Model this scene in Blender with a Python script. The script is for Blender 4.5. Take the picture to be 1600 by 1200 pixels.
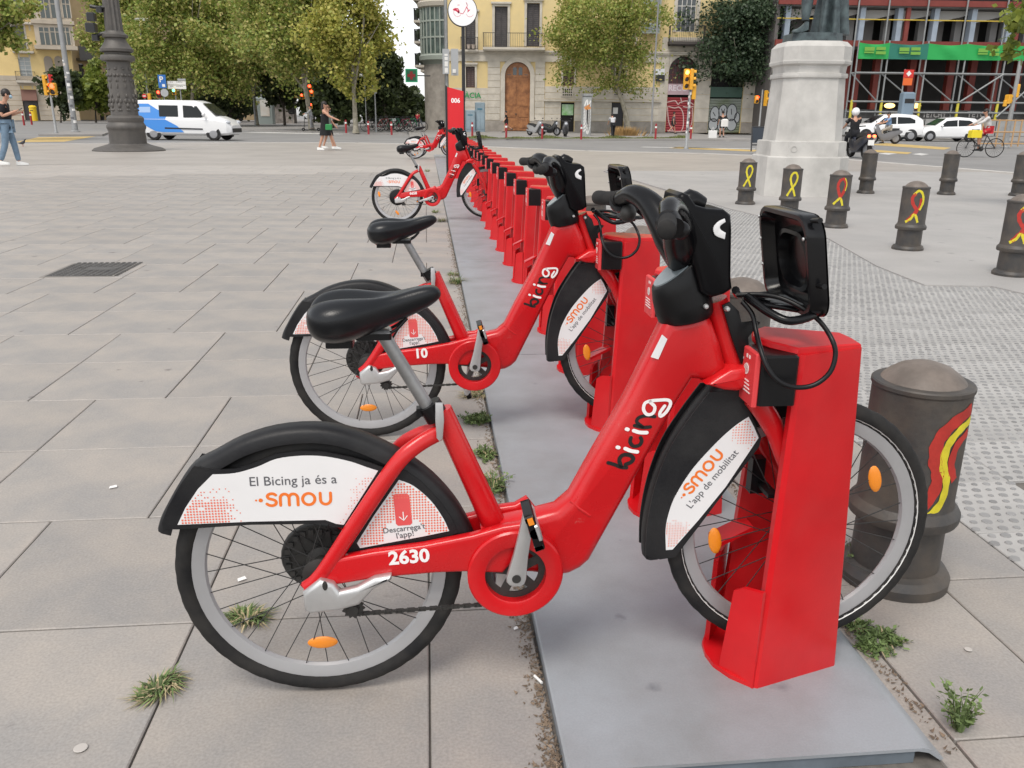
import bpy, bmesh, math, random
from mathutils import Vector, Matrix
random.seed(7)
PI = math.pi
for o in list(bpy.data.objects): bpy.data.objects.remove(o)
S = bpy.context.scene
COL = S.collection
# ------------------------------------------------------------------ camera
FPX, CXP, CYP, CAMH = 1310.0, 800.0, 600.0, 1.34
TH, YAW, ROLL = math.radians(17.726), math.radians(5.766), math.radians(0.53)
fw = Vector((math.sin(YAW)*math.cos(TH), math.cos(YAW)*math.cos(TH), -math.sin(TH)))
r0 = Vector((math.cos(YAW), -math.sin(YAW), 0)); u0 = r0.cross(fw)
cr = r0*math.cos(ROLL)+u0*math.sin(ROLL); cu = u0*math.cos(ROLL)-r0*math.sin(ROLL)
CAM = Vector((0, 0, CAMH))
cd = bpy.data.cameras.new('camera'); cam = bpy.data.objects.new('camera', cd); COL.objects.link(cam)
m = Matrix((cr, cu, -fw)).transposed().to_4x4(); m.translation = CAM
cam.matrix_world = m
cd.sensor_width = 36.0; cd.lens = FPX/1600*36.0; cd.clip_start = 0.05; cd.clip_end = 2000
S.camera = cam
# ------------------------------------------------------------------ sky, sun, exposure
SUN_EL, SUN_AZ = math.radians(60), math.radians(-150)     # soft light from the left, a little behind the camera
w = bpy.data.worlds.new('World'); S.world = w; w.use_nodes = True
nt = w.node_tree; nt.nodes.clear()
sky = nt.nodes.new('ShaderNodeTexSky'); sky.sky_type = 'NISHITA'; sky.sun_disc = False
sky.sun_elevation = SUN_EL; sky.sun_rotation = SUN_AZ
sky.air_density = 1.0; sky.dust_density = 1.0; sky.ozone_density = 1.0
hs = nt.nodes.new('ShaderNodeHueSaturation'); hs.inputs['Saturation'].default_value = 0.13
bg = nt.nodes.new('ShaderNodeBackground'); bg.inputs['Strength'].default_value = 0.15
wo = nt.nodes.new('ShaderNodeOutputWorld')
nt.links.new(sky.outputs[0], hs.inputs['Color']); nt.links.new(hs.outputs[0], bg.inputs['Color']); nt.links.new(bg.outputs[0], wo.inputs['Surface'])
sl = bpy.data.lights.new('sun', 'SUN'); sl.energy = 1.3; sl.angle = math.radians(22); sl.color = (1, 0.93, 0.84)
so = bpy.data.objects.new('sun', sl); COL.objects.link(so)
sd = Vector((math.sin(SUN_AZ)*math.cos(SUN_EL), math.cos(SUN_AZ)*math.cos(SUN_EL), math.sin(SUN_EL)))
so.rotation_euler = sd.to_track_quat('Z', 'Y').to_euler(); so.location = (0, 0, 30)
S.view_settings.view_transform = 'Standard'; S.view_settings.look = 'None'
S.view_settings.exposure = 0.62; S.view_settings.gamma = 1.0; S.view_settings.use_curve_mapping = False
S.render.engine = 'CYCLES'; S.cycles.max_bounces = 6; S.cycles.diffuse_bounces = 3; S.cycles.transparent_max_bounces = 12
# ------------------------------------------------------------------ measuring: pixel of the photograph -> place in the world
def ray(x, y): return fw + cr*((x-CXP)/FPX) - cu*((y-CYP)/FPX)
def G(x, y, Z=0.0):
    d = ray(x, y); t = (Z-CAMH)/d.z; return CAM + d*t
def AY(x, y, Y):
    d = ray(x, y); return CAM + d*(Y/d.y)
def PROJ(P):
    d = Vector(P)-CAM; z = d.dot(fw); return (CXP+FPX*d.dot(cr)/z, CYP-FPX*d.dot(cu)/z)
class Frame:
    """vertical facade plane through a ground point, turned by an angle; local u along it, z up, v towards the viewer side"""
    def __init__(s, O, ang):
        s.O = Vector((O[0], O[1], 0)); s.a = ang
        s.u = Vector((math.cos(ang), math.sin(ang), 0)); s.n = Vector((math.sin(ang), -math.cos(ang), 0))
    def __call__(s, x, y, off=0.0):
        d = ray(x, y); O = s.O + s.n*off
        t = (O-CAM).dot(s.n)/d.dot(s.n); P = CAM+d*t
        return ((P-s.O).dot(s.u), P.z)
# ------------------------------------------------------------------ materials
MATS = {}
def mat(name, col, rough=0.6, metal=0.0, var=0.0, vscale=6.0, bump=0.0, bscale=40.0, coat=0.0, col2=None, spec=0.5, emit=None, estr=0.0, alpha=1.0, trans=0.0, island=0.0, objrand=0.0, contrast=(0.35, 0.65), detail=6.0, spots=0.0, sscale=5.0, wear=0.0, wcol=(.72, .35, .30), wscale=22.0, speck=0.0, spscale=160.0):
    if name in MATS: return MATS[name]
    m = bpy.data.materials.new(name); m.use_nodes = True
    n = m.node_tree.nodes; l = m.node_tree.links; b = n['Principled BSDF']
    b.inputs['Roughness'].default_value = rough; b.inputs['Metallic'].default_value = metal
    b.inputs['Specular IOR Level'].default_value = spec
    c = (*col, 1); b.inputs['Base Color'].default_value = c
    m.diffuse_color = c
    if coat: b.inputs['Coat Weight'].default_value = coat; b.inputs['Coat Roughness'].default_value = 0.08
    if trans: b.inputs['Transmission Weight'].default_value = trans
    if emit: b.inputs['Emission Color'].default_value = (*emit, 1); b.inputs['Emission Strength'].default_value = estr
    last = None
    if var or bump:
        tc = n.new('ShaderNodeTexCoord')
    if var:
        nz = n.new('ShaderNodeTexNoise'); nz.inputs['Scale'].default_value = vscale; nz.inputs['Detail'].default_value = detail; nz.inputs['Roughness'].default_value = 0.62
        l.new(tc.outputs['Object'], nz.inputs['Vector'])
        rp = n.new('ShaderNodeMapRange'); rp.inputs['From Min'].default_value = contrast[0]; rp.inputs['From Max'].default_value = contrast[1]
        l.new(nz.outputs['Fac'], rp.inputs['Value'])
        mx = n.new('ShaderNodeMix'); mx.data_type = 'RGBA'
        c2 = col2 if col2 else tuple(max(0, v*(1-var)) for v in col)
        mx.inputs['A'].default_value = c; mx.inputs['B'].default_value = (*c2, 1)
        l.new(rp.outputs[0], mx.inputs['Factor']); last = mx.outputs['Result']
        rr = n.new('ShaderNodeMapRange'); rr.inputs['To Min'].default_value = max(0.05, rough-0.06); rr.inputs['To Max'].default_value = min(1, rough+0.1)
        l.new(nz.outputs['Fac'], rr.inputs['Value']); l.new(rr.outputs[0], b.inputs['Roughness'])
    if spots:
        if not (var or bump): tc = n.new('ShaderNodeTexCoord')
        vo = n.new('ShaderNodeTexVoronoi'); vo.inputs['Scale'].default_value = sscale; n2 = n.new('ShaderNodeTexNoise'); n2.inputs['Scale'].default_value = sscale*4
        oi = n.new('ShaderNodeObjectInfo'); ad = n.new('ShaderNodeVectorMath'); ad.operation = 'ADD'; l.new(tc.outputs['Object'], ad.inputs[0]); l.new(oi.outputs['Location'], ad.inputs[1])
        a2 = n.new('ShaderNodeVectorMath'); a2.operation = 'MULTIPLY_ADD'; a2.inputs[1].default_value = (.06/sscale*5,)*3; l.new(n2.outputs['Color'], a2.inputs[0]); l.new(ad.outputs[0], a2.inputs[2])
        l.new(ad.outputs[0], n2.inputs['Vector']); l.new(a2.outputs[0], vo.inputs['Vector'])
        sp = n.new('ShaderNodeSeparateColor'); l.new(vo.outputs['Color'], sp.inputs[0])
        th = n.new('ShaderNodeMath'); th.operation = 'MULTIPLY'; l.new(sp.outputs[0], th.inputs[0]); th.inputs[1].default_value = .2
        lt = n.new('ShaderNodeMapRange'); l.new(vo.outputs['Distance'], lt.inputs['Value']); l.new(th.outputs[0], lt.inputs['From Max']); lt.inputs['From Min'].default_value = 0; lt.inputs['To Min'].default_value = 1; lt.inputs['To Max'].default_value = 0
        gt = n.new('ShaderNodeMath'); gt.operation = 'GREATER_THAN'; l.new(sp.outputs[1], gt.inputs[0]); gt.inputs[1].default_value = .52
        ml = n.new('ShaderNodeMath'); ml.operation = 'MULTIPLY'; l.new(lt.outputs[0], ml.inputs[0]); l.new(gt.outputs[0], ml.inputs[1])
        m3 = n.new('ShaderNodeMath'); m3.operation = 'MULTIPLY'; m3.use_clamp = True; l.new(ml.outputs[0], m3.inputs[0]); m3.inputs[1].default_value = spots
        ms = n.new('ShaderNodeMix'); ms.data_type = 'RGBA'; l.new(m3.outputs[0], ms.inputs['Factor']); ms.inputs['B'].default_value = (col[0]*.42, col[1]*.42, col[2]*.44, 1)
        if last: l.new(last, ms.inputs['A'])
        else: ms.inputs['A'].default_value = c
        last = ms.outputs['Result']
    if wear:
        if not (var or bump or spots): tc = n.new('ShaderNodeTexCoord')
        n4 = n.new('ShaderNodeTexNoise'); n4.inputs['Scale'].default_value = wscale; n4.inputs['Detail'].default_value = 14; n4.inputs['Roughness'].default_value = .7; n4.inputs['Distortion'].default_value = .8; l.new(tc.outputs['Object'], n4.inputs['Vector'])
        w1 = n.new('ShaderNodeMapRange'); w1.inputs['From Min'].default_value = .655; w1.inputs['From Max'].default_value = .72; w1.inputs['To Max'].default_value = wear; l.new(n4.outputs['Fac'], w1.inputs['Value'])
        n5 = n.new('ShaderNodeTexNoise'); n5.inputs['Scale'].default_value = 4.0; n5.inputs['Detail'].default_value = 8; l.new(tc.outputs['Object'], n5.inputs['Vector'])
        w2 = n.new('ShaderNodeMapRange'); w2.inputs['From Min'].default_value = .48; w2.inputs['From Max'].default_value = .75; w2.inputs['To Max'].default_value = wear*.28; l.new(n5.outputs['Fac'], w2.inputs['Value'])
        wa = n.new('ShaderNodeMath'); wa.operation = 'ADD'; wa.use_clamp = True; l.new(w1.outputs[0], wa.inputs[0]); l.new(w2.outputs[0], wa.inputs[1])
        mw = n.new('ShaderNodeMix'); mw.data_type = 'RGBA'; l.new(wa.outputs[0], mw.inputs['Factor']); mw.inputs['B'].default_value = (*wcol, 1)
        if last: l.new(last, mw.inputs['A'])
        else: mw.inputs['A'].default_value = c
        last = mw.outputs['Result']
    if speck:
        n6 = n.new('ShaderNodeTexNoise'); n6.inputs['Scale'].default_value = spscale; n6.inputs['Detail'].default_value = 3; l.new(tc.outputs['Object'], n6.inputs['Vector'])
        s1 = n.new('ShaderNodeMapRange'); s1.inputs['From Min'].default_value = .3; s1.inputs['From Max'].default_value = .7; s1.inputs['To Min'].default_value = 1-speck; s1.inputs['To Max'].default_value = 1+speck*.8; l.new(n6.outputs['Fac'], s1.inputs['Value'])
        vs = n.new('ShaderNodeVectorMath'); vs.operation = 'SCALE'; l.new(last, vs.inputs[0]); l.new(s1.outputs[0], vs.inputs['Scale']); last = vs.outputs[0]
    if island or objrand:
        if island: gi = n.new('ShaderNodeNewGeometry'); rnd = gi.outputs['Random Per Island']; amt = island
        else: gi = n.new('ShaderNodeObjectInfo'); rnd = gi.outputs['Random']; amt = objrand
        mr = n.new('ShaderNodeMapRange'); mr.inputs['To Min'].default_value = 1-amt; mr.inputs['To Max'].default_value = 1+amt*0.6
        l.new(rnd, mr.inputs['Value'])
        vm = n.new('ShaderNodeVectorMath'); vm.operation = 'SCALE'
        if last: l.new(last, vm.inputs[0])
        else: vm.inputs[0].default_value = col
        l.new(mr.outputs[0], vm.inputs['Scale']); last = vm.outputs[0]
    if last: l.new(last, b.inputs['Base Color'])
    if bump:
        nb = n.new('ShaderNodeTexNoise'); nb.inputs['Scale'].default_value = bscale; nb.inputs['Detail'].default_value = 5
        l.new(tc.outputs['Object'], nb.inputs['Vector'])
        bp = n.new('ShaderNodeBump'); bp.inputs['Strength'].default_value = bump; bp.inputs['Distance'].default_value = 0.01
        l.new(nb.outputs['Fac'], bp.inputs['Height']); l.new(bp.outputs[0], b.inputs['Normal'])
    MATS[name] = m
    return m
# ------------------------------------------------------------------ mesh building
class MB:
    def __init__(s): s.v = []; s.f = []; s.mi = []; s.cur = 0; s.mats = []
    def use(s, m):
        if m not in s.mats: s.mats.append(m)
        s.cur = s.mats.index(m); return s
    def add(s, vs, fs):
        k = len(s.v); s.v.extend([tuple(v) for v in vs]); s.f.extend([tuple(i+k for i in f) for f in fs]); s.mi.extend([s.cur]*len(fs)); return s
    def box(s, x0, x1, y0, y1, z0, z1):
        return s.add([(x, y, z) for x in (x0, x1) for y in (y0, y1) for z in (z0, z1)],
                     [(0, 1, 3, 2), (4, 6, 7, 5), (0, 4, 5, 1), (2, 3, 7, 6), (0, 2, 6, 4), (1, 5, 7, 3)])
    def bbox(s, x0, x1, y0, y1, z0, z1, b=0.004):
        """box with chamfered vertical and top edges"""
        def ring(i, z): return [(x0+b+i, y0+i, z), (x1-b-i, y0+i, z), (x1-i, y0+b+i, z), (x1-i, y1-b-i, z), (x1-b-i, y1-i, z), (x0+b+i, y1-i, z), (x0+i, y1-b-i, z), (x0+i, y0+b+i, z)]
        r = [ring(0, z0), ring(0, z1-b), ring(b, z1)]
        vs = sum(r, []); fs = []
        for k in range(2):
            for i in range(8): j = (i+1) % 8; fs.append((k*8+i, k*8+j, k*8+8+j, k*8+8+i))
        fs.append(tuple(range(16, 24))); fs.append(tuple(reversed(range(8))))
        return s.add(vs, fs)
    def tube(s, path, r, n=10, caps=True, flat=1.0, closed=False):
        """swept round tube; r number or list"""
        P = [Vector(p) for p in path]; N = len(P); rr = r if isinstance(r, (list, tuple)) else [r]*N
        vs = []; prev = None
        for i, p in enumerate(P):
            if closed: t = (P[(i+1) % N]-P[i-1])
            else: t = (P[min(i+1, N-1)]-P[max(i-1, 0)])
            if t.length < 1e-9: t = Vector((0, 0, 1))
            t.normalize()
            if prev is None:
                a = Vector((0, 1, 0)) if abs(t.y) < 0.9 else Vector((1, 0, 0))
                prev = (a-t*a.dot(t)).normalized()
            else:
                prev = (prev-t*prev.dot(t)).normalized()
            b = t.cross(prev)
            for k in range(n):
                q = 2*PI*k/n; vs.append(p+prev*(math.cos(q)*rr[i]*flat)+b*(math.sin(q)*rr[i]))
        fs = []
        for i in range(N if closed else N-1):
            i2 = (i+1) % N
            for k in range(n): k2 = (k+1) % n; fs.append((i*n+k, i*n+k2, i2*n+k2, i2*n+k))
        if caps and not closed:
            fs.append(tuple(reversed(range(n)))); fs.append(tuple(range((N-1)*n, N*n)))
        return s.add(vs, fs)
    def lathe(s, prof, n=24, c=(0, 0, 0), axis='z', a0=0, a1=2*PI, caps=True):
        """prof: list of (radius, height); revolve about axis through c"""
        full = abs(a1-a0-2*PI) < 1e-6; m = n if full else n+1; vs = []
        for (r, h) in prof:
            for k in range(m):
                q = a0+(a1-a0)*k/n; a, b = r*math.cos(q), r*math.sin(q)
                if axis == 'z': vs.append((c[0]+a, c[1]+b, c[2]+h))
                elif axis == 'y': vs.append((c[0]+a, c[1]+h, c[2]+b))
                else: vs.append((c[0]+h, c[1]+a, c[2]+b))
        fs = []
        for i in range(len(prof)-1):
            for k in range(m if full else m-1):
                k2 = (k+1) % m; fs.append((i*m+k, i*m+k2, (i+1)*m+k2, (i+1)*m+k))
        if full and caps and prof[0] != prof[-1]:
            if prof[0][0] > 1e-6: fs.append(tuple(reversed(range(m))))
            if prof[-1][0] > 1e-6: fs.append(tuple(range((len(prof)-1)*m, len(prof)*m)))
        return s.add(vs, fs)
    def ell(s, c, r, n=12, m=8, M=None):
        vs = [];
        for i in range(m+1):
            t = PI*i/m
            for k in range(n):
                q = 2*PI*k/n; v = Vector((r[0]*math.sin(t)*math.cos(q), r[1]*math.sin(t)*math.sin(q), r[2]*math.cos(t)))
                if M: v = M @ v
                vs.append((c[0]+v.x, c[1]+v.y, c[2]+v.z))
        fs = [(i*n+k, (i+1)*n+k, (i+1)*n+(k+1) % n, i*n+(k+1) % n) for i in range(m) for k in range(n)]
        return s.add(vs, fs)
    def pillow(s, poly, y0, y1, b=0.0, steps=2):
        """side outline poly [(x,z)] pushed from y0 to y1 with rounded rims (inset b)"""
        n = len(poly); A = sum(poly[i][0]*poly[(i+1) % n][1]-poly[(i+1) % n][0]*poly[i][1] for i in range(n))
        if A < 0: poly = poly[::-1]
        def inset(d):
            if d <= 1e-9: return list(poly)
            out = []
            for i in range(n):
                p0, p1, p2 = Vector(poly[i-1]), Vector(poly[i]), Vector(poly[(i+1) % n])
                e1, e2 = (p1-p0).normalized(), (p2-p1).normalized()
                n1, n2 = Vector((-e1.y, e1.x)), Vector((-e2.y, e2.x)); nn = n1+n2
                if nn.length < 1e-6: nn = n1.copy()
                nn.normalize(); k = max(0.5, nn.dot(n1)); q = p1+nn*(d/k); out.append((q.x, q.y))
            return out
        layers = []
        if b > 0:
            layers = [(y0+b*(1-math.cos(PI/2*i/steps)), b*(1-math.sin(PI/2*i/steps))) for i in range(steps+1)]
            layers += [(y1-(yy-y0), d) for (yy, d) in reversed(layers)]
        else: layers = [(y0, 0), (y1, 0)]
        vs = []; fs = []
        for (yy, d) in layers:
            for (x, z) in inset(d): vs.append((x, yy, z))
        for L in range(len(layers)-1):
            for i in range(n): j = (i+1) % n; fs.append((L*n+i, L*n+j, (L+1)*n+j, (L+1)*n+i))
        fs.append(tuple(reversed(range(n)))); fs.append(tuple(range((len(layers)-1)*n, len(layers)*n)))
        return s.add(vs, fs)
    def loft(s, rings, closed=True, caps=True):
        n = len(rings[0]); vs = sum([list(r) for r in rings], []); fs = []
        for L in range(len(rings)-1):
            for i in range(n if closed else n-1): j = (i+1) % n; fs.append((L*n+i, L*n+j, (L+1)*n+j, (L+1)*n+i))
        if caps: fs.append(tuple(reversed(range(n)))); fs.append(tuple(range((len(rings)-1)*n, len(rings)*n)))
        return s.add(vs, fs)
    def stroke(s, pts, wd, y, thick=0.0008, n=6):
        """flat brush stroke in the xz plane facing -y, round ends; wd number or list"""
        P = [Vector(p) for p in pts]; N = len(P); ww = wd if isinstance(wd, (list, tuple)) else [wd]*N
        L = []; R = []
        for i in range(N):
            t = (P[min(i+1, N-1)]-P[max(i-1, 0)]).normalized(); nn = Vector((-t.y, t.x)); L.append(P[i]+nn*ww[i]/2); R.append(P[i]-nn*ww[i]/2)
        def capp(c, t, r):
            nn = Vector((-t.y, t.x)); return [c+nn*(r*math.cos(a))+t*(r*math.sin(a)) for a in [PI*k/n for k in range(1, n)]]
        te = (P[-1]-P[-2]).normalized(); ts = (P[0]-P[1]).normalized()
        vs = [(v.x, y, v.y) for v in L]+[(v.x, y, v.y) for v in R]
        fs = [(i, N+i, N+i+1, i+1) for i in range(N-1)]
        k = len(vs); ce = capp(P[-1], te, ww[-1]/2); vs += [(v.x, y, v.y) for v in ce]; fs.append(tuple([N-1]+list(range(k, k+len(ce)))+[2*N-1]))
        k = len(vs); cs = capp(P[0], ts, ww[0]/2); vs += [(v.x, y, v.y) for v in cs]; fs.append(tuple([N]+list(range(k, k+len(cs)))+[0]))
        return s.add(vs, fs)
    def xform(s, M, start=0):
        for i in range(start, len(s.v)): s.v[i] = tuple(M @ Vector(s.v[i]))
        return s
    def mesh(s, name, smooth=None):
        me = bpy.data.meshes.new(name); me.from_pydata(s.v, [], s.f)
        for mm in s.mats: me.materials.append(mm)
        if len(s.mats) > 1: me.polygons.foreach_set('material_index', s.mi)
        if smooth is not None:
            me.polygons.foreach_set('use_smooth', [True]*len(me.polygons))
            if smooth < 179: me.set_sharp_from_angle(angle=math.radians(smooth))
        me.update(); return me
    def build(s, name, m=None, parent=None, smooth=None, label=None, fix=True):
        if m and not s.mats: s.mats = [m]; s.mi = [0]*len(s.f)
        me = s.mesh(name, smooth)
        if fix:
            bm = bmesh.new(); bm.from_mesh(me); bmesh.ops.recalc_face_normals(bm, faces=bm.faces); bm.to_mesh(me); bm.free()
        o = bpy.data.objects.new(name, me); COL.objects.link(o)
        if parent: o.parent = parent
        if label: o['label'] = label
        return o
def tag(o, label=None, cat=None, group=None, kind=None):
    if label: o['label'] = label
    if cat: o['category'] = cat
    if group: o['group'] = group
    if kind: o['kind'] = kind
    return o
def thing(name, label, cat, loc=(0, 0, 0), rz=0.0, group=None):
    o = bpy.data.objects.new(name, None); COL.objects.link(o); o.empty_display_size = 0.2
    o.location = loc; o.rotation_euler = (0, 0, rz)
    return tag(o, label, cat, group)
def copy_tree(o, parent=None, skip=()):
    c = o.copy(); COL.objects.link(c); c.parent = parent
    for ch in list(o.children):
        if ch.name.split('.')[0] in skip: continue
        copy_tree(ch, c, skip)
    return c
def text_mesh(body, size=0.1, align='LEFT', weight=0.0, M=None, material=None, shear=0.0, space=1.0):
    cu_ = bpy.data.curves.new('t', 'FONT'); cu_.body = body; cu_.size = size; cu_.align_x = align; cu_.offset = weight; cu_.shear = shear; cu_.space_character = space
    cu_.resolution_u = 3
    o = bpy.data.objects.new('t', cu_); COL.objects.link(o); bpy.context.view_layer.update()
    me = bpy.data.meshes.new_from_object(o.evaluated_get(bpy.context.evaluated_depsgraph_get()))
    bpy.data.objects.remove(o); bpy.data.curves.remove(cu_)
    if M is not None: me.transform(M)
    me.materials.clear()
    if material: me.materials.append(material)
    return me
def text_xz(name, body, p0, p1, y, material, parent, weight=0.0, shear=0.0):
    """lettering in the xz plane facing -y; baseline runs from p0 to p1 (x,z) and sets its size"""
    me = text_mesh(body, 1.0, 'LEFT', weight, None, material, shear)
    xs = [v.co.x for v in me.vertices]; a, b = min(xs), max(xs)
    d = Vector(p1)-Vector(p0); k = d.length/(b-a); ang = math.atan2(d.y, d.x)
    for v in me.vertices:
        X, Z = (v.co.x-a)*k, v.co.y*k
        v.co = (p0[0]+X*math.cos(ang)-Z*math.sin(ang), y, p0[1]+X*math.sin(ang)+Z*math.cos(ang))
    o = bpy.data.objects.new(name, me); COL.objects.link(o); o.parent = parent
    return o
def arc(cx, cz, r, a0, a1, n=10): return [(cx+r*math.cos(math.radians(a0+(a1-a0)*i/n)), cz+r*math.sin(math.radians(a0+(a1-a0)*i/n))) for i in range(n+1)]
def spline(pts, n=6):
    """Catmull-Rom through the points"""
    P = [Vector(p) for p in pts]; out = []
    for i in range(len(P)-1):
        a, b, c, d = P[max(i-1, 0)], P[i], P[i+1], P[min(i+2, len(P)-1)]
        for k in range(n):
            t = k/n; out.append(0.5*((2*b)+(c-a)*t+(2*a-5*b+4*c-d)*t*t+(3*b-a-3*c+d)*t**3))
    out.append(P[-1]); return out
# ================================================================== GROUND
M_ASPH = mat('asphalt', (0.25, 0.245, 0.24), 0.75, var=0.16, vscale=0.35, bump=0.25, bscale=60, detail=8)
M_PLAZA = mat('plaza_paving', (0.385, 0.354, 0.322), 0.48, var=0.18, vscale=0.55, bump=0.15, bscale=30, detail=9)
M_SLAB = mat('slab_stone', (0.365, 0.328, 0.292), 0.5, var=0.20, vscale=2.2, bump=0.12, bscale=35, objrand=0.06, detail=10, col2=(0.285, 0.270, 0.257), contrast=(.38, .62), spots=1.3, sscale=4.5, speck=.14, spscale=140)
M_SLABF = mat('slab_stone_far_lit', (0.43, 0.392, 0.355), 0.48, var=0.18, vscale=2.0, bump=0.1, bscale=35, island=0.05, detail=9, speck=.12, spscale=70, col2=(0.375, 0.35, 0.325))  # same slabs in lighter tones: grazing-angle brightness put into the stone colour
M_JOINT = mat('joint_dirt', (0.17, 0.155, 0.14), 0.95, var=0.4, vscale=18)
M_KERB = mat('kerb_stone', (0.52, 0.50, 0.47), 0.75, var=0.2, vscale=2)
M_WALK = mat('sidewalk_paving', (0.30, 0.285, 0.27), 0.8, var=0.2, vscale=0.5, bump=0.2, bscale=20)
M_YEL = mat('road_paint_yellow', (0.62, 0.44, 0.16), 0.7, var=0.3, vscale=3)
M_WHT = mat('road_paint_white', (0.68, 0.67, 0.65), 0.7, var=0.3, vscale=3)
ROADZ = -0.12
def sheet(name, pts, z, m, kind='structure', thick=None):
    b = MB(); n = len(pts)
    if thick is None: b.add([(p[0], p[1], z) for p in pts], [tuple(range(n))])
    else:
        b.add([(p[0], p[1], z) for p in pts]+[(p[0], p[1], z-thick) for p in pts], [tuple(range(n))]+[(i, i+n, (i+1) % n+n, (i+1) % n) for i in range(n)])
    o = b.build(name, m); tag(o, kind=kind); return o
sheet('road', [(-700, -60), (700, -60), (700, 900), (-700, 900)], ROADZ, M_ASPH)
edge_px = [(-300, 226), (0, 224.5), (170, 223.5), (370, 222), (560, 222.5), (700, 226), (920, 235), (1100, 239), (1320, 248), (1600, 270), (1900, 300)]
EDGE = [G(*p) for p in edge_px]
EDGE = [Vector((-60, 30, 0))]+EDGE+[Vector((17, 8, 0)), Vector((18, -12, 0))]
sheet('plaza', [(p.x, p.y) for p in EDGE]+[(-60, -12)], -0.016, M_PLAZA, thick=0.3)
# kerb stones along the plaza edge, each its own block
kerb_parent = bpy.data.objects['plaza']
pts = []
for i in range(1, len(EDGE)-3):
    a, b_ = EDGE[i], EDGE[i+1]; L = (b_-a).length; n = max(1, int(L/1.2))
    for k in range(n): pts.append((a+(b_-a)*(k/n), a+(b_-a)*((k+1)/n)))
for a, b_ in pts:
    d = (b_-a).normalized(); nn = Vector((d.y, -d.x, 0)); q = [a+d*0.006, b_-d*0.006, b_-d*0.006+nn*0.34, a+d*0.006+nn*0.34]
    nn2 = -nn*0.01
    m_ = MB(); m_.add([(v.x, v.y, -0.002) for v in q]+[(v.x, v.y, -0.3) for v in q], [(0, 1, 2, 3), (0, 4, 5, 1), (1, 5, 6, 2), (2, 6, 7, 3), (3, 7, 4, 0)])
    m_.xform(Matrix.Translation(nn2)); m_.build('kerb_stone', M_KERB, kerb_parent)
# ---- stone slabs left of the docks (pairs of rows share joints, every second pair is shifted by half a slab)
ROW0, ROWP, COLP = 1.42, 0.6615, 0.645
def in_view(X, Y, mx=60):
    x, y = PROJ((X, Y, 0)); return -mx < x < 1600+mx and -mx < y < 1200+mx
slabs = []
for r in range(-2, 34):
    y0 = ROW0+ROWP*r; pair = r//2; off = -0.02 if pair % 2 == 0 else -0.345
    for c in range(-24, 1):
        x0 = off+COLP*c-COLP+COLP; x1 = x0+COLP
        if x0 > 0.255: continue
        x1c = min(x1, 0.262)
        if x1c-x0 < 0.03: continue
        yc = y0+ROWP/2; xc = (x0+x1c)/2
        if y0+ROWP > 0.6 and (in_view(xc, max(yc, .7)) or in_view(x0, max(yc, .7)) or in_view(x1c, max(yc, .7)) or in_view(xc, y0+ROWP)):
            slabs.append((math.hypot(xc, yc), x0, x1c, y0, y0+ROWP))
slabs.sort()
slab_cache = {}
def slab_obj(x0, x1, y0, y1, parent, m, gap=0.0026, name='paving_slab', z=0.0):
    wx, wy = round(x1-x0-2*gap, 3), round(y1-y0-2*gap, 3); key = (wx, wy, m.name)
    if key not in slab_cache:
        b = MB(); b.bbox(-wx/2, wx/2, -wy/2, wy/2, -0.0145, 0.0, 0.003); b.mats = [m]; b.mi = [0]*len(b.f); slab_cache[key] = b.mesh(name)
    o = bpy.data.objects.new(name, slab_cache[key]); COL.objects.link(o)
    o.location = ((x0+x1)/2, (y0+y1)/2, z+random.uniform(-0.0012, 0.0008)); o.rotation_euler = (random.uniform(-.0012, .0012), random.uniform(-.0012, .0012), 0); o.parent = parent
    return o
joint = sheet('paving_bed', [(-16, -1), (1.83, -1), (1.83, 13.9), (0.9, 13.9), (0.9, 23.6), (-16, 23.6)], -0.012, M_JOINT)
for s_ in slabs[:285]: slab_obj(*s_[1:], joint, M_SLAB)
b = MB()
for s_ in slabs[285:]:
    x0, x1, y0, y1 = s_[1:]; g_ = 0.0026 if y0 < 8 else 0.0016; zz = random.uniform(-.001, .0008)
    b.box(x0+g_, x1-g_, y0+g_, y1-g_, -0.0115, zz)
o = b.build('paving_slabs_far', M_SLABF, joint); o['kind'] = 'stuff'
# slabs right of the platform
for r in range(-1, 26):
    y0 = 0.80+0.66*r
    for (x0, x1) in ((1.165, 1.52), (1.52, 1.835)):
        if in_view(x0, y0+.66) or in_view(x1, y0+.66) or in_view(x1, y0): slab_obj(x0, x1, y0, y0+0.66, joint, M_SLAB)
slab_obj(1.10, 1.163, .9, 4.6, joint, M_SLAB, name='edge_strip', z=-0.002)
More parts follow.
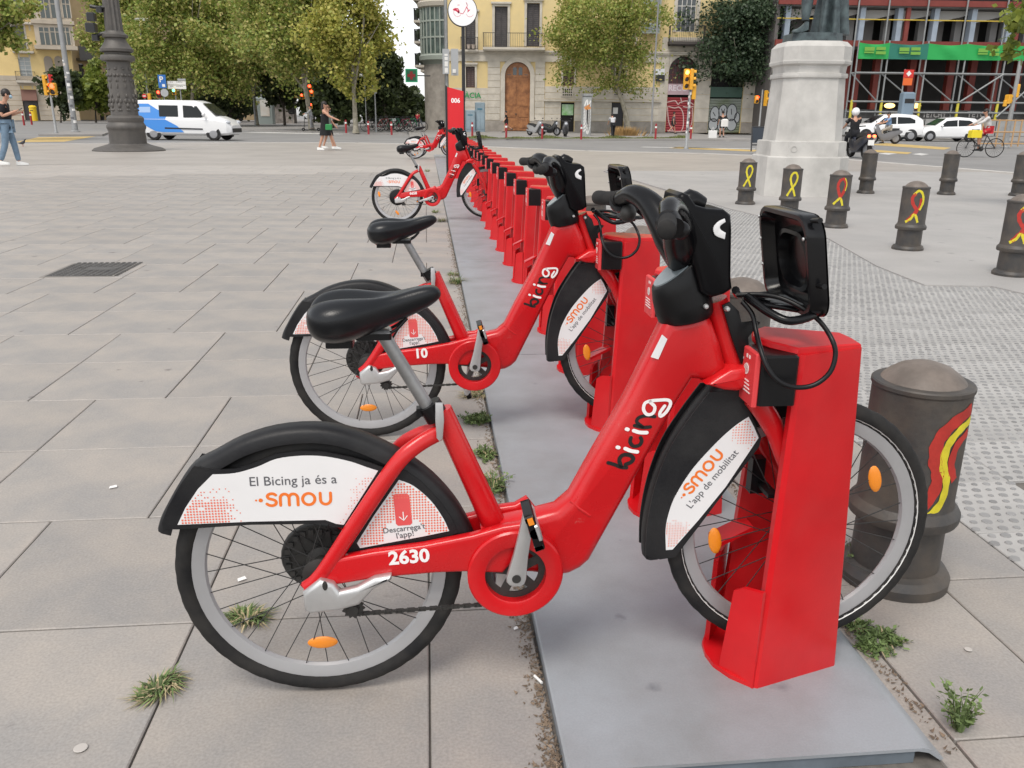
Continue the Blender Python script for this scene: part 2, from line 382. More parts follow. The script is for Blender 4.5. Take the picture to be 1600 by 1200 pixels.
# ---- platform of grey steel plates
M_PLATE = mat('plate_grey_paint', (0.30, 0.322, 0.348), 0.42, var=0.14, vscale=2.4, bump=0.05, bscale=120, detail=12, col2=(0.232, 0.242, 0.252), spots=.8, sscale=7, speck=.05, spscale=200, wear=.22, wcol=(.36, .33, .30), wscale=9)
platform = thing('dock_platform', 'long low grey steel platform carrying the red docks', 'platform', (0, 0, 0))
seams = [1.405, 4.63, 7.86, 11.09, 14.32, 17.55, 20.78, 24.01, 27.24, 30.5]
for i in range(len(seams)-1):
    b = MB(); y0, y1 = seams[i]+0.004, seams[i+1]-0.004
    prof = [(0.268, -0.010), (0.268, 0.026), (0.272, 0.030), (1.045, 0.030), (1.062, 0.0285), (1.078, 0.022), (1.115, -0.008), (1.105, -0.010), (1.07, 0.016), (1.045, 0.022), (0.28, 0.022), (0.28, -0.010)]
    n = len(prof); b.add([(x, y0, z) for x, z in prof]+[(x, y1, z) for x, z in prof], [(k, (k+1) % n, (k+1) % n+n, k+n) for k in range(n)]+[tuple(range(n)), tuple(reversed(range(n, 2*n)))])
    b.build('platform_plate', M_PLATE, platform, smooth=30)
b = MB(); b.box(0.285, 1.04, 1.4135, 1.420, -0.011, 0.0215); b.build('end_plate', mat('plate_inner', (0.15, 0.18, 0.21), 0.6, var=.3, vscale=8), platform)
# ---- button-studded tactile tiles, with the smooth paving lapping over their far side
M_TACT = mat('tactile_tile', (0.43, 0.42, 0.405), 0.6, var=0.22, vscale=1.3, bump=0.15, bscale=50, objrand=0.05, detail=8)
M_BTN = mat('tactile_button', (0.30, 0.297, 0.295), 0.7, island=0.22, var=0.2, vscale=2)
tact = []
for i in range(0, 9):
    for j in range(0, 42):
        x0, y0 = 1.84+0.4*i, 1.2+0.4*j
        if in_view(x0+.2, y0+.2, 90) and y0 < 14: tact.append((math.hypot(x0, y0), x0, x0+.4, y0, y0+.4))
tact.sort()
bed = sheet('tactile_bed', [(1.838, 1), (5.2, 1), (5.2, 13.9), (1.838, 13.9)], -0.0125, M_JOINT)
for t in tact[:290]: slab_obj(*t[1:], bed, M_TACT, gap=0.0015, name='tactile_tile')
b = MB(); hexa = [(math.cos(PI*2*k/8), math.sin(PI*2*k/8)) for k in range(8)]
P = 0.05
for t in tact[:290]:
    for a in range(8):
        for c in range(8):
            X = t[1]+P*(a+.5)+(P*.25 if c % 2 else -P*.25); Y = t[3]+P*(c+.5)
            r_ = 0.0165*random.uniform(.85, 1.1)*(0.72 if (a+c) % 2 else 1.0)
            if t[0] > 7.5 and (a+c) % 2: r_ *= 1.2
            b.add([(X+r_*1.15*x, Y+r_*y, -0.002) for x, y in hexa]+[(X+r_*.95*x, Y+r_*.82*y, 0.0035) for x, y in hexa], [(k, (k+1) % 8, (k+1) % 8+8, k+8) for k in range(8)]+[tuple(range(8, 16))])
o = b.build('tactile_buttons', M_BTN, bed, fix=False); o['kind'] = 'stuff'
TB = [(4.55, 22), (4.6, 16), (4.63, 12.74), (4.74, 11.63), (4.65, 9.43), (4.25, 7.58), (4.17, 6.63), (4.72, 6.55), (4.85, 5.9), (4.9, 3), (7.0, 1), (15, 3), (15, 22)]
M_CONC = mat('smooth_concrete', (0.40, 0.385, 0.37), 0.6, spots=.8, sscale=2.5, speck=.1, spscale=80, var=0.25, vscale=0.8, bump=0.15, bscale=40, detail=9, col2=(0.33, 0.32, 0.31))
sheet('concrete_apron', TB, 0.012, M_CONC, thick=0.03)
# ---- pavements across the road
WALKR = [G(*p) for p in ((640, 214), (700, 215), (900, 217), (1100, 217.5), (1190, 218))]
sheet('sidewalk', [(p.x, p.y) for p in WALKR]+[(30, 140), (-3, 140)], 0.0, M_WALK, thick=0.2)
MED = [G(*p) for p in ((395, 203), (470, 205), (560, 207), (636, 208))]
sheet('median', [(p.x, p.y) for p in MED]+[(-2.6, 74), (-2.2, 240), (-42, 240), (-30, 110)], 0.0, M_WALK, thick=0.2)
sheet('sidewalk_far', [(-140, 128), (-62, 140), (-56, 300), (-140, 300)], 0.0, M_WALK, thick=0.2)
sheet('sidewalk_site', [(41, 52), (80, 40), (95, 150), (30, 150), (36, 80)], 0.0, M_WALK, thick=0.2)
isl = [G(*p, ROADZ) for p in ((60, 213), (105, 207.5), (175, 207.5), (160, 213))]
sheet('traffic_island', [(p.x, p.y) for p in isl], 0.0, M_WALK, thick=0.2)
# ---- painted road markings
def mark(name, pxs, m): sheet(name, [(G(*p, ROADZ).x, G(*p, ROADZ).y) for p in pxs], ROADZ+0.006, m)
mark('yellow_marking', ((22, 222.5), (60, 214.5), (150, 213.2), (100, 221.5)), M_YEL)
mark('yellow_marking', ((1355, 226), (1385, 223.5), (1486, 231), (1475, 234)), M_YEL)
mark('yellow_marking', ((1348, 236.5), (1356, 233.5), (1425, 238.5), (1418, 241)), M_YEL)
mark('white_marking', ((1372, 240.5), (1386, 238.5), (1402, 240), (1388, 242)), M_WHT)
mark('white_marking', ((1425, 241), (1438, 239.5), (1452, 241), (1440, 243)), M_WHT)
mark('yellow_marking', ((1045, 231.5), (1060, 229.8), (1185, 234.5), (1178, 237)), M_YEL)
mark('white_marking', ((1000, 230.2), (1005, 229.5), (1180, 232.5), (1180, 233.3)), M_WHT)
mark('white_marking', ((372, 207.2), (420, 206.6), (560, 209.5), (520, 210)), M_WHT)
mark('white_marking', ((1130, 219.5), (1180, 219.3), (1185, 220.6), (1135, 220.8)), M_WHT)
mark('white_marking', ((770, 232.5), (780, 231.8), (825, 233.5), (815, 234.5)), M_WHT)
# ================================================================== DOCKS
M_RED = mat('red_paint', (0.62, 0.006, 0.011), 0.30, wear=.35, wcol=(.60, .16, .14), wscale=16, spec=0.35, var=0.14, vscale=5, coat=0.08, bump=0.03, bscale=200, detail=8)
M_BLK = mat('black_plastic', (0.006, 0.006, 0.007), 0.33, spec=0.28, wear=.25, wcol=(.06, .058, .055), wscale=18, var=0.25, vscale=9, bump=0.03, bscale=150)
M_RUB = mat('tyre_rubber', (0.013, 0.013, 0.014), 0.75, var=0.35, vscale=12, spec=0.22, col2=(0.032, 0.030, 0.028))
M_STK = mat('reader_label', (0.66, 0.05, 0.055), 0.45)
M_WPR = mat('white_print', (0.85, 0.78, 0.76), 0.5)
DY0, DP = 1.77, 0.85
def make_dock():
    t = thing('bike_dock', 'x', 'bike dock', (0, 0, 0.03))
    ZT = 0.825
    for s in (-1, 1):
        b = MB()
        def sec(f):   # plan section of a side slab at height fraction f
            xl = 0.754+(0.790-0.754)*f; xr = 0.996+(0.958-0.996)*f; wl = 0.135+(0.104-0.135)*f; wr = 0.066+(0.052-0.066)*f
            return [(xl+.004, -wl+.004), (xl+0.012, -wl), (xr-.004, -wr), (xr, -wr+.004), (xr, -wr+.02), (xl+0.02, -wl+.034), (xl, -wl+.026), (xl, -wl+.006)]
        rings = []
        for f in (0, .25, .5, .75, .985, 1.0):
            q = sec(f); sh = 0.004 if f == 1.0 else 0
            rings.append([(x, y if s < 0 else -y, f*ZT) for x, y in q])
        b.loft(rings); b.build('side_plate', M_RED, t, smooth=35)
        b = MB(); T = 0.012     # low fin that guides the wheel in
        z = lambda v: v
        P0, P1 = (0.754, 0.135), (0.697, 0.058)
        def pt(k, zz, th): 
            x = P0[0]+(P1[0]-P0[0])*k; y = P0[1]+(P1[1]-P0[1])*k; nx, ny = 0.80, -0.60
            return (x+nx*th, s*(y+ny*th), zz)
        hs_ = [(0, .262), (.55, .252), (.8, .235), (1.0, .03)]
        fr = [pt(k, 0, 0) for k, h in hs_]+[pt(k, h, 0) for k, h in reversed(hs_)]
        bk = [pt(k, 0, T) for k, h in hs_]+[pt(k, h, T) for k, h in reversed(hs_)]
        b.loft([fr, bk]); b.build('guide_fin', M_RED, t)
    b = MB()                    # cap
    top = [(0.722, 0), (0.742, -.055), (0.786, -.100), (0.956, -.050), (0.960, 0), (0.956, .050), (0.786, .100), (0.742, .055)]
    def ring(z, k, dx=0): return [((x-.85)*k+.85+dx, y*k, z+(0.885-0.835)*max(0, (0.85-x))*1.6) for x, y in top]
    b.loft([[(x+.05*(x < .75), y*.96, .735) for x, y in top], [(x+.035*(x < .75), y*.98, .79) for x, y in top], ring(.822, 1), ring(.832, .985), ring(.835, .95)])
    b.build('top_cap', M_RED, t, smooth=30)
    b = MB(); fo = [(.754, -.133), (.712, -.092), (.686, -.045), (.680, 0), (.686, .045), (.712, .092), (.754, .133), (.992, .062), (.992, -.062)]; b.loft([[(x, y, 0) for x, y in fo], [(x, y, .012) for x, y in fo]]); b.build('base_foot', M_RED, t)
    b = MB(); b.pillow([(.70, .285), (.79, .33), (.79, .342), (.70, .297)], .04, .105); b.build('wheel_guide', M_RED, t)
    rd = MB(); rd.bbox(.703, .786, -.116, -.012, .715, .828, .005); rd = rd.build('card_reader', M_BLK, t)
    b = MB(); b.bbox(.690, .7025, -.112, -.016, .712, .832, .003); lb = b.build('reader_face', M_STK, rd)
    b = MB(); 
    for k in range(4): b.box(.6885, .6898, -.095+.004*k, -.035, .737+k*.008, .7395+k*.008)
    b.lathe([(.0125, 0), (.0125, .001), (.0105, .001), (.0105, 0)], 16, (.6885, -.065, .787), 'x'); b.ell((.6895, -.065, .787), (.001, .005, .006)); b.box(.6885, .6898, -.08, -.075, .812, .82); b.box(.6885, .6898, -.066, -.06, .812, .82)
    b.build('reader_print', M_WPR, rd)
    return t
dock0 = make_dock()
docks = []
N_DOCK = 32
ord_ = ['first', 'second', 'third', 'fourth', 'fifth', 'sixth', 'seventh', 'eighth', 'ninth', 'tenth', 'eleventh', 'twelfth', 'thirteenth', 'fourteenth', 'fifteenth', 'sixteenth', 'seventeenth', 'eighteenth', 'nineteenth', 'twentieth']
BIKE_AT = {0: 1, 2: 2, 11: 3, 31: 4}
TOTEM_I = 20
k = 0
for i in range(N_DOCK):
    if i == TOTEM_I: continue
    d = dock0 if i == 0 else copy_tree(dock0)
    d.location = (0, DY0+DP*i, 0.03)
    if i == 0: lab = 'nearest red dock, holding the front wheel of bicycle 2630'
    elif i == 1: lab = 'empty red dock between the two nearest bicycles'
    elif i == 2: lab = 'red dock holding the second bicycle from the camera'
    elif i == 11: lab = 'red dock holding the bicycle in front of the tall red totem'
    elif i == 31: lab = 'last red dock, at the far end, holding the farthest bicycles'
    elif i < 11: lab = 'empty red dock, %s behind the second bicycle' % ord_[i-3]
    elif i < TOTEM_I: lab = 'empty red dock, %s beyond the third bicycle, before the totem' % ord_[i-12]
    else: lab = 'empty red dock, %s beyond the tall red totem' % ord_[i-TOTEM_I-1]
    tag(d, lab, 'bike dock', 'red docks in the bicycle station row'); docks.append(d)
# ================================================================== HIRE BICYCLES
BX, BY = -0.265, 1.77            # rear wheel contact of the nearest bicycle
def B(x, y, off=0.0):
    P = AY(x, y, BY+off); return (P.x-BX, P.z)
def B1(x, y, off=0.0): return B(240+x/2.6096, 640+y/2.6096, off)
def B2(x, y, off=0.0): return B(680+x/2.857, 560+y/2.857, off)
def B3(x, y, off=0.0): return B(900+x/3.4295, 270+y/3.4295, off)
def B4(x, y, off=0.0): return B(980+x/2.143, 560+y/2.143, off)
M_FRM = mat('bike_red_paint', (0.59, 0.006, 0.010), 0.25, wear=.4, wcol=(.62, .22, .19), wscale=26, spec=0.4, var=0.12, vscale=7, coat=0.12, bump=0.02, bscale=220, detail=8)
M_FEN = mat('fender_black', (0.009, 0.009, 0.011), 0.45, spec=0.3, wear=.5, wcol=(.075, .072, .068), wscale=14, var=0.5, vscale=8, bump=0.08, bscale=110, col2=(0.018, 0.018, 0.019))
M_SAD = mat('saddle_black', (0.006, 0.007, 0.009), 0.30, spec=0.4, var=0.2, vscale=14, bump=0.06, bscale=320)
M_ALU = mat('alloy', (0.62, 0.62, 0.62), 0.42, metal=0.75, var=0.15, vscale=9)
M_RIM = mat('rim_alloy', (0.47, 0.47, 0.48), 0.42, metal=0.5, var=0.12, vscale=5)
M_STL = mat('dark_steel', (0.06, 0.058, 0.055), 0.5, metal=0.5, var=0.3, vscale=20)
M_SPK = mat('spoke_steel', (0.05, 0.05, 0.05), 0.4, metal=0.5)
M_ORF = mat('amber_reflector', (0.85, 0.26, 0.01), 0.25, spec=0.8, bump=0.2, bscale=500)
M_PAN = mat('white_sticker', (0.80, 0.79, 0.79), 0.38, var=0.05, vscale=6)
M_ORG = mat('orange_print', (0.84, 0.18, 0.02), 0.5)
M_GRY = mat('grey_print', (0.11, 0.11, 0.12), 0.5)
M_DOT = mat('coral_print', (0.80, 0.19, 0.12), 0.5)
M_PHN = mat('phone_print', (0.72, 0.09, 0.09), 0.5)
M_INK = mat('black_print', (0.012, 0.012, 0.012), 0.4)
M_WIN = mat('white_ink', (0.86, 0.84, 0.83), 0.45)
M_SCR = mat('display_glass', (0.20, 0.235, 0.25), 0.18, var=0.2, vscale=20)
R_ = 0.33
M_GLB = mat('gloss_black', (0.005, 0.005, 0.006), 0.2, spec=0.3, var=0.3, vscale=12)
def wheel(parent, c, name, motor=False, reflect=()):
    b = MB(); rr = 0.283
    b.lathe([(0.262, -.008), (0.284, -.0125), (0.290, -.0125), (0.290, .0125), (0.284, .0125), (0.262, .008), (0.258, 0), (0.262, -.008)], 64, (c[0], 0, c[1]), 'y')
    w_ = b.build(name, M_RIM, parent, smooth=50)
    b = MB(); N = 120; m = 14
    vs = []; fs = []
    for i in range(N):
        q = 2*PI*i/N
        for k in range(m):
            a = 2*PI*k/m; rad = 0.3075+0.0215*math.cos(a); y = 0.0215*math.sin(a)
            if math.cos(a) > 0.35 and i % 3 == 0: rad -= 0.0012
            vs.append((c[0]+rad*math.cos(q), y, c[1]+rad*math.sin(q)))
    for i in range(N):
        for k in range(m): fs.append((i*m+k, i*m+(k+1) % m, ((i+1) % N)*m+(k+1) % m, ((i+1) % N)*m+k))
    b.add(vs, fs); b.build('tyre', M_RUB, w_, smooth=60)
    b = MB()
    for s in ((-1, 1) if name == 'front_wheel' else ()):
        b.lathe([(0.2935, s*.0158), (0.2965, s*.0188)], 64, (c[0], 0, c[1]), 'y', caps=False)
    if b.v: b.build('reflective_line', mat('reflective_strip', (0.7, 0.7, 0.68), 0.4), w_)
    b = MB(); n = 32
    for i in range(n):
        s = -1 if i % 2 else 1; q = 2*PI*i/n; cross = (0.9 if (i//2) % 2 else -0.9)
        q2 = q+cross; hr = 0.036
        b.tube([(c[0]+hr*math.cos(q2), s*.028, c[1]+hr*math.sin(q2)), (c[0]+.262*math.cos(q), s*.003, c[1]+.262*math.sin(q))], 0.00125, 5, False)
    b.build('spokes', M_SPK, w_)
    b = MB(); b.lathe([(.012, -.058), (.018, -.036), (.040, -.031), (.040, -.027), (.024, -.022), (.022, .022), (.040, .027), (.040, .031), (.018, .036), (.012, .058)], 20, (c[0], 0, c[1]), 'y'); b.build('hub', M_STL, w_, smooth=40)
    for (rx, rz, tl) in reflect:
        b = MB(); b.ell((rx, -.009, rz), (.036, .005, .0165), 16, 8, None)
        M = Matrix.Translation((rx, 0, rz)) @ Matrix.Rotation(tl, 4, 'Y') @ Matrix.Translation((-rx, 0, -rz)); b.xform(M)
        b.build('wheel_reflector', M_ORF, w_, smooth=60)
    return w_
def dots(b, inside, x0, x1, z0, z1, y, keep, pitch=0.0066, r0=.0025):
    n = 0; i = 0
    zz = z0
    while zz < z1:
        xx = x0
        while xx < x1:
            k = keep(xx, zz)
            if k > 0.08 and inside(xx, zz) and random.random() < k*1.3:
                r = r0*min(1, .55+.5*k); b.add([(xx+r*math.cos(2*PI*t/6), y, zz+r*math.sin(2*PI*t/6)) for t in range(6)], [(0, 1, 2, 3, 4, 5)])
            xx += pitch
        zz += pitch
def inpoly(poly):
    def f(x, z):
        c = False; n = len(poly)
        for i in range(n):
            a, d = poly[i], poly[i-1]
            if (a[1] > z) != (d[1] > z) and x < (d[0]-a[0])*(z-a[1])/(d[1]-a[1])+a[0]: c = not c
        return c
    return f
def shrink(poly, d):
    cx_ = sum(p[0] for p in poly)/len(poly); cz_ = sum(p[1] for p in poly)/len(poly)
    return [(p[0]+(cx_-p[0])*d, p[1]+(cz_-p[1])*d) for p in poly]
def smou(b, o, L, ang, y):
    """rounded four-letter wordmark with two leading dots; o start (x,z), L length"""
    u = L/4.05; wv = u*.155
    ca, sa = math.cos(ang), math.sin(ang)
    def T(pts): return [(o[0]+(x*ca-z*sa)*u, o[1]+(x*sa+z*ca)*u) for x, z in pts]
    def dot(x, z, r): c = T([(x, z)])[0]; b.add([(c[0]+r*u*math.cos(2*PI*t/12), y, c[1]+r*u*math.sin(2*PI*t/12)) for t in range(12)], [tuple(range(12))])
    dot(.07, .32, .055); dot(.3, .32, .11)
    s_ = [(1.06, .60), (.93, .68), (.75, .66), (.64, .55), (.70, .42), (.88, .36), (1.04, .28), (1.06, .14), (.95, .03), (.76, .02), (.60, .11)]
    b.stroke(T([(p.x, p.y) for p in spline([Vector((a, c, 0)) for a, c in s_], 3)]), wv, y)
    b.stroke(T([(1.28, .02), (1.28, .42)]+[(1.50-.22*math.cos(math.radians(a)), .42+.23*math.sin(math.radians(a))) for a in range(20, 180, 20)]+[(1.72, .42), (1.72, .02)]), wv, y)
    b.stroke(T([(1.72, .42)]+[(1.94-.22*math.cos(math.radians(a)), .42+.23*math.sin(math.radians(a))) for a in range(20, 180, 20)]+[(2.16, .42), (2.16, .02)]), wv, y)
    b.stroke(T([(2.71+.31*math.cos(math.radians(a)), .34+.32*math.sin(math.radians(a))) for a in range(0, 361, 18)]), wv, y)
    b.stroke(T([(3.30, .66), (3.30, .30)]+[(3.56-.26*math.cos(math.radians(a)), .30-.27*math.sin(math.radians(a))) for a in range(18, 180, 18)]+[(3.82, .30), (3.82, .66)]), wv, y)
FC = (1.148, 0.395)     # front hub
def make_bike(number, motor=False, crank_up=True):
    t = thing('hire_bicycle', 'x', 'bicycle', (BX, BY, 0))
    # ---------------- wheels
    rx, rz = B(505, 1000)
    rw = wheel(t, (0, R_), 'rear_wheel', reflect=[(rx, rz, 0)] if not motor else [B(505, 1000)+(0.9,), (-.23, R_+.04, 1.4)])
    p1_, p2_ = B(1115, 842), B(1364, 746)
    wheel(t, FC, 'front_wheel', reflect=[p1_+(math.radians(80),), p2_+(math.radians(75),)])
    if motor:
        b = MB(); b.lathe([(.0, -.05), (.07, -.05), (.098, -.038), (.104, 0), (.098, .038), (.07, .05), (0, .05)], 32, (0.0, 0, R_), 'y'); b.build('hub_motor', M_BLK, rw, smooth=40)
    else:   # roller brake and disc on the far side
        b = MB(); b.lathe([(.0, .03), (.082, .03), (.085, .034), (.085, .046), (.06, .06), (0, .062)], 28, (-.012, 0, R_+.012), 'y')
        for k in range(22):
            q = 2*PI*k/22; b.box(-.012+.07*math.cos(q)-.006, -.012+.07*math.cos(q)+.006, .022, .03, R_+.012+.07*math.sin(q)-.006, R_+.012+.07*math.sin(q)+.006)
        b.build('drum_brake', M_STL, rw, smooth=40)
    # ---------------- rear fender
    Y = .034
    outer = [B1(*p, 0) for p in ((25, 470), (38, 425), (65, 370), (110, 290), (165, 215), (250, 168), (360, 110), (500, 68), (650, 55), (780, 72), (910, 118), (1030, 180), (1140, 262), (1225, 355), (1275, 435), (1308, 505))]
    of = spline([Vector((a, c, 0)) for a, c in outer], 3); of = [(p.x, p.y) for p in of]
    b = MB(); rings = []
    for i, p in enumerate(of):
        a = Vector(of[min(i+1, len(of)-1)])-Vector(of[max(i-1, 0)]); a.normalize(); nn = Vector((a.y, -a.x))
        prof = [(-Y, .034), (-Y, .014), (-Y*.82, .005), (-Y*.45, .0005), (0, 0), (Y*.45, .0005), (Y*.82, .005), (Y, .014), (Y, .034), (Y*.9, .034), (Y*.9, .014), (0, .006), (-Y*.9, .014), (-Y*.9, .034)]
        rings.append([(p[0]+nn.x*d, y, p[1]+nn.y*d) for y, d in prof])
    b.loft(rings); fen = b.build('rear_fender', M_FEN, t, smooth=50)
    skirt = [B1(*p, -Y) for p in ((34, 462), (60, 395), (110, 305), (165, 228), (255, 245), (340, 240), (420, 213), (500, 180), (600, 168), (700, 172), (800, 192), (880, 215), (960, 245), (1010, 235), (1090, 290), (1165, 370), (1215, 440), (1240, 500), (1180, 530), (1000, 560), (850, 592), (790, 590), (770, 480), (740, 478), (705, 464), (400, 468), (100, 487), (42, 486))]
    for s in (-1, 1):
        b = MB(); b.pillow(skirt, s*Y-.0022, s*Y+.0022); b.build('fender_skirt', M_FEN, fen)
    # printed panels
    YP = -Y-.0035
    pa = [B1(*p, YP) for p in ((97, 470), (130, 400), (180, 325), (240, 265), (330, 260), (420, 235), (500, 202), (600, 189), (700, 192), (800, 212), (870, 236), (915, 250), (775, 470), (745, 466), (700, 450), (400, 457))]
    pb = [B1(*p, YP) for p in ((1000, 287), (1060, 312), (1130, 372), (1180, 442), (1205, 495), (1100, 517), (960, 543), (842, 565), (829, 545), (900, 430))]
    pa = pa[:3]+[(v.x, v.y) for v in spline([Vector((a, c, 0)) for a, c in pa[3:12]], 4)]+pa[12:]
    pb = [(v.x, v.y) for v in spline([Vector((a, c, 0)) for a, c in pb[:5]], 4)]+pb[5:]
    pan = []
    for s in (-1, 1):
        for poly in (pa, pb):
            b = MB(); b.pillow(poly, s*(Y+.0022), s*(Y+.0035)); pan.append(b.build('sticker_panel', M_PAN, fen))
    P1, P2 = pan[0], pan[1]
    yt = YP-.0006
    text_xz('lettering', 'El Bicing ja és a', B1(393, 312, yt), B1(748, 300, yt), yt, M_GRY, P1, .004)
    b = MB(); a0, a1 = B1(413, 384, yt), B1(741, 377, yt); smou(b, (a0[0], a0[1]-.006), a1[0]-a0[0], math.atan2(a1[1]-a0[1], a1[0]-a0[0]), yt); b.build('wordmark', M_ORG, P1, fix=False)
    b = MB(); c0, c1 = B1(225, 400), B1(850, 370)
    x0, z0 = B1(95, 475, yt); x1, z1 = B1(400, 290, yt)
    ins = inpoly(shrink(pa, .025))
    blank = [(B1(215, 375), .006), (B1(298, 440), .007), (B1(345, 425), .006)]
    def keepA(x, z):
        for (q, r) in blank:
            if abs(x-q[0]) < r and abs(z-q[1]) < r: return 0
        e = (x-B1(300, 400)[0])/(B1(385, 400)[0]-B1(300, 400)[0]); lim = 1 if e < 0 else max(0, .8-.8*e)
        tz = (z-B1(300, 345)[1])/.05
        return lim*(1 if tz < 0 else max(0, .5-tz*.5))
    dots(b, ins, x0, x1, z0, z1, yt, keepA)
    x0, z0 = B1(750, 460, yt); x1, z1 = B1(905, 270, yt)
    def keepA2(x, z): return max(0, min(.7, (x-B1(745, 400)[0]-(z-B1(800, 460)[1])*.35)/.035))*.8
    dots(b, ins, x0, x1, z0, z1, yt, keepA2, r0=.0017)
    b.build('dot_print', M_DOT, P1, fix=False)['kind'] = 'stuff'
    b = MB(); ins2 = inpoly(shrink(pb, .05)); x0, z0 = B1(828, 570, yt); x1, z1 = B1(1210, 285, yt)
    cc = B1(1025, 520, yt); cr_ = .050
    def keepB(x, z):
        if math.hypot(x-cc[0], z-cc[1]) < cr_ or (abs(x-cc[0]) < cr_ and z < cc[1]): return 0
        pp = B1(1015, 410, yt)
        if abs(x-pp[0]) < .015 and abs(z-pp[1]) < .027: return 0
        return .9
    dots(b, ins2, x0, x1, z0, z1, yt, keepB); b.build('dot_print', M_DOT, P2, fix=False)['kind'] = 'stuff'
    q = [B1(*p, yt) for p in ((977, 350), (985, 344), (1033, 342), (1042, 350), (1055, 462), (1047, 470), (997, 474), (988, 466))]
    b = MB(); b.add([(x, yt, z) for x, z in q], [tuple(range(8))]); ph = b.build('phone_print', M_PHN, P2, fix=False)
    b = MB(); ya = yt-.0005; b.stroke([B1(1017, 418, ya), B1(1020, 450, ya)], .0022, ya); b.stroke([B1(1002, 438, ya), B1(1020, 452, ya), B1(1034, 433, ya)], .0022, ya); b.build('arrow_print', M_WIN, P2, fix=False)
    text_xz('lettering', "Descarrega't", B1(938, 505, yt), B1(1108, 484, yt), yt, M_GRY, P2, .012)
    text_xz('lettering', "l'app!", B1(992, 526, yt), B1(1062, 514, yt), yt, M_GRY, P2, .012)
    # ---------------- frame
    def tubes(name, path, r, flat=1.0, n=12):
        b = MB(); b.tube(path, r, n, True, flat); return b.build(name, M_FRM, t, smooth=60)
    yc = -.052
    chs = [B1(*p, yc) for p in ((612, 735), (640, 690), (690, 625), (745, 600), (900, 572), (1100, 545), (1300, 505), (1420, 470), (1490, 460))]+[B2(430, 700, yc), B2(480, 760, yc), B2(300, 950, yc)]+[B2(125, 945, yc), B2(0, 950, yc)]+[B1(*p, yc) for p in ((1000, 672), (880, 685), (760, 705), (690, 715), (640, 745))]
    for s in (-1, 1):
        b = MB(); y0, y1 = (yc-.012, yc+.016) if s < 0 else (-yc-.016, -yc+.012)
        b.pillow(chs, y0, y1, .009, 3); cs = b.build('chain_stay', M_FRM, t, smooth=40)
        if s < 0: CS = cs
        # seat stay
        pth = [B1(625, 725, s*.05 if s < 0 else .05), B1(700, 620, 0), B1(850, 395, 0), B1(990, 195, 0), B1(1075, 125, 0), B1(1160, 88, 0)]
        ys = [-.052, -.054, -.052, -.044, -.03, -.012]
        pts = [Vector((p[0], s*-1*y, p[1])) for p, y in zip(pth, ys)]
        tubes('seat_stay', spline(pts, 4), .0185, .72)
    st0, st1 = B(689, 640), B(790, 858)
    tubes('seat_tube', [(st0[0], 0, st0[1]), (st1[0], 0, st1[1])], [.0245, .030])
    body = [B2(*p, -.03) for p in ((205, 770), (300, 735), (440, 705), (540, 680), (605, 625), (700, 455), (850, 200), (960, -20))]+[B3(*p, -.03) for p in ((480, 800), (600, 775), (700, 745), (735, 800), (775, 910), (812, 1050), (720, 1115))]+[B2(*p, -.03) for p in ((1150, 95), (1070, 220), (850, 620), (690, 905), (650, 940), (600, 965), (540, 975), (430, 960), (300, 960), (215, 900))]
    b = MB(); b.pillow(body, -.038, .038, .024, 4); main = b.build('main_frame', M_FRM, t, smooth=50)
    # weld bead where the step-through bends
    w0, w1 = B2(605, 640, -.035), B2(690, 700, -.035)
    b = MB(); b.tube([(w0[0], -.030, w0[1]), (w0[0]*.6+w1[0]*.4, -.0385, w0[1]*.6+w1[1]*.4), (w1[0], -.038, w1[1])], .003, 6); b.build('weld_bead', M_FRM, main, smooth=60)
    # chain case ring
    cc = B2(357, 955, -.06)
    b = MB(); b.lathe([(.071, -.072), (.075, -.074), (.107, -.074), (.111, -.070), (.111, -.030), (.071, -.030), (.071, -.072)], 48, (cc[0], 0, cc[1]), 'y')
    b.build('chain_case', M_FRM, t, smooth=40)
    b = MB(); b.lathe([(.074, -.052), (.074, -.048), (.056, -.048), (.056, -.052), (.074, -.052)], 40, (cc[0], 0, cc[1]), 'y')
    for k in range(5):
        q = math.radians(100+72*k); b.stroke([(cc[0]+.012*math.cos(q), cc[1]+.012*math.sin(q)), (cc[0]+.065*math.cos(q), cc[1]+.065*math.sin(q))], .022, -.053)
    b.lathe([(0, -.056), (.022, -.056), (.024, -.045), (.02, .03), (.0, .03)], 20, (cc[0], 0, cc[1]), 'y')
    cr1 = b.build('chainring', M_STL, t, smooth=30)
    # cranks and pedals
    def crank(sgn, e, name='crank_arm'):
        y = -.083 if sgn < 0 else .083; d = Vector((e[0]-cc[0], e[1]-cc[1])); L = d.length; d.normalize(); nn = Vector((-d.y, d.x))
        def P(a, wd): return [(cc[0]+d.x*a+nn.x*wd, cc[1]+d.y*a+nn.y*wd), (cc[0]+d.x*a-nn.x*wd, cc[1]+d.y*a-nn.y*wd)]
        st = [(-.020, .012), (-.012, .021), (.0, .023), (.02, .021), (.06, .017), (.12, .0145), (L, .014), (L+.012, .010), (L+.017, .004)]
        poly = [P(a, wd)[0] for a, wd in st]+[P(a, wd)[1] for a, wd in reversed(st)]
        b = MB(); b.pillow(poly, y-.007, y+.007, .004); c = b.build(name, M_ALU, t, smooth=40)
        if sgn < 0:
            b = MB(); b.lathe([(0, -.0915), (.0105, -.0915), (.0105, -.088)], 14, (cc[0], 0, cc[1]), 'y'); b.build('crank_bolt', M_STL, c)
        return c, y
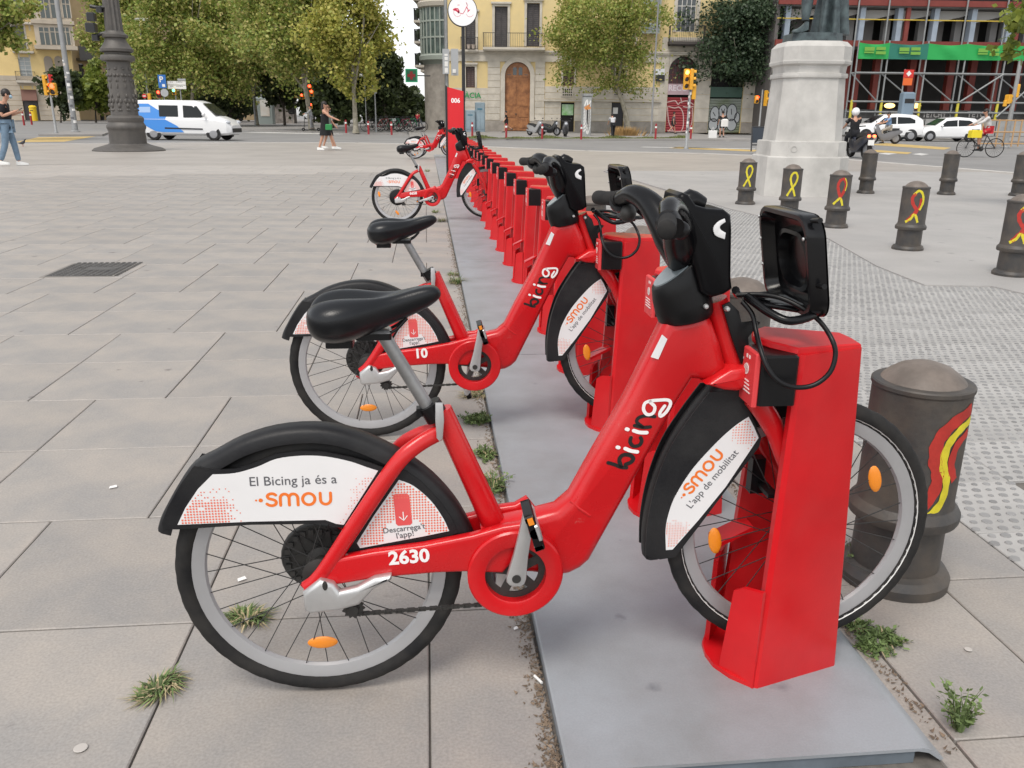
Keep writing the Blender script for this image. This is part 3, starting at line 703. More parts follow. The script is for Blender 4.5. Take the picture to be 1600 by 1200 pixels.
    def pedal(e, sgn, tilt):
        y = -.09 if sgn < 0 else .09; b = MB()
        y0, y1 = (y-.098, y-.012) if sgn < 0 else (y+.012, y+.098)
        b.use(M_BLK); b.bbox(-.043, -.028, y0, y1, -.011, .011, .003); b.bbox(.028, .043, y0, y1, -.011, .011, .003); b.bbox(-.043, .043, y0, y0+.014, -.010, .010, .003); b.bbox(-.043, .043, y1-.014, y1, -.010, .010, .003)
        b.tube([(0, y0, 0), (0, y1+.014*sgn*-1, 0)], .012, 10)
        b.use(M_ALU); b.bbox(-.02, .02, y0-.003 if sgn < 0 else y0, y1 if sgn < 0 else y1+.003, .004, .013, .003)
        b.xform(Matrix.Translation((e[0], 0, e[1])) @ Matrix.Rotation(tilt, 4, 'Y'))
        o = b.build('pedal', None, t, smooth=40)
        b = MB(); b.box(-.040, -.024, min(y0, y1)-.003, min(y0, y1)-.001, -.006, .006)
        b.xform(Matrix.Translation((e[0], 0, e[1])) @ Matrix.Rotation(tilt, 4, 'Y')); b.build('pedal_reflector', M_ORF, o)
    e = B(827, 800, -.083) if crank_up else (cc[0]-.16, cc[1]-.045)
    crank(-1, e); pedal(e, -1, math.radians(72) if crank_up else math.radians(10))
    e2 = (2*cc[0]-e[0], 2*cc[1]-e[1]); crank(1, e2); pedal(e2, 1, math.radians(70) if crank_up else 0.2)
    # drive cover, cog and chain
    cov = [B1(*p, -.075) for p in ((610, 745), (680, 690), (735, 705), (760, 738), (830, 720), (900, 682), (970, 670), (970, 690), (900, 725), (840, 790), (760, 812), (640, 826), (618, 815))]
    b = MB(); b.pillow(cov, -.086, -.058, .010, 3); cv = b.build('drive_cover', M_ALU, t, smooth=45)
    bx_, bz_ = B1(700, 712, -.08); b = MB(); b.ell((bx_, -.087, bz_), (.006, .003, .012)); b.build('cover_bolt', M_STL, cv)
    g0 = B1(815, 810, -.055); b = MB(); n = 13
    pr = []
    for k in range(n*2): pr.append((g0[0]+(.021 if k % 2 else .027)*math.cos(PI*k/n), g0[1]+(.021 if k % 2 else .027)*math.sin(PI*k/n)))
    b.pillow(pr, -.057, -.052); b.lathe([(.012, -.066), (.014, -.06), (.014, -.05)], 12, (g0[0], 0, g0[1]), 'y'); b.build('sprocket', M_STL, t)
    b = MB(); a, c_ = B1(840, 832, -.055), B2(215, 1098, -.055)
    L = math.hypot(c_[0]-a[0], c_[1]-a[1]); n = int(L/.0127); ang = math.atan2(c_[1]-a[1], c_[0]-a[0])
    for k in range(n+1):
        k0 = len(b.v); x = k*L/n; wdt = .0037 if k % 2 else .0028; yy = .0045 if k % 2 else .003
        b.box(x-.0062, x+.0062, -.055-yy, -.055+yy, -wdt, wdt); b.lathe([(.0042, -.0595), (.0042, -.0505)], 7, (x-.006, 0, 0), 'y')
        b.xform(Matrix.Translation((a[0], 0, a[1])) @ Matrix.Rotation(-ang, 4, 'Y'), k0)
    b.build('chain', M_STL, t)
    if number:
        yn = yc-.0126; text_xz('number', number, B1(960, 632, yn), B1(1127, 618, yn), yn, M_WIN, CS, .035)
    # ---------------- saddle
    sp1, sp0 = B(676, 640), B(598, 522)
    b = MB(); b.tube([(sp1[0]+.004, 0, sp1[1]-.02), (sp0[0], 0, sp0[1])], .0150, 16); post = b.build('seat_post', mat('post_alloy', (.34, .34, .34), .4, metal=.7, var=.3, vscale=14), t, smooth=50)
    b = MB(); d = Vector((sp0[0]-sp1[0], 0, sp0[1]-sp1[1])).normalized(); q = Vector((sp1[0], 0, sp1[1]))
    b.tube([q-d*.022, q+d*.016], .027, 18); b.box(q.x-.036, q.x-.022, -.012, .012, q.z-.012, q.z+.006); b.build('seat_clamp', M_BLK, t, smooth=40)
    l0, l1 = B(686, 632, -.035), B(684, 684, -.035)
    b = MB(); lev = [B(680, 628, -.035), B(692, 628, -.035), B(694, 655, -.035), B(692, 683, -.035), B(687, 688, -.035), B(682, 683, -.035), B(680, 655, -.035)]
    b.pillow(lev, -.044, -.036, .003); b.build('clamp_lever', M_ALU, t, smooth=40)
    b = MB(); s0 = B(480, 483); s1 = B(689, 452)
    L = s1[0]-s0[0]; zb = s0[1]
    # along the length: fraction, half width, top, underside, groove depth
    prof = [(0, .022, -.008, -.024, 0), (.015, .060, .008, -.044, .012), (.05, .084, .022, -.058, .026), (.12, .100, .031, -.068, .032), (.22, .105, .036, -.070, .033), (.32, .099, .037, -.066, .030), (.42, .083, .036, -.056, .024), (.52, .062, .036, -.047, .017), (.62, .045, .038, -.035, .010), (.72, .036, .042, -.022, .005), (.82, .031, .048, -.010, .003), (.91, .027, .050, .003, .001), (.965, .020, .047, .014, 0), (1.0, .008, .036, .024, 0)]
    rings = []
    for fr, hw, tz, bz, gd in prof:
        r = []; N = 36
        for k in range(N):
            a = 2*PI*k/N; cx_, sz_ = math.cos(a), math.sin(a)
            ex = 0.75; x_ = abs(cx_)**ex*(1 if cx_ > 0 else -1); z_ = abs(sz_)**ex*(1 if sz_ > 0 else -1)
            zc = (tz+bz)/2 if sz_ < 0 else bz+(tz-bz)*.55
            z = zc+(z_*(tz-zc) if sz_ >= 0 else z_*(zc-bz))
            if sz_ > 0: z -= gd*math.exp(-(x_*hw/.028)**2)
            yy = x_*hw*(1 if sz_ >= 0 else (1-.25*abs(sz_)))
            r.append((s0[0]+fr*L, yy, zb+z))
        rings.append(r)
    b.loft(rings); sad = b.build('saddle', M_SAD, t, smooth=70)
    sad.modifiers.new('sub', 'SUBSURF').levels = 1; sad.modifiers['sub'].render_levels = 2
    b = MB()
    for s in (-1, 1):
        c0 = B(575, 522); b.tube(spline([Vector((s0[0]+.05, s*.022, zb-.055)), Vector((c0[0]-.02, s*.022, c0[1]-.002)), Vector((c0[0]+.05, s*.022, c0[1]+.008)), Vector((s0[0]+.74*L, s*.012, zb-.02))], 4), .0035, 8)
    c0 = B(590, 518); b.use(M_ALU); b.bbox(c0[0]-.045, c0[0]+.03, -.030, .030, c0[1]-.012, c0[1]+.006, .004)
    b.mats = [M_BLK, M_ALU] if len(b.mats) == 1 else b.mats
    b.mi = [0]*(len(b.mi)-10)+[1]*10; b.build('saddle_rails', None, t, smooth=40)
    r0 = B(527, 535); b = MB(); b.bbox(r0[0]-.022, r0[0]+.035, -.03, .03, r0[1]-.006, r0[1]+.02, .004); rl = b.build('light_bracket', M_BLK, t)
    b = MB(); b.ell((r0[0]-.024, 0, r0[1]+.012), (.006, .024, .010)); b.build('rear_light', mat('rear_lens', (.45, .01, .01), .2), rl, smooth=60)
    # ---------------- fork and front fender
    k0, k1 = B3(790, 740, -.03), B3(870, 1035, -.03)
    b = MB(); b.tube([(k0[0]-.01, 0, k0[1]+.02), (k1[0], 0, k1[1])], .026, 14); b.build('steering_tube', M_FRM, t, smooth=50)
    crown = [B3(*p, -.05) for p in ((690, 1130), (720, 1110), (820, 1050), (950, 1030), (985, 1060), (960, 1100), (905, 1145), (860, 1165), (790, 1160))]
    b = MB(); b.pillow(crown, -.062, .062, .010, 3); b.build('fork_crown', M_FRM, t, smooth=40)
    for s in (-1, 1):
        f0, f1, f2, f3 = B4(395, 105), B4(452, 190), B4(505, 330), FC
        pts = [Vector((f0[0], s*.052, f0[1])), Vector((f1[0], s*.058, f1[1])), Vector((f2[0], s*.060, f2[1])), Vector((f3[0]-.02, s*.058, f3[1]+.10)), Vector((f3[0], s*.056, f3[1]-.012))]
        tubes('fork_leg', spline(pts, 4), [.025]*5+[.022]*4+[.019]*4+[.016]*4, .75)
    b = MB(); cal = B4(455, 400); b.box(cal[0]-.02, cal[0]+.012, .02, .05, cal[1]-.05, cal[1]+.04); b.box(cal[0]-.005, cal[0]+.02, -.05, .05, cal[1]-.03, cal[1]-.02); b.build('front_brake', M_BLK, t)
    YF = .033
    fo = [B4(*p) for p in ((50, 655), (52, 560), (78, 430), (125, 305), (195, 190), (262, 105), (330, 40), (400, -10))]
    of2 = [(p.x, p.y) for p in spline([Vector((a, c, 0)) for a, c in fo], 3)]
    b = MB(); rings = []
    for i, p in enumerate(of2):
        a = Vector(of2[min(i+1, len(of2)-1)])-Vector(of2[max(i-1, 0)]); a.normalize(); nn = Vector((a.y, -a.x))
        pr = [(-YF, .030), (-YF, .012), (-YF*.8, .004), (0, 0), (YF*.8, .004), (YF, .012), (YF, .030), (YF*.9, .030), (YF*.9, .012), (0, .005), (-YF*.9, .012), (-YF*.9, .030)]
        rings.append([(p[0]+nn.x*d, y, p[1]+nn.y*d) for y, d in pr])
    b.loft(rings); ff = b.build('front_fender', M_FEN, t, smooth=50)
    sk = [B4(*p, -YF) for p in ((62, 660), (66, 560), (92, 430), (140, 305), (208, 200), (275, 112), (380, 104), (420, 200), (448, 265), (440, 296), (330, 440), (240, 560), (160, 664), (110, 672))]
    sk = [(v.x, v.y) for v in spline([Vector((a, c, 0)) for a, c in sk[:6]], 4)]+sk[6:]
    for s in (-1, 1):
        b = MB(); b.pillow(sk, s*YF-.002, s*YF+.002); b.build('fender_skirt', M_FEN, ff)
    yp = -YF-.0033
    fp_ = [B4(*p, yp) for p in ((130, 642), (129, 570), (142, 510), (165, 455), (220, 370), (300, 282), (360, 228), (407, 196), (425, 230), (440, 266), (330, 430), (240, 540), (152, 640))]
    fp_ = [(v.x, v.y) for v in spline([Vector((a, c, 0)) for a, c in fp_[:8]], 4)]+fp_[8:]
    for s in (-1, 1):
        b = MB(); b.pillow(fp_, s*(YF+.002), s*(YF+.0033)); o_ = b.build('sticker_panel', M_PAN, ff)
        if s < 0: PF = o_
    yt = yp-.0006; a0, a1 = B4(188, 462, yt), B4(325, 303, yt); ang = math.atan2(a1[1]-a0[1], a1[0]-a0[0])
    b = MB(); smou(b, (a0[0]+.004, a0[1]-.012), math.hypot(a1[0]-a0[0], a1[1]-a0[1])*1.02, ang, yt); b.build('wordmark', M_ORG, PF, fix=False)
    text_xz('lettering', "L'app de mobilitat", B4(214, 503, yt), B4(374, 316, yt), yt, M_GRY, PF, .004)
    b = MB(); inf = inpoly(shrink(fp_, .03)); x0, z0 = B4(128, 645, yt); x1, z1 = B4(445, 190, yt)
    qa, qb = B4(150, 610, yt), B4(415, 225, yt)
    def keepF(x, z):
        d1 = math.hypot((x-qa[0]), (z-qa[1])); d2 = math.hypot(x-qb[0], z-qb[1]); return 1 if min(d1, d2) < .038 else max(0, .8-(min(d1, d2)-.038)/.03)
    dots(b, inf, x0, x1, z0, z1, yt, keepF, r0=.0019); b.build('dot_print', M_DOT, PF, fix=False)['kind'] = 'stuff'
    # ---------------- brush lettering on the main tube
    yb = -.0388
    L = lambda *pp: [B2(x, y, yb) for x, y in pp]
    def brush(b, pp, wd): b.stroke([(p.x, p.y) for p in spline([Vector((a, c, 0)) for a, c in L(*pp)], 4)], wd, yb+YO[0])
    YO = [0]; b = MB(); W_ = .0092
    def letter(m_, strokes, yo):
        YO[0] = yo; b = MB()
        for pp, wd in strokes: brush(b, pp, W_*wd)
        b.build('brush_letter', m_, main, fix=False)
    letter(M_INK, [(((772, 466), (800, 474), (830, 486), (854, 488)), .95), (((830, 482), (822, 452), (838, 432), (868, 432), (884, 446), (876, 462), (850, 474)), 1.05)], 0)
    letter(M_INK, [(((874, 354), (870, 374), (886, 392), (912, 387), (922, 368), (917, 354)), .95)], 0)
    letter(M_INK, [(((890, 300), (926, 308), (960, 306)), .9), (((926, 306), (900, 284), (910, 264), (944, 256), (980, 260)), .9)], 0)
    letter(M_WIN, [(((848, 402), (872, 412), (902, 417)), .95), (((813, 396), (816, 397), (819, 398)), .95)], -.0005)
    letter(M_WIN, [(((886, 322), (912, 330), (944, 331)), .95), (((854, 315), (857, 316), (860, 317)), .95)], -.0005)
    letter(M_WIN, [(((958, 190), (936, 200), (930, 228), (946, 250), (972, 244), (980, 216), (960, 192), (1000, 186), (1040, 186), (1050, 204), (1030, 240), (1006, 258), (1004, 240), (1024, 212)), .82)], -.0005)
    qs = [B3(*p, -.0245) for p in ((452, 858), (480, 882), (432, 990), (392, 978))]
    b = MB(); b.add([(qs[0][0], -.0335, qs[0][1]), (qs[1][0], -.0345, qs[1][1]), (qs[2][0], -.0345, qs[2][1]), (qs[3][0], -.0335, qs[3][1])], [(0, 1, 2, 3)]); b.xform(Matrix.Translation((0, -.0045, 0))); b.build('sticker', M_PAN, main, fix=False)
    # ---------------- cockpit
    colr = []
    ca, cb_ = B3(580, 760, -.03), B3(560, 500, -.03)
    low = [B3(*p, 0) for p in ((455, 775), (600, 800), (700, 735), (850, 665))]
    # display pod: ellipse sections rising along the steering axis
    b = MB(); ax0 = Vector((*B3(590, 772), 0)); ax1 = Vector((*B3(536, 515), 0)); rings = []
    for f, rx_, ry_ in ((-.04, .054, .048), (.04, .060, .054), (.3, .060, .055), (.65, .057, .053), (.97, .051, .050), (1.0, .048, .047)):
        c = ax0.lerp(ax1, f); r = []
        for k in range(28):
            a = 2*PI*k/28; x = rx_*math.cos(a); y = ry_*math.sin(a)
            tiltlow = .24*x; tilthi = .85*x
            z = (tiltlow*(1-f)+tilthi*f)
            r.append((c[0]+x, y, c[1]+z))
        rings.append(r)
    b.loft(rings); pod = b.build('display_pod', M_BLK, t, smooth=40)
    top = rings[-1]; cen = Vector((0, 0, 0))
    for v in top: cen += Vector(v)/len(top)
    b = MB(); b.add([tuple(cen+(Vector(v)-cen)*.93+Vector((-.002, 0, .0022))) for v in top]+[tuple(cen+(Vector(v)-cen)*.93+Vector((0, 0, -.004))) for v in top], [tuple(range(28))]+[(k, k+28, (k+1) % 28+28, (k+1) % 28) for k in range(28)]); scr = b.build('display', M_SCR, pod, smooth=30)
    for p in ((695, 715), (810, 728)):
        q = B3(*p, -.05); b = MB(); b.lathe([(0, -.006), (.004, -.0055), (.0055, -.003), (.0055, .003)], 12, (q[0], -.052, q[1]), 'y'); b.build('bolt', M_ALU, pod, smooth=50)
    # tall fairing box in front of the stem
    box_ = [B3(*p, -.05) for p in ((545, 120), (570, 105), (600, 115), (640, 172), (700, 190), (790, 195), (828, 225), (832, 300), (828, 560), (835, 620), (790, 650), (720, 670), (660, 640), (620, 470), (580, 330), (530, 200))]
    b = MB(); b.pillow(box_, -.06, .06, .012, 3); fb = b.build('headlight_housing', mat('satin_black', (.004, .004, .005), .3, spec=.16, var=.3, vscale=10), t, smooth=45)
    cres = [(p[0], p[1]) for p in [B3(*q, -.063) for q in ((795, 245), (760, 262), (735, 295), (745, 335), (795, 355), (800, 320), (775, 305), (770, 285), (800, 262))]]
    cres = [(v.x, v.y) for v in spline([Vector((a, c, 0)) for a, c in cres[:5]], 4)]+[(v.x, v.y) for v in spline([Vector((a, c, 0)) for a, c in cres[5:]], 4)]
    b = MB(); b.pillow(cres, -.0665, -.0615, .001); b.build('lamp_trim', mat('trim_white', (.75, .75, .76), .3), fb, smooth=40)
    # handlebar, swept like gull wings towards the rider
    hx, hz = .683, 1.150          # grip ends
    nk = B3(655, 470); jn = B3(565, 200)
    jb = B3(585, 470)
    b = MB(); b.tube([(nk[0]-.01, 0, nk[1]-.06), (jb[0]+.012, 0, jb[1]-.01), (jb[0]-.005, 0, jb[1]+.03)], [.030, .033, .030], 16); b.build('stem', M_GLB, t, smooth=60)
    b = MB(); jt = B3(560, 150); b.tube(spline([Vector((jn[0]+.03, 0, jn[1]-.05)), Vector((jt[0]+.012, 0, jt[1])), Vector((jt[0]+.05, 0, jt[1]-.008))], 4), [.026, .026, .026, .026, .024, .022, .02, .018, .016], 12); b.build('stem_cover', M_GLB, t, smooth=60)
    for s in (-1, 1):
        ap = [(575, 460, 0), (520, 370, .03), (455, 250, .065), (385, 155, .105), (300, 112, .155)]
        pts = [Vector((B3(x, y, o)[0], s*o, B3(x, y, o)[1])) for x, y, o in ap]+[Vector((hx+.033, s*.206, hz+.006))]
        sp = spline(pts, 4); b = MB(); b.tube(sp, [.037+(.0185-.037)*min(1, max(0, i-5)/13) for i in range(len(sp))], 14); b.build('handlebar', M_GLB, t, smooth=60)
        b = MB(); g0_, g1_ = Vector((hx+.033, s*.205, hz+.006)), Vector((hx, s*.315, hz))
        gp = [g0_.lerp(g1_, f) for f in (0, .1, .13, .3, .6, .85, .97, 1)]
        b.tube(gp, [.020, .0205, .0165, .0175, .0165, .0175, .0172, .013], 16); gr = b.build('grip', M_RUB, t, smooth=50)
        b = MB(); b.tube([g0_+Vector((.0, -.0*s, -.004)), g0_.lerp(g1_, .25)+Vector((.012, 0, -.012))], [.026, .022], 14); b.build('twist_shifter', M_BLK, t, smooth=50)
        b = MB(); bl = [g0_+Vector((.02, 0, -.01)), g0_+Vector((.05, s*.005, -.03)), g0_+Vector((.065, s*.03, -.045)), g1_+Vector((.062, -s*.03, -.045)), g1_+Vector((.055, 0, -.042))]
        if s > 0: b.tube(spline(bl, 4), .0062, 8, True, .7)
        b.ell(tuple(g0_+Vector((.025, 0, -.02))), (.02, .016, .018), 10, 8); b.build('brake_lever', M_BLK, t, smooth=60)
    # bell on the far side
    b = MB(); b.ell((hx+.05, .19, hz-.025), (.02, .018, .022), 12, 8); b.build('bell', M_STL, t, smooth=60)
    # bracket plate with bolts, joining head to rack
    br = [B3(*p, -.035) for p in ((780, 710), (820, 690), (870, 740), (885, 800), (960, 790), (985, 800), (920, 880), (925, 920), (975, 1010), (905, 1030), (880, 1020), (830, 880))]
    b = MB(); b.pillow(br, -.040, -.033, .002); bp_ = b.build('rack_bracket', M_BLK, t, smooth=30)
    for p in ((806, 728), (908, 990)):
        q = B3(*p, -.04); b = MB(); b.lathe([(0, -.006), (.004, -.0055), (.006, -.003), (.006, .001)], 12, (q[0], -.040, q[1]), 'y'); b.build('bolt', M_ALU, bp_, smooth=50)
    # luggage rack: floor tubes and upright tray facing the rider
    HW = .130
    xr0 = B3(1150, 700)[0]; xb = B3(1350, 640, -.13)[0]-.020; zf = B3(1130, 800, -.13)[1]; ztop = B3(1150, 196)[1]
    # upright tray: outline in the yz plane, lofted as a shallow dish
    def rrect(hw, z0, z1, r, n=5):
        out = []
        for (cy_, cz_, a0_) in ((hw-r, z0+r, -90), (hw-r, z1-r, 0), (-hw+r, z1-r, 90), (-hw+r, z0+r, 180)):
            for k in range(n+1):
                a = math.radians(a0_+90*k/n); out.append((cy_+r*math.cos(a), cz_+r*math.sin(a)))
        return out
    lean = -.045
    def X(base, z): return base+lean*(z-zf)/.25
    rg = []
    for (hw, ins, dx, r) in ((HW, 0, .030, .045), (HW, 0, -.002, .045), (HW-.003, .003, -.007, .043), (HW-.012, .012, -.007, .036), (HW-.015, .015, .000, .034), (HW-.022, .022, .022, .030), (HW-.046, .040, .026, .05), (HW-.050, .044, .014, .05), (HW-.058, .052, .012, .05), (HW-.064, .058, .036, .045), (HW-.085, .08, .038, .035)):
        rg.append([(X(xb+dx, z), y, z) for y, z in rrect(hw, zf+ins, ztop-ins, r)])
    b = MB(); b.loft(rg, True, False); n_ = len(rg[0]); b.add(rg[-1], [tuple(range(n_))]); b.add([(x+.004, y, z) for x, y, z in rg[0]], [tuple(range(n_))])
    tray = b.build('rack_tray', M_GLB, t, smooth=35)
    for (yy, zz) in ((HW-.012, zf+.08), (HW-.012, zf+.14), (HW-.012, zf+.19), (-HW+.012, zf+.17)):
        b = MB(); b.ell((X(xb-.010, zz), yy, zz), (.003, .004, .004), 8, 6); b.build('rivet', M_ALU, tray, smooth=60)
    for (yy, zz) in ((-HW, ztop-.01), (-HW-.004, zf+.075)):
        b = MB(); b.tube([(X(xb+.01, zz), yy+.01, zz), (X(xb+.012, zz), yy-.022, zz+.004)], [.005, .006], 8); b.build('strap_hook', M_BLK, tray, smooth=50)
    hx0 = B3(880, 700)[0]
    b = MB()
    loop = spline([Vector((hx0, -.035, zf+.035)), Vector((hx0+.03, -.09, zf+.012)), Vector((xb-.05, -HW+.01, zf)), Vector((xb+.01, -HW+.03, zf+.01)), Vector((xb+.03, 0, zf+.012)), Vector((xb+.01, HW-.03, zf+.01)), Vector((xb-.05, HW-.01, zf)), Vector((hx0+.03, .09, zf+.012)), Vector((hx0, .035, zf+.035))], 5)
    b.tube(loop, .0095, 8)
    for yy in (-.055, -.018, .018, .055): b.tube([(hx0+.01, yy*.7, zf+.022), (xb+.01, yy, zf+.006)], .0065, 8)
    b.build('rack_floor', M_GLB, t, smooth=60)
    b = MB(); b.box(xb-.055, xb+.008, -.05, .05, zf+.016, zf+.02); b.build('rack_plate', mat('plate_dark', (.12, .13, .14), .35), t)
    # cable loop hanging over the dock
    cab = [(860, 655, 0), (980, 652, -.02), (1100, 672, -.05), (1220, 730, -.08), (1310, 800, -.10), (1375, 900, -.14), (1390, 980, -.15), (1360, 1070, -.155), (1280, 1135, -.155), (1180, 1150, -.15), (1090, 1120, -.145), (1030, 1050, -.135), (990, 950, -.11), (965, 850, -.07), (945, 760, -.05), (890, 690, -.03)]
    b = MB(); b.tube(spline([Vector((B3(x, y, o)[0], o, B3(x, y, o)[1])) for x, y, o in cab], 4), .0055, 8); b.build('cable', M_BLK, t, smooth=60)
    return t
bike1 = make_bike('2630')
tag(bike1, 'nearest red and black hire bicycle, numbered 2630, in the first dock', 'bicycle', 'docked hire bicycles')
bike2 = copy_tree(bike1, None, skip=('number',))
bike2.location = (BX+.0, BY+DP*2, 0)
tag(bike2, 'second red hire bicycle from the camera, two docks behind bicycle 2630', 'bicycle', 'docked hire bicycles')
for c in bike2.children:
    if c.name.split('.')[0] in ('saddle', 'saddle_rails', 'light_bracket', 'seat_post'): c.location = (.012, 0, -.042)
cs2 = [c for c in bike2.children if c.name.startswith('chain_stay')][0]
text_xz('number', '10', B1(1043, 626, -.0646), B1(1127, 618, -.0646), -.0646, M_WIN, cs2, .035)
bike3 = make_bike('6658', motor=True, crank_up=False)
bike3.location = (BX-.12, BY+DP*11, 0)
tag(bike3, 'third red hire bicycle, with a big black rear hub, by the tall red totem', 'bicycle', 'docked hire bicycles')
bike4 = copy_tree(bike3); bike4.location = (BX-.1, BY+DP*31, 0)
tag(bike4, 'distant red hire bicycle at the far end, nearer of the last two', 'bicycle', 'docked hire bicycles')
bike5 = copy_tree(bike3); bike5.location = (BX-.02, BY+DP*32, 0)
tag(bike5, 'farthest red hire bicycle, half hidden behind the one at the last dock', 'bicycle', 'docked hire bicycles')
d = copy_tree(dock0); d.location = (0, DY0+DP*32, .03)
tag(docks[-1], 'red dock holding the nearer of the two farthest bicycles', 'bike dock', 'red docks in the bicycle station row')
tag(d, 'very last red dock, at the far end of the row', 'bike dock', 'red docks in the bicycle station row')
# ================================================================== STREET FURNITURE NEARBY
M_IRON = mat('cast_iron_bollard', (0.036, 0.036, 0.037), 0.5, var=0.5, vscale=6, bump=0.2, bscale=40, col2=(0.085, 0.070, 0.056), detail=9, spots=.9, sscale=9)
M_IRONT = mat('bollard_top', (0.20, 0.165, 0.14), 0.55, var=0.4, vscale=9, bump=0.2, bscale=50)
M_RIBY = mat('yellow_paint', (0.72, 0.62, 0.03), 0.6, var=0.25, vscale=20)
M_RIBR = mat('red_ribbon_paint', (0.48, 0.03, 0.02), 0.6, var=0.25, vscale=20)
def bollard(x, y, label, h=0.66, ribbon=None, group='cast iron bollards round the plaza', face=0.0, turn=0.0):
    t = thing('iron_bollard', label, 'bollard', (x, y, 0), 0, group)
    k = h/0.66
    b = MB(); r = .134
    b.lathe([(.158, 0), (.160, .030), (.146, .052), (.126, .060), (.124, .205), (.128, .212), (.152, .216), (.156, .226), (.156, .244), (.150, .254), (.138, .268), (r, .285), (r, .612), (r+.004, .618), (r+.004, .628), (r, .632), (.112, .634)], 40)
    b.xform(Matrix.Scale(k, 4, (0, 0, 1))); b.build('shaft', M_IRON, t, smooth=24)
    b = MB(); b.lathe([(.118, .628), (.112, .637), (.098, .652), (.07, .672), (.035, .684), (0, .688)], 32); b.xform(Matrix.Scale(k, 4, (0, 0, 1))); b.build('dome_cap', M_IRONT, t, smooth=60)
    if ribbon:
        def on(b, pts, wd):      # painted stroke wrapped round the shaft
            zk = 1.0 if ribbon == 'big' else 1.28; P = [Vector((a*zk, .44+(c-.46)*zk, 0)) for a, c in pts]; wd *= zk; sp = spline(P, 5); N = len(sp); vs = []; fs = []
            for i, p in enumerate(sp):
                tt = (sp[min(i+1, N-1)]-sp[max(i-1, 0)]).normalized(); nn = Vector((-tt.y, tt.x, 0)); ww = wd*(1+.12*math.sin(i*1.7))
                for sg in (-1, -.33, .33, 1):
                    q = p+nn*(ww/2*sg); a = q.x/r+face; vs.append(((r+.0016+.0004*(sg > 0))*math.sin(a), -(r+.0016)*math.cos(a), q.y*k))
            for i in range(N-1):
                for j in range(3): fs.append((i*4+j, i*4+j+1, i*4+5+j, i*4+4+j))
            b.add(vs, fs)
        loop = [(-.05, .335), (-.012, .405), (.032, .47), (.046, .53), (.022, .572), (-.012, .56), (-.026, .51), (-.010, .45), (.012, .40), (.036, .335)]
        if ribbon == 'y':
            b = MB(); on(b, loop, .021); b.build('painted_ribbon', M_RIBY, t, fix=False, label='yellow ribbon painted on the shaft')
        elif ribbon == 'ry':
            b = MB(); on(b, [(-.004, .395), (.030, .46), (.046, .53), (.022, .575), (-.014, .56), (-.028, .51), (-.012, .45), (.004, .41)], .026); b.build('painted_ribbon', M_RIBR, t, fix=False)
            b = MB(); on(b, [(-.055, .345), (-.01, .392), (.01, .40), (.034, .335)], .02); on(b, [(.044, .47), (.054, .53), (.030, .585)], .009); b.build('painted_ribbon', M_RIBY, t, fix=False)
        elif ribbon == 'r2':
            b = MB(); on(b, [(-.045, .355), (-.01, .40), (.012, .44), (-.018, .485), (-.028, .53), (-.008, .565)], .024); on(b, [(.010, .41), (.034, .47), (.038, .53)], .018); b.build('painted_ribbon', M_RIBR, t, fix=False)
            b = MB(); on(b, [(-.058, .345), (-.02, .372), (.005, .41), (.036, .345)], .018); on(b, [(-.02, .555), (.012, .585), (.045, .56), (.058, .50), (.035, .44)], .018); b.build('painted_ribbon', M_RIBY, t, fix=False)
        elif ribbon == 'big':
            b = MB(); on(b, [(.13, .60), (.06, .57), (.022, .52), (.02, .46), (.036, .41), (.028, .35), (-.02, .29)], .036); on(b, [(.135, .53), (.085, .50), (.075, .44), (.10, .39)], .026); b.build('painted_ribbon', M_RIBR, t, fix=False)
            b = MB(); on(b, [(.14, .565), (.085, .545), (.05, .50), (.048, .44), (.068, .39), (.062, .33), (.03, .288)], .024); b.build('painted_ribbon', M_RIBY, t, fix=False)
    return t
bollard(1.40, 2.16, 'nearest dark iron bollard, red and yellow swirl, behind the first front wheel', ribbon='big', face=-.25)
bollard(1.41, 3.62, 'brown-topped iron bollard, its cap just showing behind the nearest bicycle head', h=.63)
bollard(1.41, 5.50, 'iron bollard with brown cap behind the second dock from the camera', h=.63)
bollard(1.42, 7.35, 'iron bollard mostly hidden behind the second bicycle handlebar')
rb = [(5.13, 13.42, 'y', 'iron bollard with a thin yellow ribbon left of the statue pedestal'), (5.15, 11.75, 'y', 'iron bollard with a yellow ribbon right in front of the statue pedestal'),
      (5.22, 10.45, 'ry', 'iron bollard with a red loop and yellow tails, right front of the pedestal'), (5.13, 8.58, 'r2', 'iron bollard with a red and yellow ribbon, standing alone on the concrete'),
      (5.24, 7.05, 'r2', 'large iron bollard cut by the right picture edge, red and yellow ribbon')]
for x, y, rbn, lb in rb:
    bollard(x, y, lb, h=.70, ribbon=rbn, face=math.atan2(-x, y)+.1)
for (px, py, lb) in ((1352, 303, 'plain rusty iron bollard just right of the statue pedestal'), (1478, 305, 'plain rusty iron bollard farther right, before the road'), (1590, 307, 'plain rusty iron bollard at the right picture edge, before the road')):
    g = G(px, py); bollard(g.x, g.y, lb, h=.78)
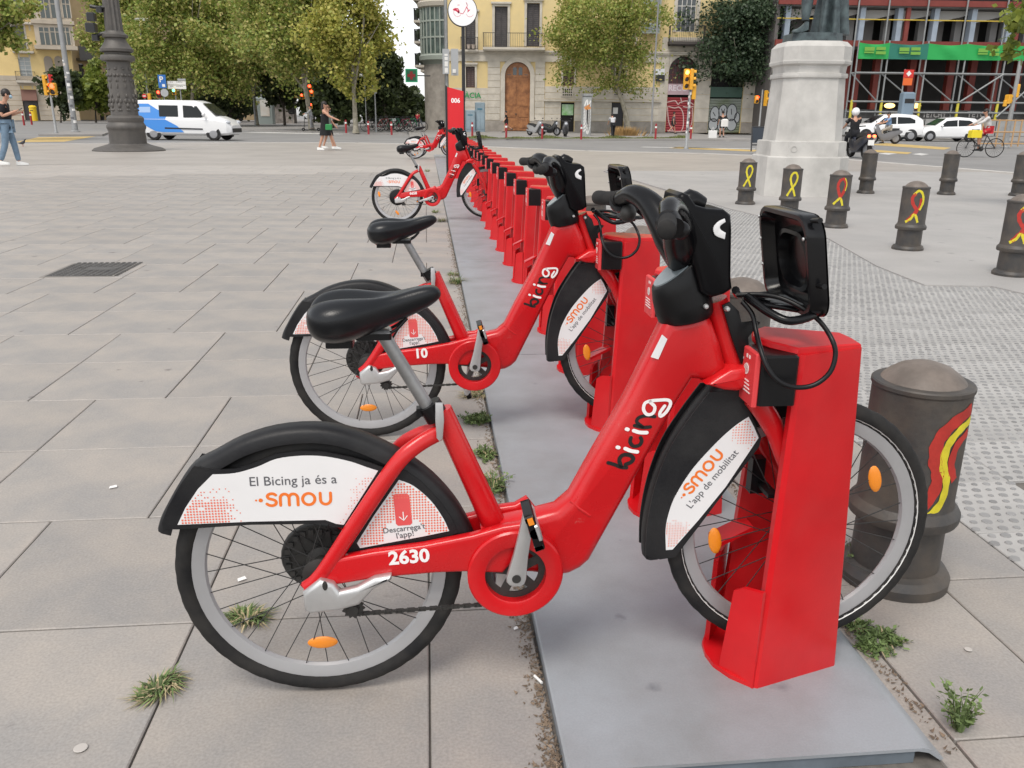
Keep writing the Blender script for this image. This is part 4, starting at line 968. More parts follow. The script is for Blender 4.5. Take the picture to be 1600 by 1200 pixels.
# ---- tall red totem of the station
TT = thing('station_totem', 'tall red station totem numbered 006 with a round bicycle sign on its pole', 'totem', (0.43, 18.8, 0.03))
w_, d_ = .38, .16
M_TBLK = mat('totem_black', (0.012, 0.012, 0.013), 0.4)
b = MB(); b.pillow([(.035, 0), (w_, 0), (w_, 1.80), (.035, 1.885)], 0.012, d_); body_ = b.build('panel', mat('totem_red', (0.68, 0.010, 0.018), .4, var=.06, vscale=2), TT)
b = MB(); b.pillow([(-.004, 0), (.035, 0), (.035, 1.90), (-.004, 1.915)], 0, d_+.006); b.build('edge_trim', M_TBLK, TT)
b = MB(); b.pillow([(w_, 0), (w_+.03, 0), (w_+.03, 1.795), (w_, 1.81)], .0, d_+.006); b.build('edge_trim', M_TBLK, TT)
text_xz('number', '006', (.115, 1.57), (.305, 1.57), .0105, M_WIN, body_, .03)
b = MB(); b.tube([(.385, .1, 1.6), (.385, .1, 3.45)], .036, 12); b.build('pole', M_TBLK, TT, smooth=50)
b = MB(); b.lathe([(.0, .040), (.30, .040), (.306, .046), (.306, .135), (.30, .14), (0, .14)], 48, (.375, 0, 3.37), 'y'); sg = b.build('sign_rim', M_TBLK, TT, smooth=40)
b = MB(); b.lathe([(0, .034), (.29, .034), (.29, .041)], 48, (.375, 0, 3.37), 'y'); b.build('sign_face', mat('sign_white', (.86, .86, .86), .4), sg)
b = MB(); ys_ = .0335; cx_, cz_ = .375, 3.37
def sgn(pts, wd): b.stroke([(cx_+x*.29, cz_+z*.29) for x, z in pts], wd*.29, ys_)
sgn(arc(-.36, -.12, .27, 150, 330, 12), .022); sgn(arc(.52, -.12, .27, 200, 330, 10), .022)
sgn([(-.62, .06), (-.45, .02), (-.28, -.10)], .12); sgn([(-.55, .12), (-.34, .12), (-.24, -.04), (-.30, -.14)], .09); sgn([(-.30, -.02), (-.2, -.16), (.02, -.2), (.14, -.04), (.34, .34), (.3, .5)], .045)
sgn([(.32, .2), (.40, .05), (.36, -.1), (.44, .0), (.5, .06)], .06); sgn([(-.34, .36), (-.22, .37)], .035); sgn([(.26, .54), (.32, .42)], .03)
b.build('bicycle_emblem', mat('sign_red', (.62, .02, .07), .5), sg, fix=False)
# ---- drain cover in the slabs
M_DRN = mat('iron_cover', (.13, .125, .12), .6, metal=.3, var=.4, vscale=8, bump=.6, bscale=60)
q = [G(x, y) for x, y in ((70, 433), (180, 433.5), (215, 411.5), (108, 411.5))]
x0_, x1_ = sum(v.x for v in (q[0], q[3]))/2, sum(v.x for v in (q[1], q[2]))/2; y0_, y1_ = (q[0].y+q[1].y)/2, (q[2].y+q[3].y)/2
dc = thing('drain_cover', 'dark iron access cover set in the pale slabs at left', 'manhole cover', ((x0_+x1_)/2, (y0_+y1_)/2, 0.0))
hx_, hy_ = abs(x1_-x0_)/2, abs(y1_-y0_)/2
b = MB(); b.box(-hx_, hx_, -hy_, hy_, -.01, .0035); b.build('frame', mat('cover_frame', (.24, .22, .2), .7), dc)
b = MB(); b.box(-hx_+.03, hx_-.03, -hy_+.03, hy_-.03, -.01, .006)
for i in range(int(2*hx_/.05)):
    for j in range(int(2*hy_/.05)):
        if (abs(i*.05-hx_) > .14 or abs(j*.05-hy_) > .06): b.box(-hx_+.045+i*.05, -hx_+.075+i*.05, -hy_+.045+j*.05, -hy_+.075+j*.05, .0061, .009)
o = b.build('lid', M_DRN, dc); 
# ---- weeds and dry grass in the joints
M_GRS = mat('grass_green', (0.13, 0.19, 0.06), .7, island=.5); M_DRY = mat('grass_dry', (0.40, 0.33, 0.19), .8, island=.35); M_DIRT = mat('joint_litter', (0.21, .155, .11), .95, var=.4, vscale=30, island=.4)
def tuft(name, label, cat, x, y, r, h, n, dry=.3, leafy=False, flatness=.5, stretch=(1, 1), ang=0):
    t = thing(name, label, cat, (x, y, 0.0), 0, 'weeds in the paving joints')
    for part, m_, cnt in (('green_blades', M_GRS, int(n*(1-dry))), ('dry_blades', M_DRY, int(n*dry))):
        b = MB()
        for i in range(cnt):
            a = random.uniform(0, 2*PI); rr = r*.55*math.sqrt(random.random()); bx, by = rr*math.cos(a)*stretch[0], rr*math.sin(a)*stretch[1]
            bx, by = bx*math.cos(ang)-by*math.sin(ang), bx*math.sin(ang)+by*math.cos(ang)
            a2 = a+random.uniform(-.9, .9); L = h*random.uniform(.45, 1.1); lean = flatness*random.uniform(.5, 1.4)
            wd = .0022*random.uniform(.7, 1.4); dx, dy = math.cos(a2), math.sin(a2); nx, ny = -dy*wd, dx*wd
            if part == 'dry_blades': L *= .9; lean *= 1.3
            p1 = (bx+dx*L*lean*.35, by+dy*L*lean*.35, L*.55*max(.15, 1-lean*.45)); p2 = (bx+dx*L*lean, by+dy*L*lean, L*max(.08, 1-lean*.8))
            b.add([(bx-nx, by-ny, 0), (bx+nx, by+ny, 0), (p1[0]+nx*.9, p1[1]+ny*.9, p1[2]), (p1[0]-nx*.9, p1[1]-ny*.9, p1[2]), p2], [(0, 1, 2, 3), (3, 2, 4)])
            if leafy and part == 'green_blades':
                for q in range(7):
                    f = random.uniform(.25, 1); c = Vector((bx+dx*L*lean*f, by+dy*L*lean*f, max(.004, p2[2]*f))); s_ = random.uniform(.005, .010); v1 = Vector((random.uniform(-1, 1), random.uniform(-1, 1), random.uniform(-.3, .8))).normalized()*s_; v2 = Vector((random.uniform(-1, 1), random.uniform(-1, 1), random.uniform(-.3, .5))).normalized()*s_*.6
                    b.add([c, c+v1+v2, c+v1*2, c+v1-v2], [(0, 1, 2, 3)])
        if cnt: o = b.build(part, m_, t, fix=False); o['kind'] = 'stuff'
    return t
for (nm, lb, px, py, r, h, n, dry, leafy, fl, stc, an) in (
    ('grass_tuft', 'grass tuft with dry tips in the slab joint, lower left', 250, 1078, .075, .055, 260, .5, False, .9, (1.3, .6), 1.0),
    ('grass_tuft', 'grass tuft seen through the spokes of the nearest rear wheel', 385, 967, .075, .055, 240, .4, False, .9, (1.2, .7), 0),
    ('weed', 'upright feathery green weed beside the platform corner, bottom right', 1497, 1140, .022, .15, 42, .05, True, .28, (1, 1), 0),
    ('weed', 'low creeping green weed by the platform edge below the nearest bollard', 1372, 1005, .05, .05, 110, .1, True, 1.1, (1.5, .8), .5),
    ('weed', 'dry and green weed under the tyre of the nearest front wheel', 1335, 978, .03, .04, 60, .5, True, .9, (1, 1), 0),
    ('weed', 'leafy green weed seen through the nearest front wheel', 1336, 890, .05, .10, 90, .1, True, .5, (1, 1.6), 0),
    ('weed', 'feathery weed at the platform edge behind the nearest seat tube', 770, 765, .05, .10, 70, .3, True, .6, (.6, 1.6), 0),
    ('weed', 'small weed at the platform edge, between the two nearest bicycles', 760, 712, .05, .05, 70, .3, True, .8, (.7, 1.4), 0),
    ('weed', 'bright green clump at the platform edge under the second crank', 745, 658, .06, .06, 160, .1, True, .8, (1, 1), 0),
    ('grass_tuft', 'wide dry straw tuft under the second bicycle pedals', 755, 615, .13, .07, 240, .85, False, 1.1, (1.4, .7), .6),
    ('grass_tuft', 'spiky tuft on the platform edge beside the second saddle', 714, 443, .10, .11, 160, .35, False, .7, (1, 1), 0),
    ('grass_tuft', 'small tuft on the platform edge just above the spiky one', 708, 430, .08, .06, 90, .4, False, .8, (1, 1), 0),
    ('grass_tuft', 'distant dry tuft beneath the third bicycle', 690, 345, .14, .09, 120, .6, False, .9, (.6, 1.8), 0),
    ('grass_tuft', 'distant green tuft beneath the third bicycle crank', 680, 332, .12, .09, 100, .4, False, .9, (.6, 1.8), 0),
    ('grass_tuft', 'far tuft along the platform edge behind the third saddle', 668, 268, .16, .13, 100, .4, False, .9, (.6, 2.5), 0)):
    g = G(px, py); tuft(nm, lb, 'weed', g.x, g.y, r, h, n, dry, leafy, fl, stc, an)
b = MB()   # dirt, straw and butts gathered along the platform edge
for i in range(2600):
    Y = 1.45+ (random.random()**1.6)*9; X = .262-abs(random.gauss(0, .022)); s_ = random.uniform(.002, .006)
    a = random.uniform(0, PI); l_ = s_*random.uniform(1, 3.2)
    b.add([(X, Y, .0012), (X+l_*math.cos(a), Y+l_*math.sin(a), .002+s_*.5), (X-s_*math.sin(a), Y+s_*math.cos(a), .0015), (X+s_*.3, Y+s_*.2, .001+s_*.7)], [(0, 1, 3), (1, 2, 3), (2, 0, 3), (0, 2, 1)])
for i in range(420):
    Y = 1.42+random.random()*1.6; X = 1.118+abs(random.gauss(0, .02)); s_ = random.uniform(.002, .006)
    a = random.uniform(0, PI); l_ = s_*random.uniform(1, 3.2)
    b.add([(X, Y, .0012), (X+l_*math.cos(a), Y+l_*math.sin(a), .002+s_*.5), (X-s_*math.sin(a), Y+s_*math.cos(a), .0015), (X+s_*.3, Y+s_*.2, .001+s_*.7)], [(0, 1, 3), (1, 2, 3), (2, 0, 3), (0, 2, 1)])
o = b.build('dirt_litter', M_DIRT, fix=False); tag(o, 'brown dirt and straw gathered along the platform edge', 'dirt', kind='stuff')
M_PAPR = mat('paper_white', (.75, .74, .72), .7)
for (px, py, l_, w2, a, lb) in ((177, 761, .028, .018, .2, 'small white paper scrap on the slabs left of bicycle 2630'), (378, 905, .026, .016, .4, 'clear plastic scrap seen through the nearest rear wheel'), (841, 1063, .034, .007, -1.1, 'white cigarette end by the platform edge, bottom centre'), (1333, 971, .03, .008, .1, 'cigarette end under the nearest front tyre'), (806, 982, .012, .009, .3, 'tiny white scrap below the nearest chain case'), (1513, 1014, .02, .016, 0, 'flattened white chewing gum near the right weed'), (1092, 282, .10, .06, .3, 'white paper scrap on the concrete before the pedestal'), (1352, 272, .08, .05, .5, 'white scrap on the plaza right of the pedestal'), (126, 1168, .03, .022, .2, 'pale gum spot on the slab, bottom left')):
    g = G(px, py, .004); b = MB(); flat_ = 'gum' in lb
    if 'cigarette' in lb: b.tube([(-l_/2, 0, w2/2), (l_/2, 0, w2/2)], w2/2, 8)
    elif flat_: b.lathe([(l_/2, 0), (l_/2*.9, .001), (0, .0012)], 14)
    else: b.add([(-l_/2, -w2/2, 0), (l_/2, -w2/2*.8, .002), (l_/2*.8, w2/2, .004), (-l_/2*.9, w2/2, .001), (-l_/2, -w2/2, .0008), (l_/2, -w2/2*.8, .0028), (l_/2*.8, w2/2, .0048), (-l_/2*.9, w2/2, .0018)], [(0, 1, 2, 3), (4, 7, 6, 5), (0, 4, 5, 1), (1, 5, 6, 2), (2, 6, 7, 3), (3, 7, 4, 0)])
    o = b.build('litter_scrap', mat('gum_grey', (.46, .43, .40), .7) if flat_ else M_PAPR); o.location = (g.x, g.y, .0035 if px < 1300 or px > 1400 else .0165 if 1333 != px else .004); o.rotation_euler = (0, 0, a); tag(o, lb, 'litter', 'litter on the paving')
# ---- statue on its pedestal
PD = G(1243, 312); PDR = Frame((PD.x, PD.y+1.05), -YAW)
M_STO = mat('pedestal_stone', (.56, .545, .515), .8, var=.28, vscale=1.6, bump=.15, bscale=30, detail=9)
M_BRZ = mat('bronze_green', (.035, .045, .05), .5, metal=.3, var=.45, vscale=7, col2=(.085, .115, .12), bump=.15, bscale=20)
PD.x += .50
ped = thing('statue_pedestal', 'tall pale stone pedestal with chamfered corners behind the ribboned bollards', 'pedestal', (PD.x-.05, PD.y+1.05, 0), math.radians(-5))
ppm = 1310/ (Vector((PD.x, PD.y+.5, .5))-CAM).dot(fw)
def octo(hw, ch, z): return [(-hw+ch, -hw, z), (hw-ch, -hw, z), (hw, -hw+ch, z), (hw, hw-ch, z), (hw-ch, hw, z), (-hw+ch, hw, z), (-hw, hw-ch, z), (-hw, -hw+ch, z)]
HP = {k: None for k in ()}
def zpx(y): return AY(1245, y, PD.y+.35).z
zs = dict(b1=zpx(245), b2=zpx(221), sh=zpx(120), t1=zpx(112), t2=zpx(98), t3=zpx(92), cap=zpx(70), top=zpx(61), pl=zpx(47))
def seg(name, rings): b = MB(); b.loft(rings); return b.build(name, M_STO, ped)
HB = .74
seg('base_block', [octo(HB, .25, -.01), octo(HB*.985, .25, zs['b1']-.02), octo(HB*.97, .25, zs['b1'])])
seg('plinth', [octo(HB*.91, .23, zs['b1']), octo(HB*.905, .23, zs['b2']-.01), octo(HB*.88, .23, zs['b2'])])
seg('shaft', [octo(HB*.80, .20, zs['b2']), octo(HB*.735, .20, zs['sh'])])
seg('neck_moulding', [octo(HB*.77, .2, zs['sh']), octo(HB*.775, .2, zs['sh']+.03), octo(HB*.77, .2, zs['t1']-.01), octo(HB*.73, .2, zs['t1']), octo(HB*.73, .2, zs['t1']+.04), octo(HB*.74, .2, zs['t2']-.03), octo(HB*.80, .2, zs['t2']), octo(HB*.81, .2, zs['t3']-.02), octo(HB*.805, .2, zs['t3'])])
seg('cap_block', [octo(HB*.80, .22, zs['t3']), octo(HB*.80, .22, zs['cap']), octo(HB*.70, .22, zs['top'])])
b = MB(); b.lathe([(.055, 0), (.055, .012), (.045, .012), (.045, 0), (.055, 0)], 24, (0, 0, 0), 'y'); b.xform(Matrix.Translation((-.34, -HB*.905-.012, (zs['b1']+zs['b2'])/2))); b.build('round_seal', M_STO, ped)
st = thing('bronze_statue', 'dark bronze statue on the pedestal, only its shoe and draped robe in view', 'statue', (PD.x-.05, PD.y+1.05, zs['top']), math.radians(-5))
b = MB(); b.loft([octo(HB*.60, .17, 0), octo(HB*.58, .17, zs['pl']-zs['top'])]); b.build('bronze_base', M_BRZ, st)
zb_ = zs['pl']-zs['top']
# robe: folded drapery hanging in pleats
b = MB(); rings = []
for i in range(9):
    f = i/8; z = zb_+1.9*f; r = []
    for k in range(64):
        a = 2*PI*k/64; rad = (.21+.13*(1-f)**2)*(1+.24*(1-f*.5)*math.sin(a*7+1.5*f)+.08*math.sin(a*13))
        r.append((.25+rad*.82*math.cos(a)-.06*f+.08, .05+rad*.8*math.sin(a), z))
    rings.append(r)
b.loft(rings); b.build('robe', M_BRZ, st, smooth=60)
b = MB(); b.tube(spline([Vector((-.18, -.12, zb_+.95)), Vector((-.22, -.20, zb_+.5)), Vector((-.235, -.24, zb_+.2))], 4), [.10, .10, .105, .105, .10, .09, .08, .07, .062], 12); b.build('stockinged_leg', M_BRZ, st, smooth=60)
b = MB(); b.loft([[(x+dx-.01, -.24-dy*.6+sy*w2, zb_+z0+z) for (sy, z) in ((-1, 0), (1, 0), (1, h*.6), (.6, h), (-.6, h), (-1, h*.6))] for (x, dx, dy, w2, h, z0) in ((-.17, 0, 0, .05, .13, .05), (-.22, 0, .0, .058, .16, .03), (-.28, 0, .04, .06, .11, .01), (-.36, 0, .09, .06, .07, 0), (-.43, 0, .13, .05, .05, 0), (-.46, 0, .14, .025, .03, 0))]); b.build('shoe', M_BRZ, st, smooth=50)
b = MB(); b.tube([(-.05, .0, zb_+1.0), (-.02, 0, zb_+1.7), (0, 0, zb_+2.3)], [.26, .30, .24], 16); b.ell((0, 0, zb_+2.62), (.13, .15, .17)); b.tube(spline([Vector((.25, 0, zb_+2.2)), Vector((.40, -.1, zb_+1.8)), Vector((.25, -.3, zb_+1.5))], 4), .075, 10); b.tube(spline([Vector((-.25, 0, zb_+2.2)), Vector((-.40, -.1, zb_+1.8)), Vector((-.2, -.3, zb_+1.7))], 4), .075, 10); b.build('figure', M_BRZ, st, smooth=60)
# ---- ornate cast iron lamp column, lower part in view
LP = G(192, 236); LP.y += .7
M_LAMP = mat('lamp_iron', (.088, .082, .076), .55, metal=.2, var=.4, vscale=5, bump=.15, bscale=25, col2=(.115, .105, .095))
lamp = thing('ornate_lamp_column', 'ornate dark cast iron lamp column with relief leaves on a round base', 'lamp post', (LP.x, LP.y, 0))
def lz(y): return AY(190, y, LP.y).z
kx = (AY(192, 160, LP.y)-AY(191, 160, LP.y)).length
def pr(lst): return [(w2/2*kx, lz(y)) for w2, y in lst]
b = MB(); b.lathe(pr([(112, 236), (112, 234), (104, 231), (82, 228), (62, 225), (60, 224)]), 40); b.build('round_base', M_LAMP, lamp, smooth=40)
b = MB(); b.lathe(pr([(57, 225.5), (56, 205), (58, 202), (60, 200), (60, 196), (57, 194), (54, 191), (56, 188), (56, 184), (50, 181), (42, 180)]), 40); b.build('drum', M_LAMP, lamp, smooth=40)
b = MB(); b.lathe(pr([(42, 181), (38, 150), (36, 110), (35, 97)]), 40); sh_ = b.build('shaft', M_LAMP, lamp, smooth=40)
b = MB(); b.lathe(pr([(38, 97), (50, 95), (52, 91), (49, 87), (38, 85), (38, 83), (49, 81), (50, 77), (44, 74), (34, 66), (30, 60), (38, 59), (39, 55), (30, 52), (27, 49)]), 40); b.build('collar', M_LAMP, lamp, smooth=40)
b = MB(); ring = []
for f, y in ((0, 50), (.5, 20), (1, -60)):
    ring.append([((25-3*f)/2*kx*(1+.09*math.cos(a*12))*math.cos(a), (25-3*f)/2*kx*(1+.09*math.cos(a*12))*math.sin(a), lz(y)) for a in [2*PI*k/72 for k in range(72)]])
b.loft(ring); b.build('fluted_shaft', M_LAMP, lamp, smooth=50)
for s_ in range(10):
    a = s_*2*PI/10
    b = MB(); R0 = 39/2*kx
    for (du, y, wd, hh) in ((0, 165, .07, .12), (-.12, 158, .05, .11), (.12, 158, .05, .11), (0, 150, .05, .10), (-.06, 172, .05, .05), (.06, 172, .05, .05), (0, 135, .03, .12), (-.10, 118, .06, .08), (.10, 118, .06, .08), (0, 108, .06, .06), (-.05, 126, .03, .08), (.05, 126, .03, .08)):
        rr = (35+(y-97)/84*7)/2*kx; aa = a+du/rr*.55
        b.ell((rr*math.sin(aa), -rr*math.cos(aa), lz(y)), (wd*1.0, wd*.7, hh*.75), 8, 6)
    b.build('leaf_relief', M_LAMP, sh_, smooth=60)
lw = thing('wall_lantern', 'black lantern bracket fixed to the side of the ornate lamp column', 'lantern', (LP.x-.9*1, LP.y-.2, lz(40)))
b = MB(); 
for (x, z, w2, h2) in ((.25, .25, .28, .28), (.2, -.1, .34, .3), (.3, -.42, .22, .22), (.55, .5, .2, .2)): b.bbox(x-w2/2, x+w2/2, -w2/2, w2/2, z-h2/2, z+h2/2, .03)
b.tube([(.25, 0, .6), (.5, 0, .55), (.95, .1, .6)], .06, 8); b.tube([(.25, 0, -.4), (.5, 0, -.3), (.95, .1, -.2)], .06, 8); b.build('housing', M_TBLK, lw)
# ================================================================== BUILDINGS
M_OCH = mat('ochre_plaster', (.74, .575, .28), .85, var=.22, vscale=.5, bump=.1, bscale=8, detail=8, col2=(.64, .51, .27))
M_STN = mat('facade_stone', (.62, .57, .49), .85, var=.22, vscale=1.2, bump=.12, bscale=10, objrand=.07, detail=8)
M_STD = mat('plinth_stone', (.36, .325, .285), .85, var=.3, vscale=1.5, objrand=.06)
M_SHUT = mat('shutter_wood', (.055, .045, .045), .6, var=.3, vscale=3)
M_DOOR = mat('varnished_door', (.40, .17, .06), .45, var=.35, vscale=2.5, col2=(.20, .075, .025))
M_GLS = mat('window_glass', (.045, .055, .06), .08, spec=.7)
M_GLSG = mat('gallery_glass', (.10, .135, .12), .15, spec=.6, var=.5, vscale=1.0, col2=(.03, .04, .04))
M_GFR = mat('gallery_frame', (.30, .33, .29), .6)
M_RAIL = mat('iron_railing', (.03, .03, .032), .5)
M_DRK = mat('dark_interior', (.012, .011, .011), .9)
M_WFR = mat('white_frame', (.62, .60, .56), .6)
def wallgrid(b, u0, u1, z0, z1, holes, y=0.0, depth=.3):
    us = sorted(set([u0, u1]+[h for q in holes for h in q[:2]])); zz = sorted(set([z0, z1]+[h for q in holes for h in q[2:4]]))
    us = [u for u in us if u0-1e-6 <= u <= u1+1e-6]; zz = [z for z in zz if z0-1e-6 <= z <= z1+1e-6]
    for i in range(len(us)-1):
        for j in range(len(zz)-1):
            cu_, cz_ = (us[i]+us[i+1])/2, (zz[j]+zz[j+1])/2
            if any(q[0] < cu_ < q[1] and q[2] < cz_ < q[3] for q in holes): continue
            b.add([(us[i], y, zz[j]), (us[i+1], y, zz[j]), (us[i+1], y, zz[j+1]), (us[i], y, zz[j+1])], [(0, 1, 2, 3)])
    for q in holes:
        a, c, d, e = q[:4]
        b.add([(a, y, d), (c, y, d), (c, y, e), (a, y, e), (a, y+depth, d), (c, y+depth, d), (c, y+depth, e), (a, y+depth, e)], [(0, 4, 5, 1), (1, 5, 6, 2), (2, 6, 7, 3), (3, 7, 4, 0)])
def RECT(F, x0, y0, x1, y1, off=0):
    a, _ = F(x0, (y0+y1)/2, off); c, _ = F(x1, (y0+y1)/2, off); _, z1 = F((x0+x1)/2, y0, off); _, z0 = F((x0+x1)/2, y1, off); return (a, c, z0, z1)
def shuttered(parent, q, m_leaf, y=.18, slats=True, leaves=2):
    a, c, d, e = q; wn = MB(); wn.box(a+.02, c-.02, y+.04, y+.10, d+.02, e-.02); w_ = wn.build('window', M_GLS, parent)
    for k in range(leaves):
        u0_, u1_ = a+.03+(c-a-.06)*k/leaves, a+.03+(c-a-.06)*(k+1)/leaves
        b = MB(); b.box(u0_+.01, u0_+.08, y-.02, y+.035, d+.03, e-.03); b.box(u1_-.08, u1_-.01, y-.02, y+.035, d+.03, e-.03); b.box(u0_+.08, u1_-.08, y-.02, y+.035, d+.03, d+.15); b.box(u0_+.08, u1_-.08, y-.02, y+.035, e-.15, e-.03)
        n = max(4, int((e-d-.3)/.16))
        for i in range(n):
            z = d+.15+(e-d-.3)*i/n; b.add([(u0_+.08, y-.015, z), (u1_-.08, y-.015, z), (u1_-.08, y+.03, z+.14), (u0_+.08, y+.03, z+.14)], [(0, 1, 2, 3)])
        b.build('shutter', m_leaf, w_)
    return w_
def glazed(parent, q, y=.2, nx=2, nz=3, m_fr=None, glass=None):
    a, c, d, e = q; g_ = MB(); g_.box(a+.01, c-.01, y+.03, y+.05, d+.01, e-.01); w_ = g_.build('window', glass or M_GLS, parent)
    b = MB(); t_ = .06
    for i in range(nx+1): u = a+.03+(c-a-.06)*i/nx; b.box(u-t_/2, u+t_/2, y-.03, y+.027, d+.01, e-.01)
    for i in range(nz+1): z = d+.03+(e-d-.06)*i/nz; b.box(a+.01, c-.01, y-.025, y+.028, z-t_/2, z+t_/2)
    b.build('frame', m_fr or M_WFR, w_); return w_
def surround(parent, q, wd=.22, m_=None, y=0, out=.07, top=.45):
    a, c, d, e = q; b = MB(); b.box(a-wd, a-.004, y-out, y+.01, d, e); b.box(c+.004, c+wd, y-out, y+.01, d, e); b.box(a-wd, c+wd, y-out, y+.01, e+.004, e+wd*.9)
    b.box(a-wd*1.5, c+wd*1.5, y-out-.16, y+.01, e+wd*.92, e+wd*.92+.16); b.build('window_surround', m_ or M_STN, parent)
def balcony(parent, u0, u1, z, depth=.8, h=1.05, slab=.18, m_slab=None, brackets=2, y=0):
    b = MB(); b.box(u0, u1, y-depth, y-.003, z-slab, z); b.box(u0+.08, u1-.08, y-depth+.08, y-.003, z-slab-.09, z-slab-.003); ba = b.build('balcony', m_slab or M_STN, parent)
    b = MB(); n = int((u1-u0)/.16)
    for i in range(n+1): u = u0+.04+(u1-u0-.08)*i/n; b.box(u-.011, u+.011, y-depth+.04, y-depth+.06, z, z+h)
    for i in range(int(depth/.16)):
        for u in (u0+.04, u1-.04): b.box(u-.011, u+.011, y-depth+.06+.16*i, y-depth+.08+.16*i, z, z+h)
    b.box(u0, u1, y-depth+.025, y-depth+.075, z+h, z+h+.05); b.box(u0, u1, y-depth+.03, y-depth+.07, z+.06, z+.09)
    for u in (u0+.02, u1-.06): b.box(u, u+.04, y-depth+.075, y, z+h, z+h+.045)
    b.build('railing', M_RAIL, ba)
    for k in range(brackets):
        u = u0+(u1-u0)*(k+.5)/brackets if brackets > 1 else (u0+u1)/2
        b = MB(); b.pillow([(0, 0), (-depth*.75, 0), (-depth*.7, -.15), (-depth*.3, -.35), (-.15, -.75), (0, -.8)], -.11, .11); b.xform(Matrix.Translation((u, y-.004, z-slab-.095)) @ Matrix.Rotation(-PI/2, 4, 'Z') @ Matrix.Scale(-1, 4, (1, 0, 0)) @ Matrix.Rotation(PI, 4, 'Z')); b.build('bracket', m_slab or M_STN, ba)
    return ba
# ------------------------------------------------ A: ochre corner building behind the totem
FA = Frame((8.24, 80.8), -YAW)
A = thing('ochre_building', 'ochre corner building with a big arched wooden door and rounded glazed gallery', 'building', FA.O, FA.a)
uL, _ = FA(697, 150); uR, _ = FA(1200, 150); ZT = 27.0
door = RECT(FA, 789, 97, 828, 205); door = (door[0], door[1], 0.0, door[3])
wU = [RECT(FA, 773, 10, 793, 75), RECT(FA, 823, 5, 843, 73), RECT(FA, 727, 22, 743, 78), RECT(FA, 905, 8, 925, 74), RECT(FA, 975, 10, 993, 74)]
wS = RECT(FA, 1058, -12, 1088, 50)
wL = [RECT(FA, 728, 104, 742, 137), RECT(FA, 880, 104, 897, 134), RECT(FA, 962, 108, 976, 135)]
shops = [RECT(FA, 1043, 88, 1086, 207), RECT(FA, 1109, 100, 1160, 207)]
shops = [(q[0], q[1], 0.0, q[3]) for q in shops]
dk = [RECT(FA, 876, 160, 897, 206), RECT(FA, 955, 160, 974, 206)]
dk = [(q[0], q[1], 0.0, q[3]) for q in dk]
zc = FA(760, 78)[1]; zf = FA(760, 95)[1]; zl = FA(900, 157)[1]; zy = FA(900, 135)[1]; zp = FA(700, 187)[1]
holes = [door]+wU+[wS]+wL+shops+dk
row2 = []
for q in wU: row2.append((q[0], q[1], q[2]+6.0, q[3]+6.0))
row2 = [q for q in row2 if q[3] < ZT-1]
b = MB(); wallgrid(b, uL, uR, 0, ZT, holes+row2); b.add([(uL, 16, 0), (uR, 16, 0), (uR, 16, ZT), (uL, 16, ZT), (uR, 0, 0), (uR, 0, ZT), (uL, 0, ZT)], [(0, 1, 2, 3), (1, 4, 5, 2), (2, 5, 6, 3)])
b.build('plaster_wall', M_OCH, A, fix=False)
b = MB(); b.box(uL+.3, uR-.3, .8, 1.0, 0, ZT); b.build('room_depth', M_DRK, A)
# ashlar courses: real blocks proud of the wall, joints left open
def courses(u0, u1, z0, z1, hs, cuts=(), m_=None, y=0, out=.05, name='stone_course', bond=None):
    n = max(1, round((z1-z0)/hs)); h = (z1-z0)/n
    for i in range(n):
        za, zb2 = z0+h*i+.014, z0+h*(i+1)-.014; segs = [(u0, u1)]
        for q in cuts:
            if q[2] < zb2-.05 and q[3] > za+.05:
                ns = []
                for s0, s1 in segs:
                    if q[1] <= s0 or q[0] >= s1: ns.append((s0, s1)); continue
                    if q[0] > s0: ns.append((s0, q[0]))
                    if q[1] < s1: ns.append((q[1], s1))
                segs = ns
        for s0, s1 in segs:
            if s1-s0 > .12:
                b = MB(); b.box(s0+.006, s1-.006, y-out, y-.002, za, zb2); b.build(name, m_ or M_STN, A)
us0, us1 = FA(762, 140)[0], FA(851, 140)[0]; ur0, ur1 = FA(851, 170)[0], FA(1030, 170)[0]
archcut = (door[0]-.45, door[1]+.45, 0, door[3]+.45)
courses(us0, us1, zp, zf, .58, [archcut], out=.10)
courses(ur0, ur1, zp, zl-.1, .58, dk+wL, out=.05)
courses(ur0, ur1, zl+.12, zy, .58, wL+dk, out=.05)
courses(uL, us0, zp, FA(720, 137)[1], .58, wL, out=.05)
pil = [(FA(1030, 150)[0], shops[0][0]-.02), (shops[0][1]+.02, shops[1][0]-.02), (shops[1][1]+.02, FA(1182, 150)[0])]
courses(pil[0][0], pil[-1][1], zp, shops[0][3]+1.6, 1.15, [(q[0]-.02, q[1]+.02, q[2], q[3]) for q in shops], out=.08)
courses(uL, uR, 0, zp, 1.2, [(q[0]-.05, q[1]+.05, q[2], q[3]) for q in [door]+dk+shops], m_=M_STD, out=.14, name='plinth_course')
b = MB(); b.box(ur0-.1, ur1+.1, -.22, -.003, zl-.09, zl+.10); b.build('ledge', M_STN, A)
b = MB(); b.box(uL, pil[0][0]-.02, -.12, -.003, zf-.05, zc-.2); b.build('frieze', M_STN, A)
b = MB(); b.box(uL, uR, -.28, -.003, zc-.18, zc-.02); b.box(uL, uR, -.2, -.004, zc-.32, zc-.185); b.build('string_course', M_STN, A)
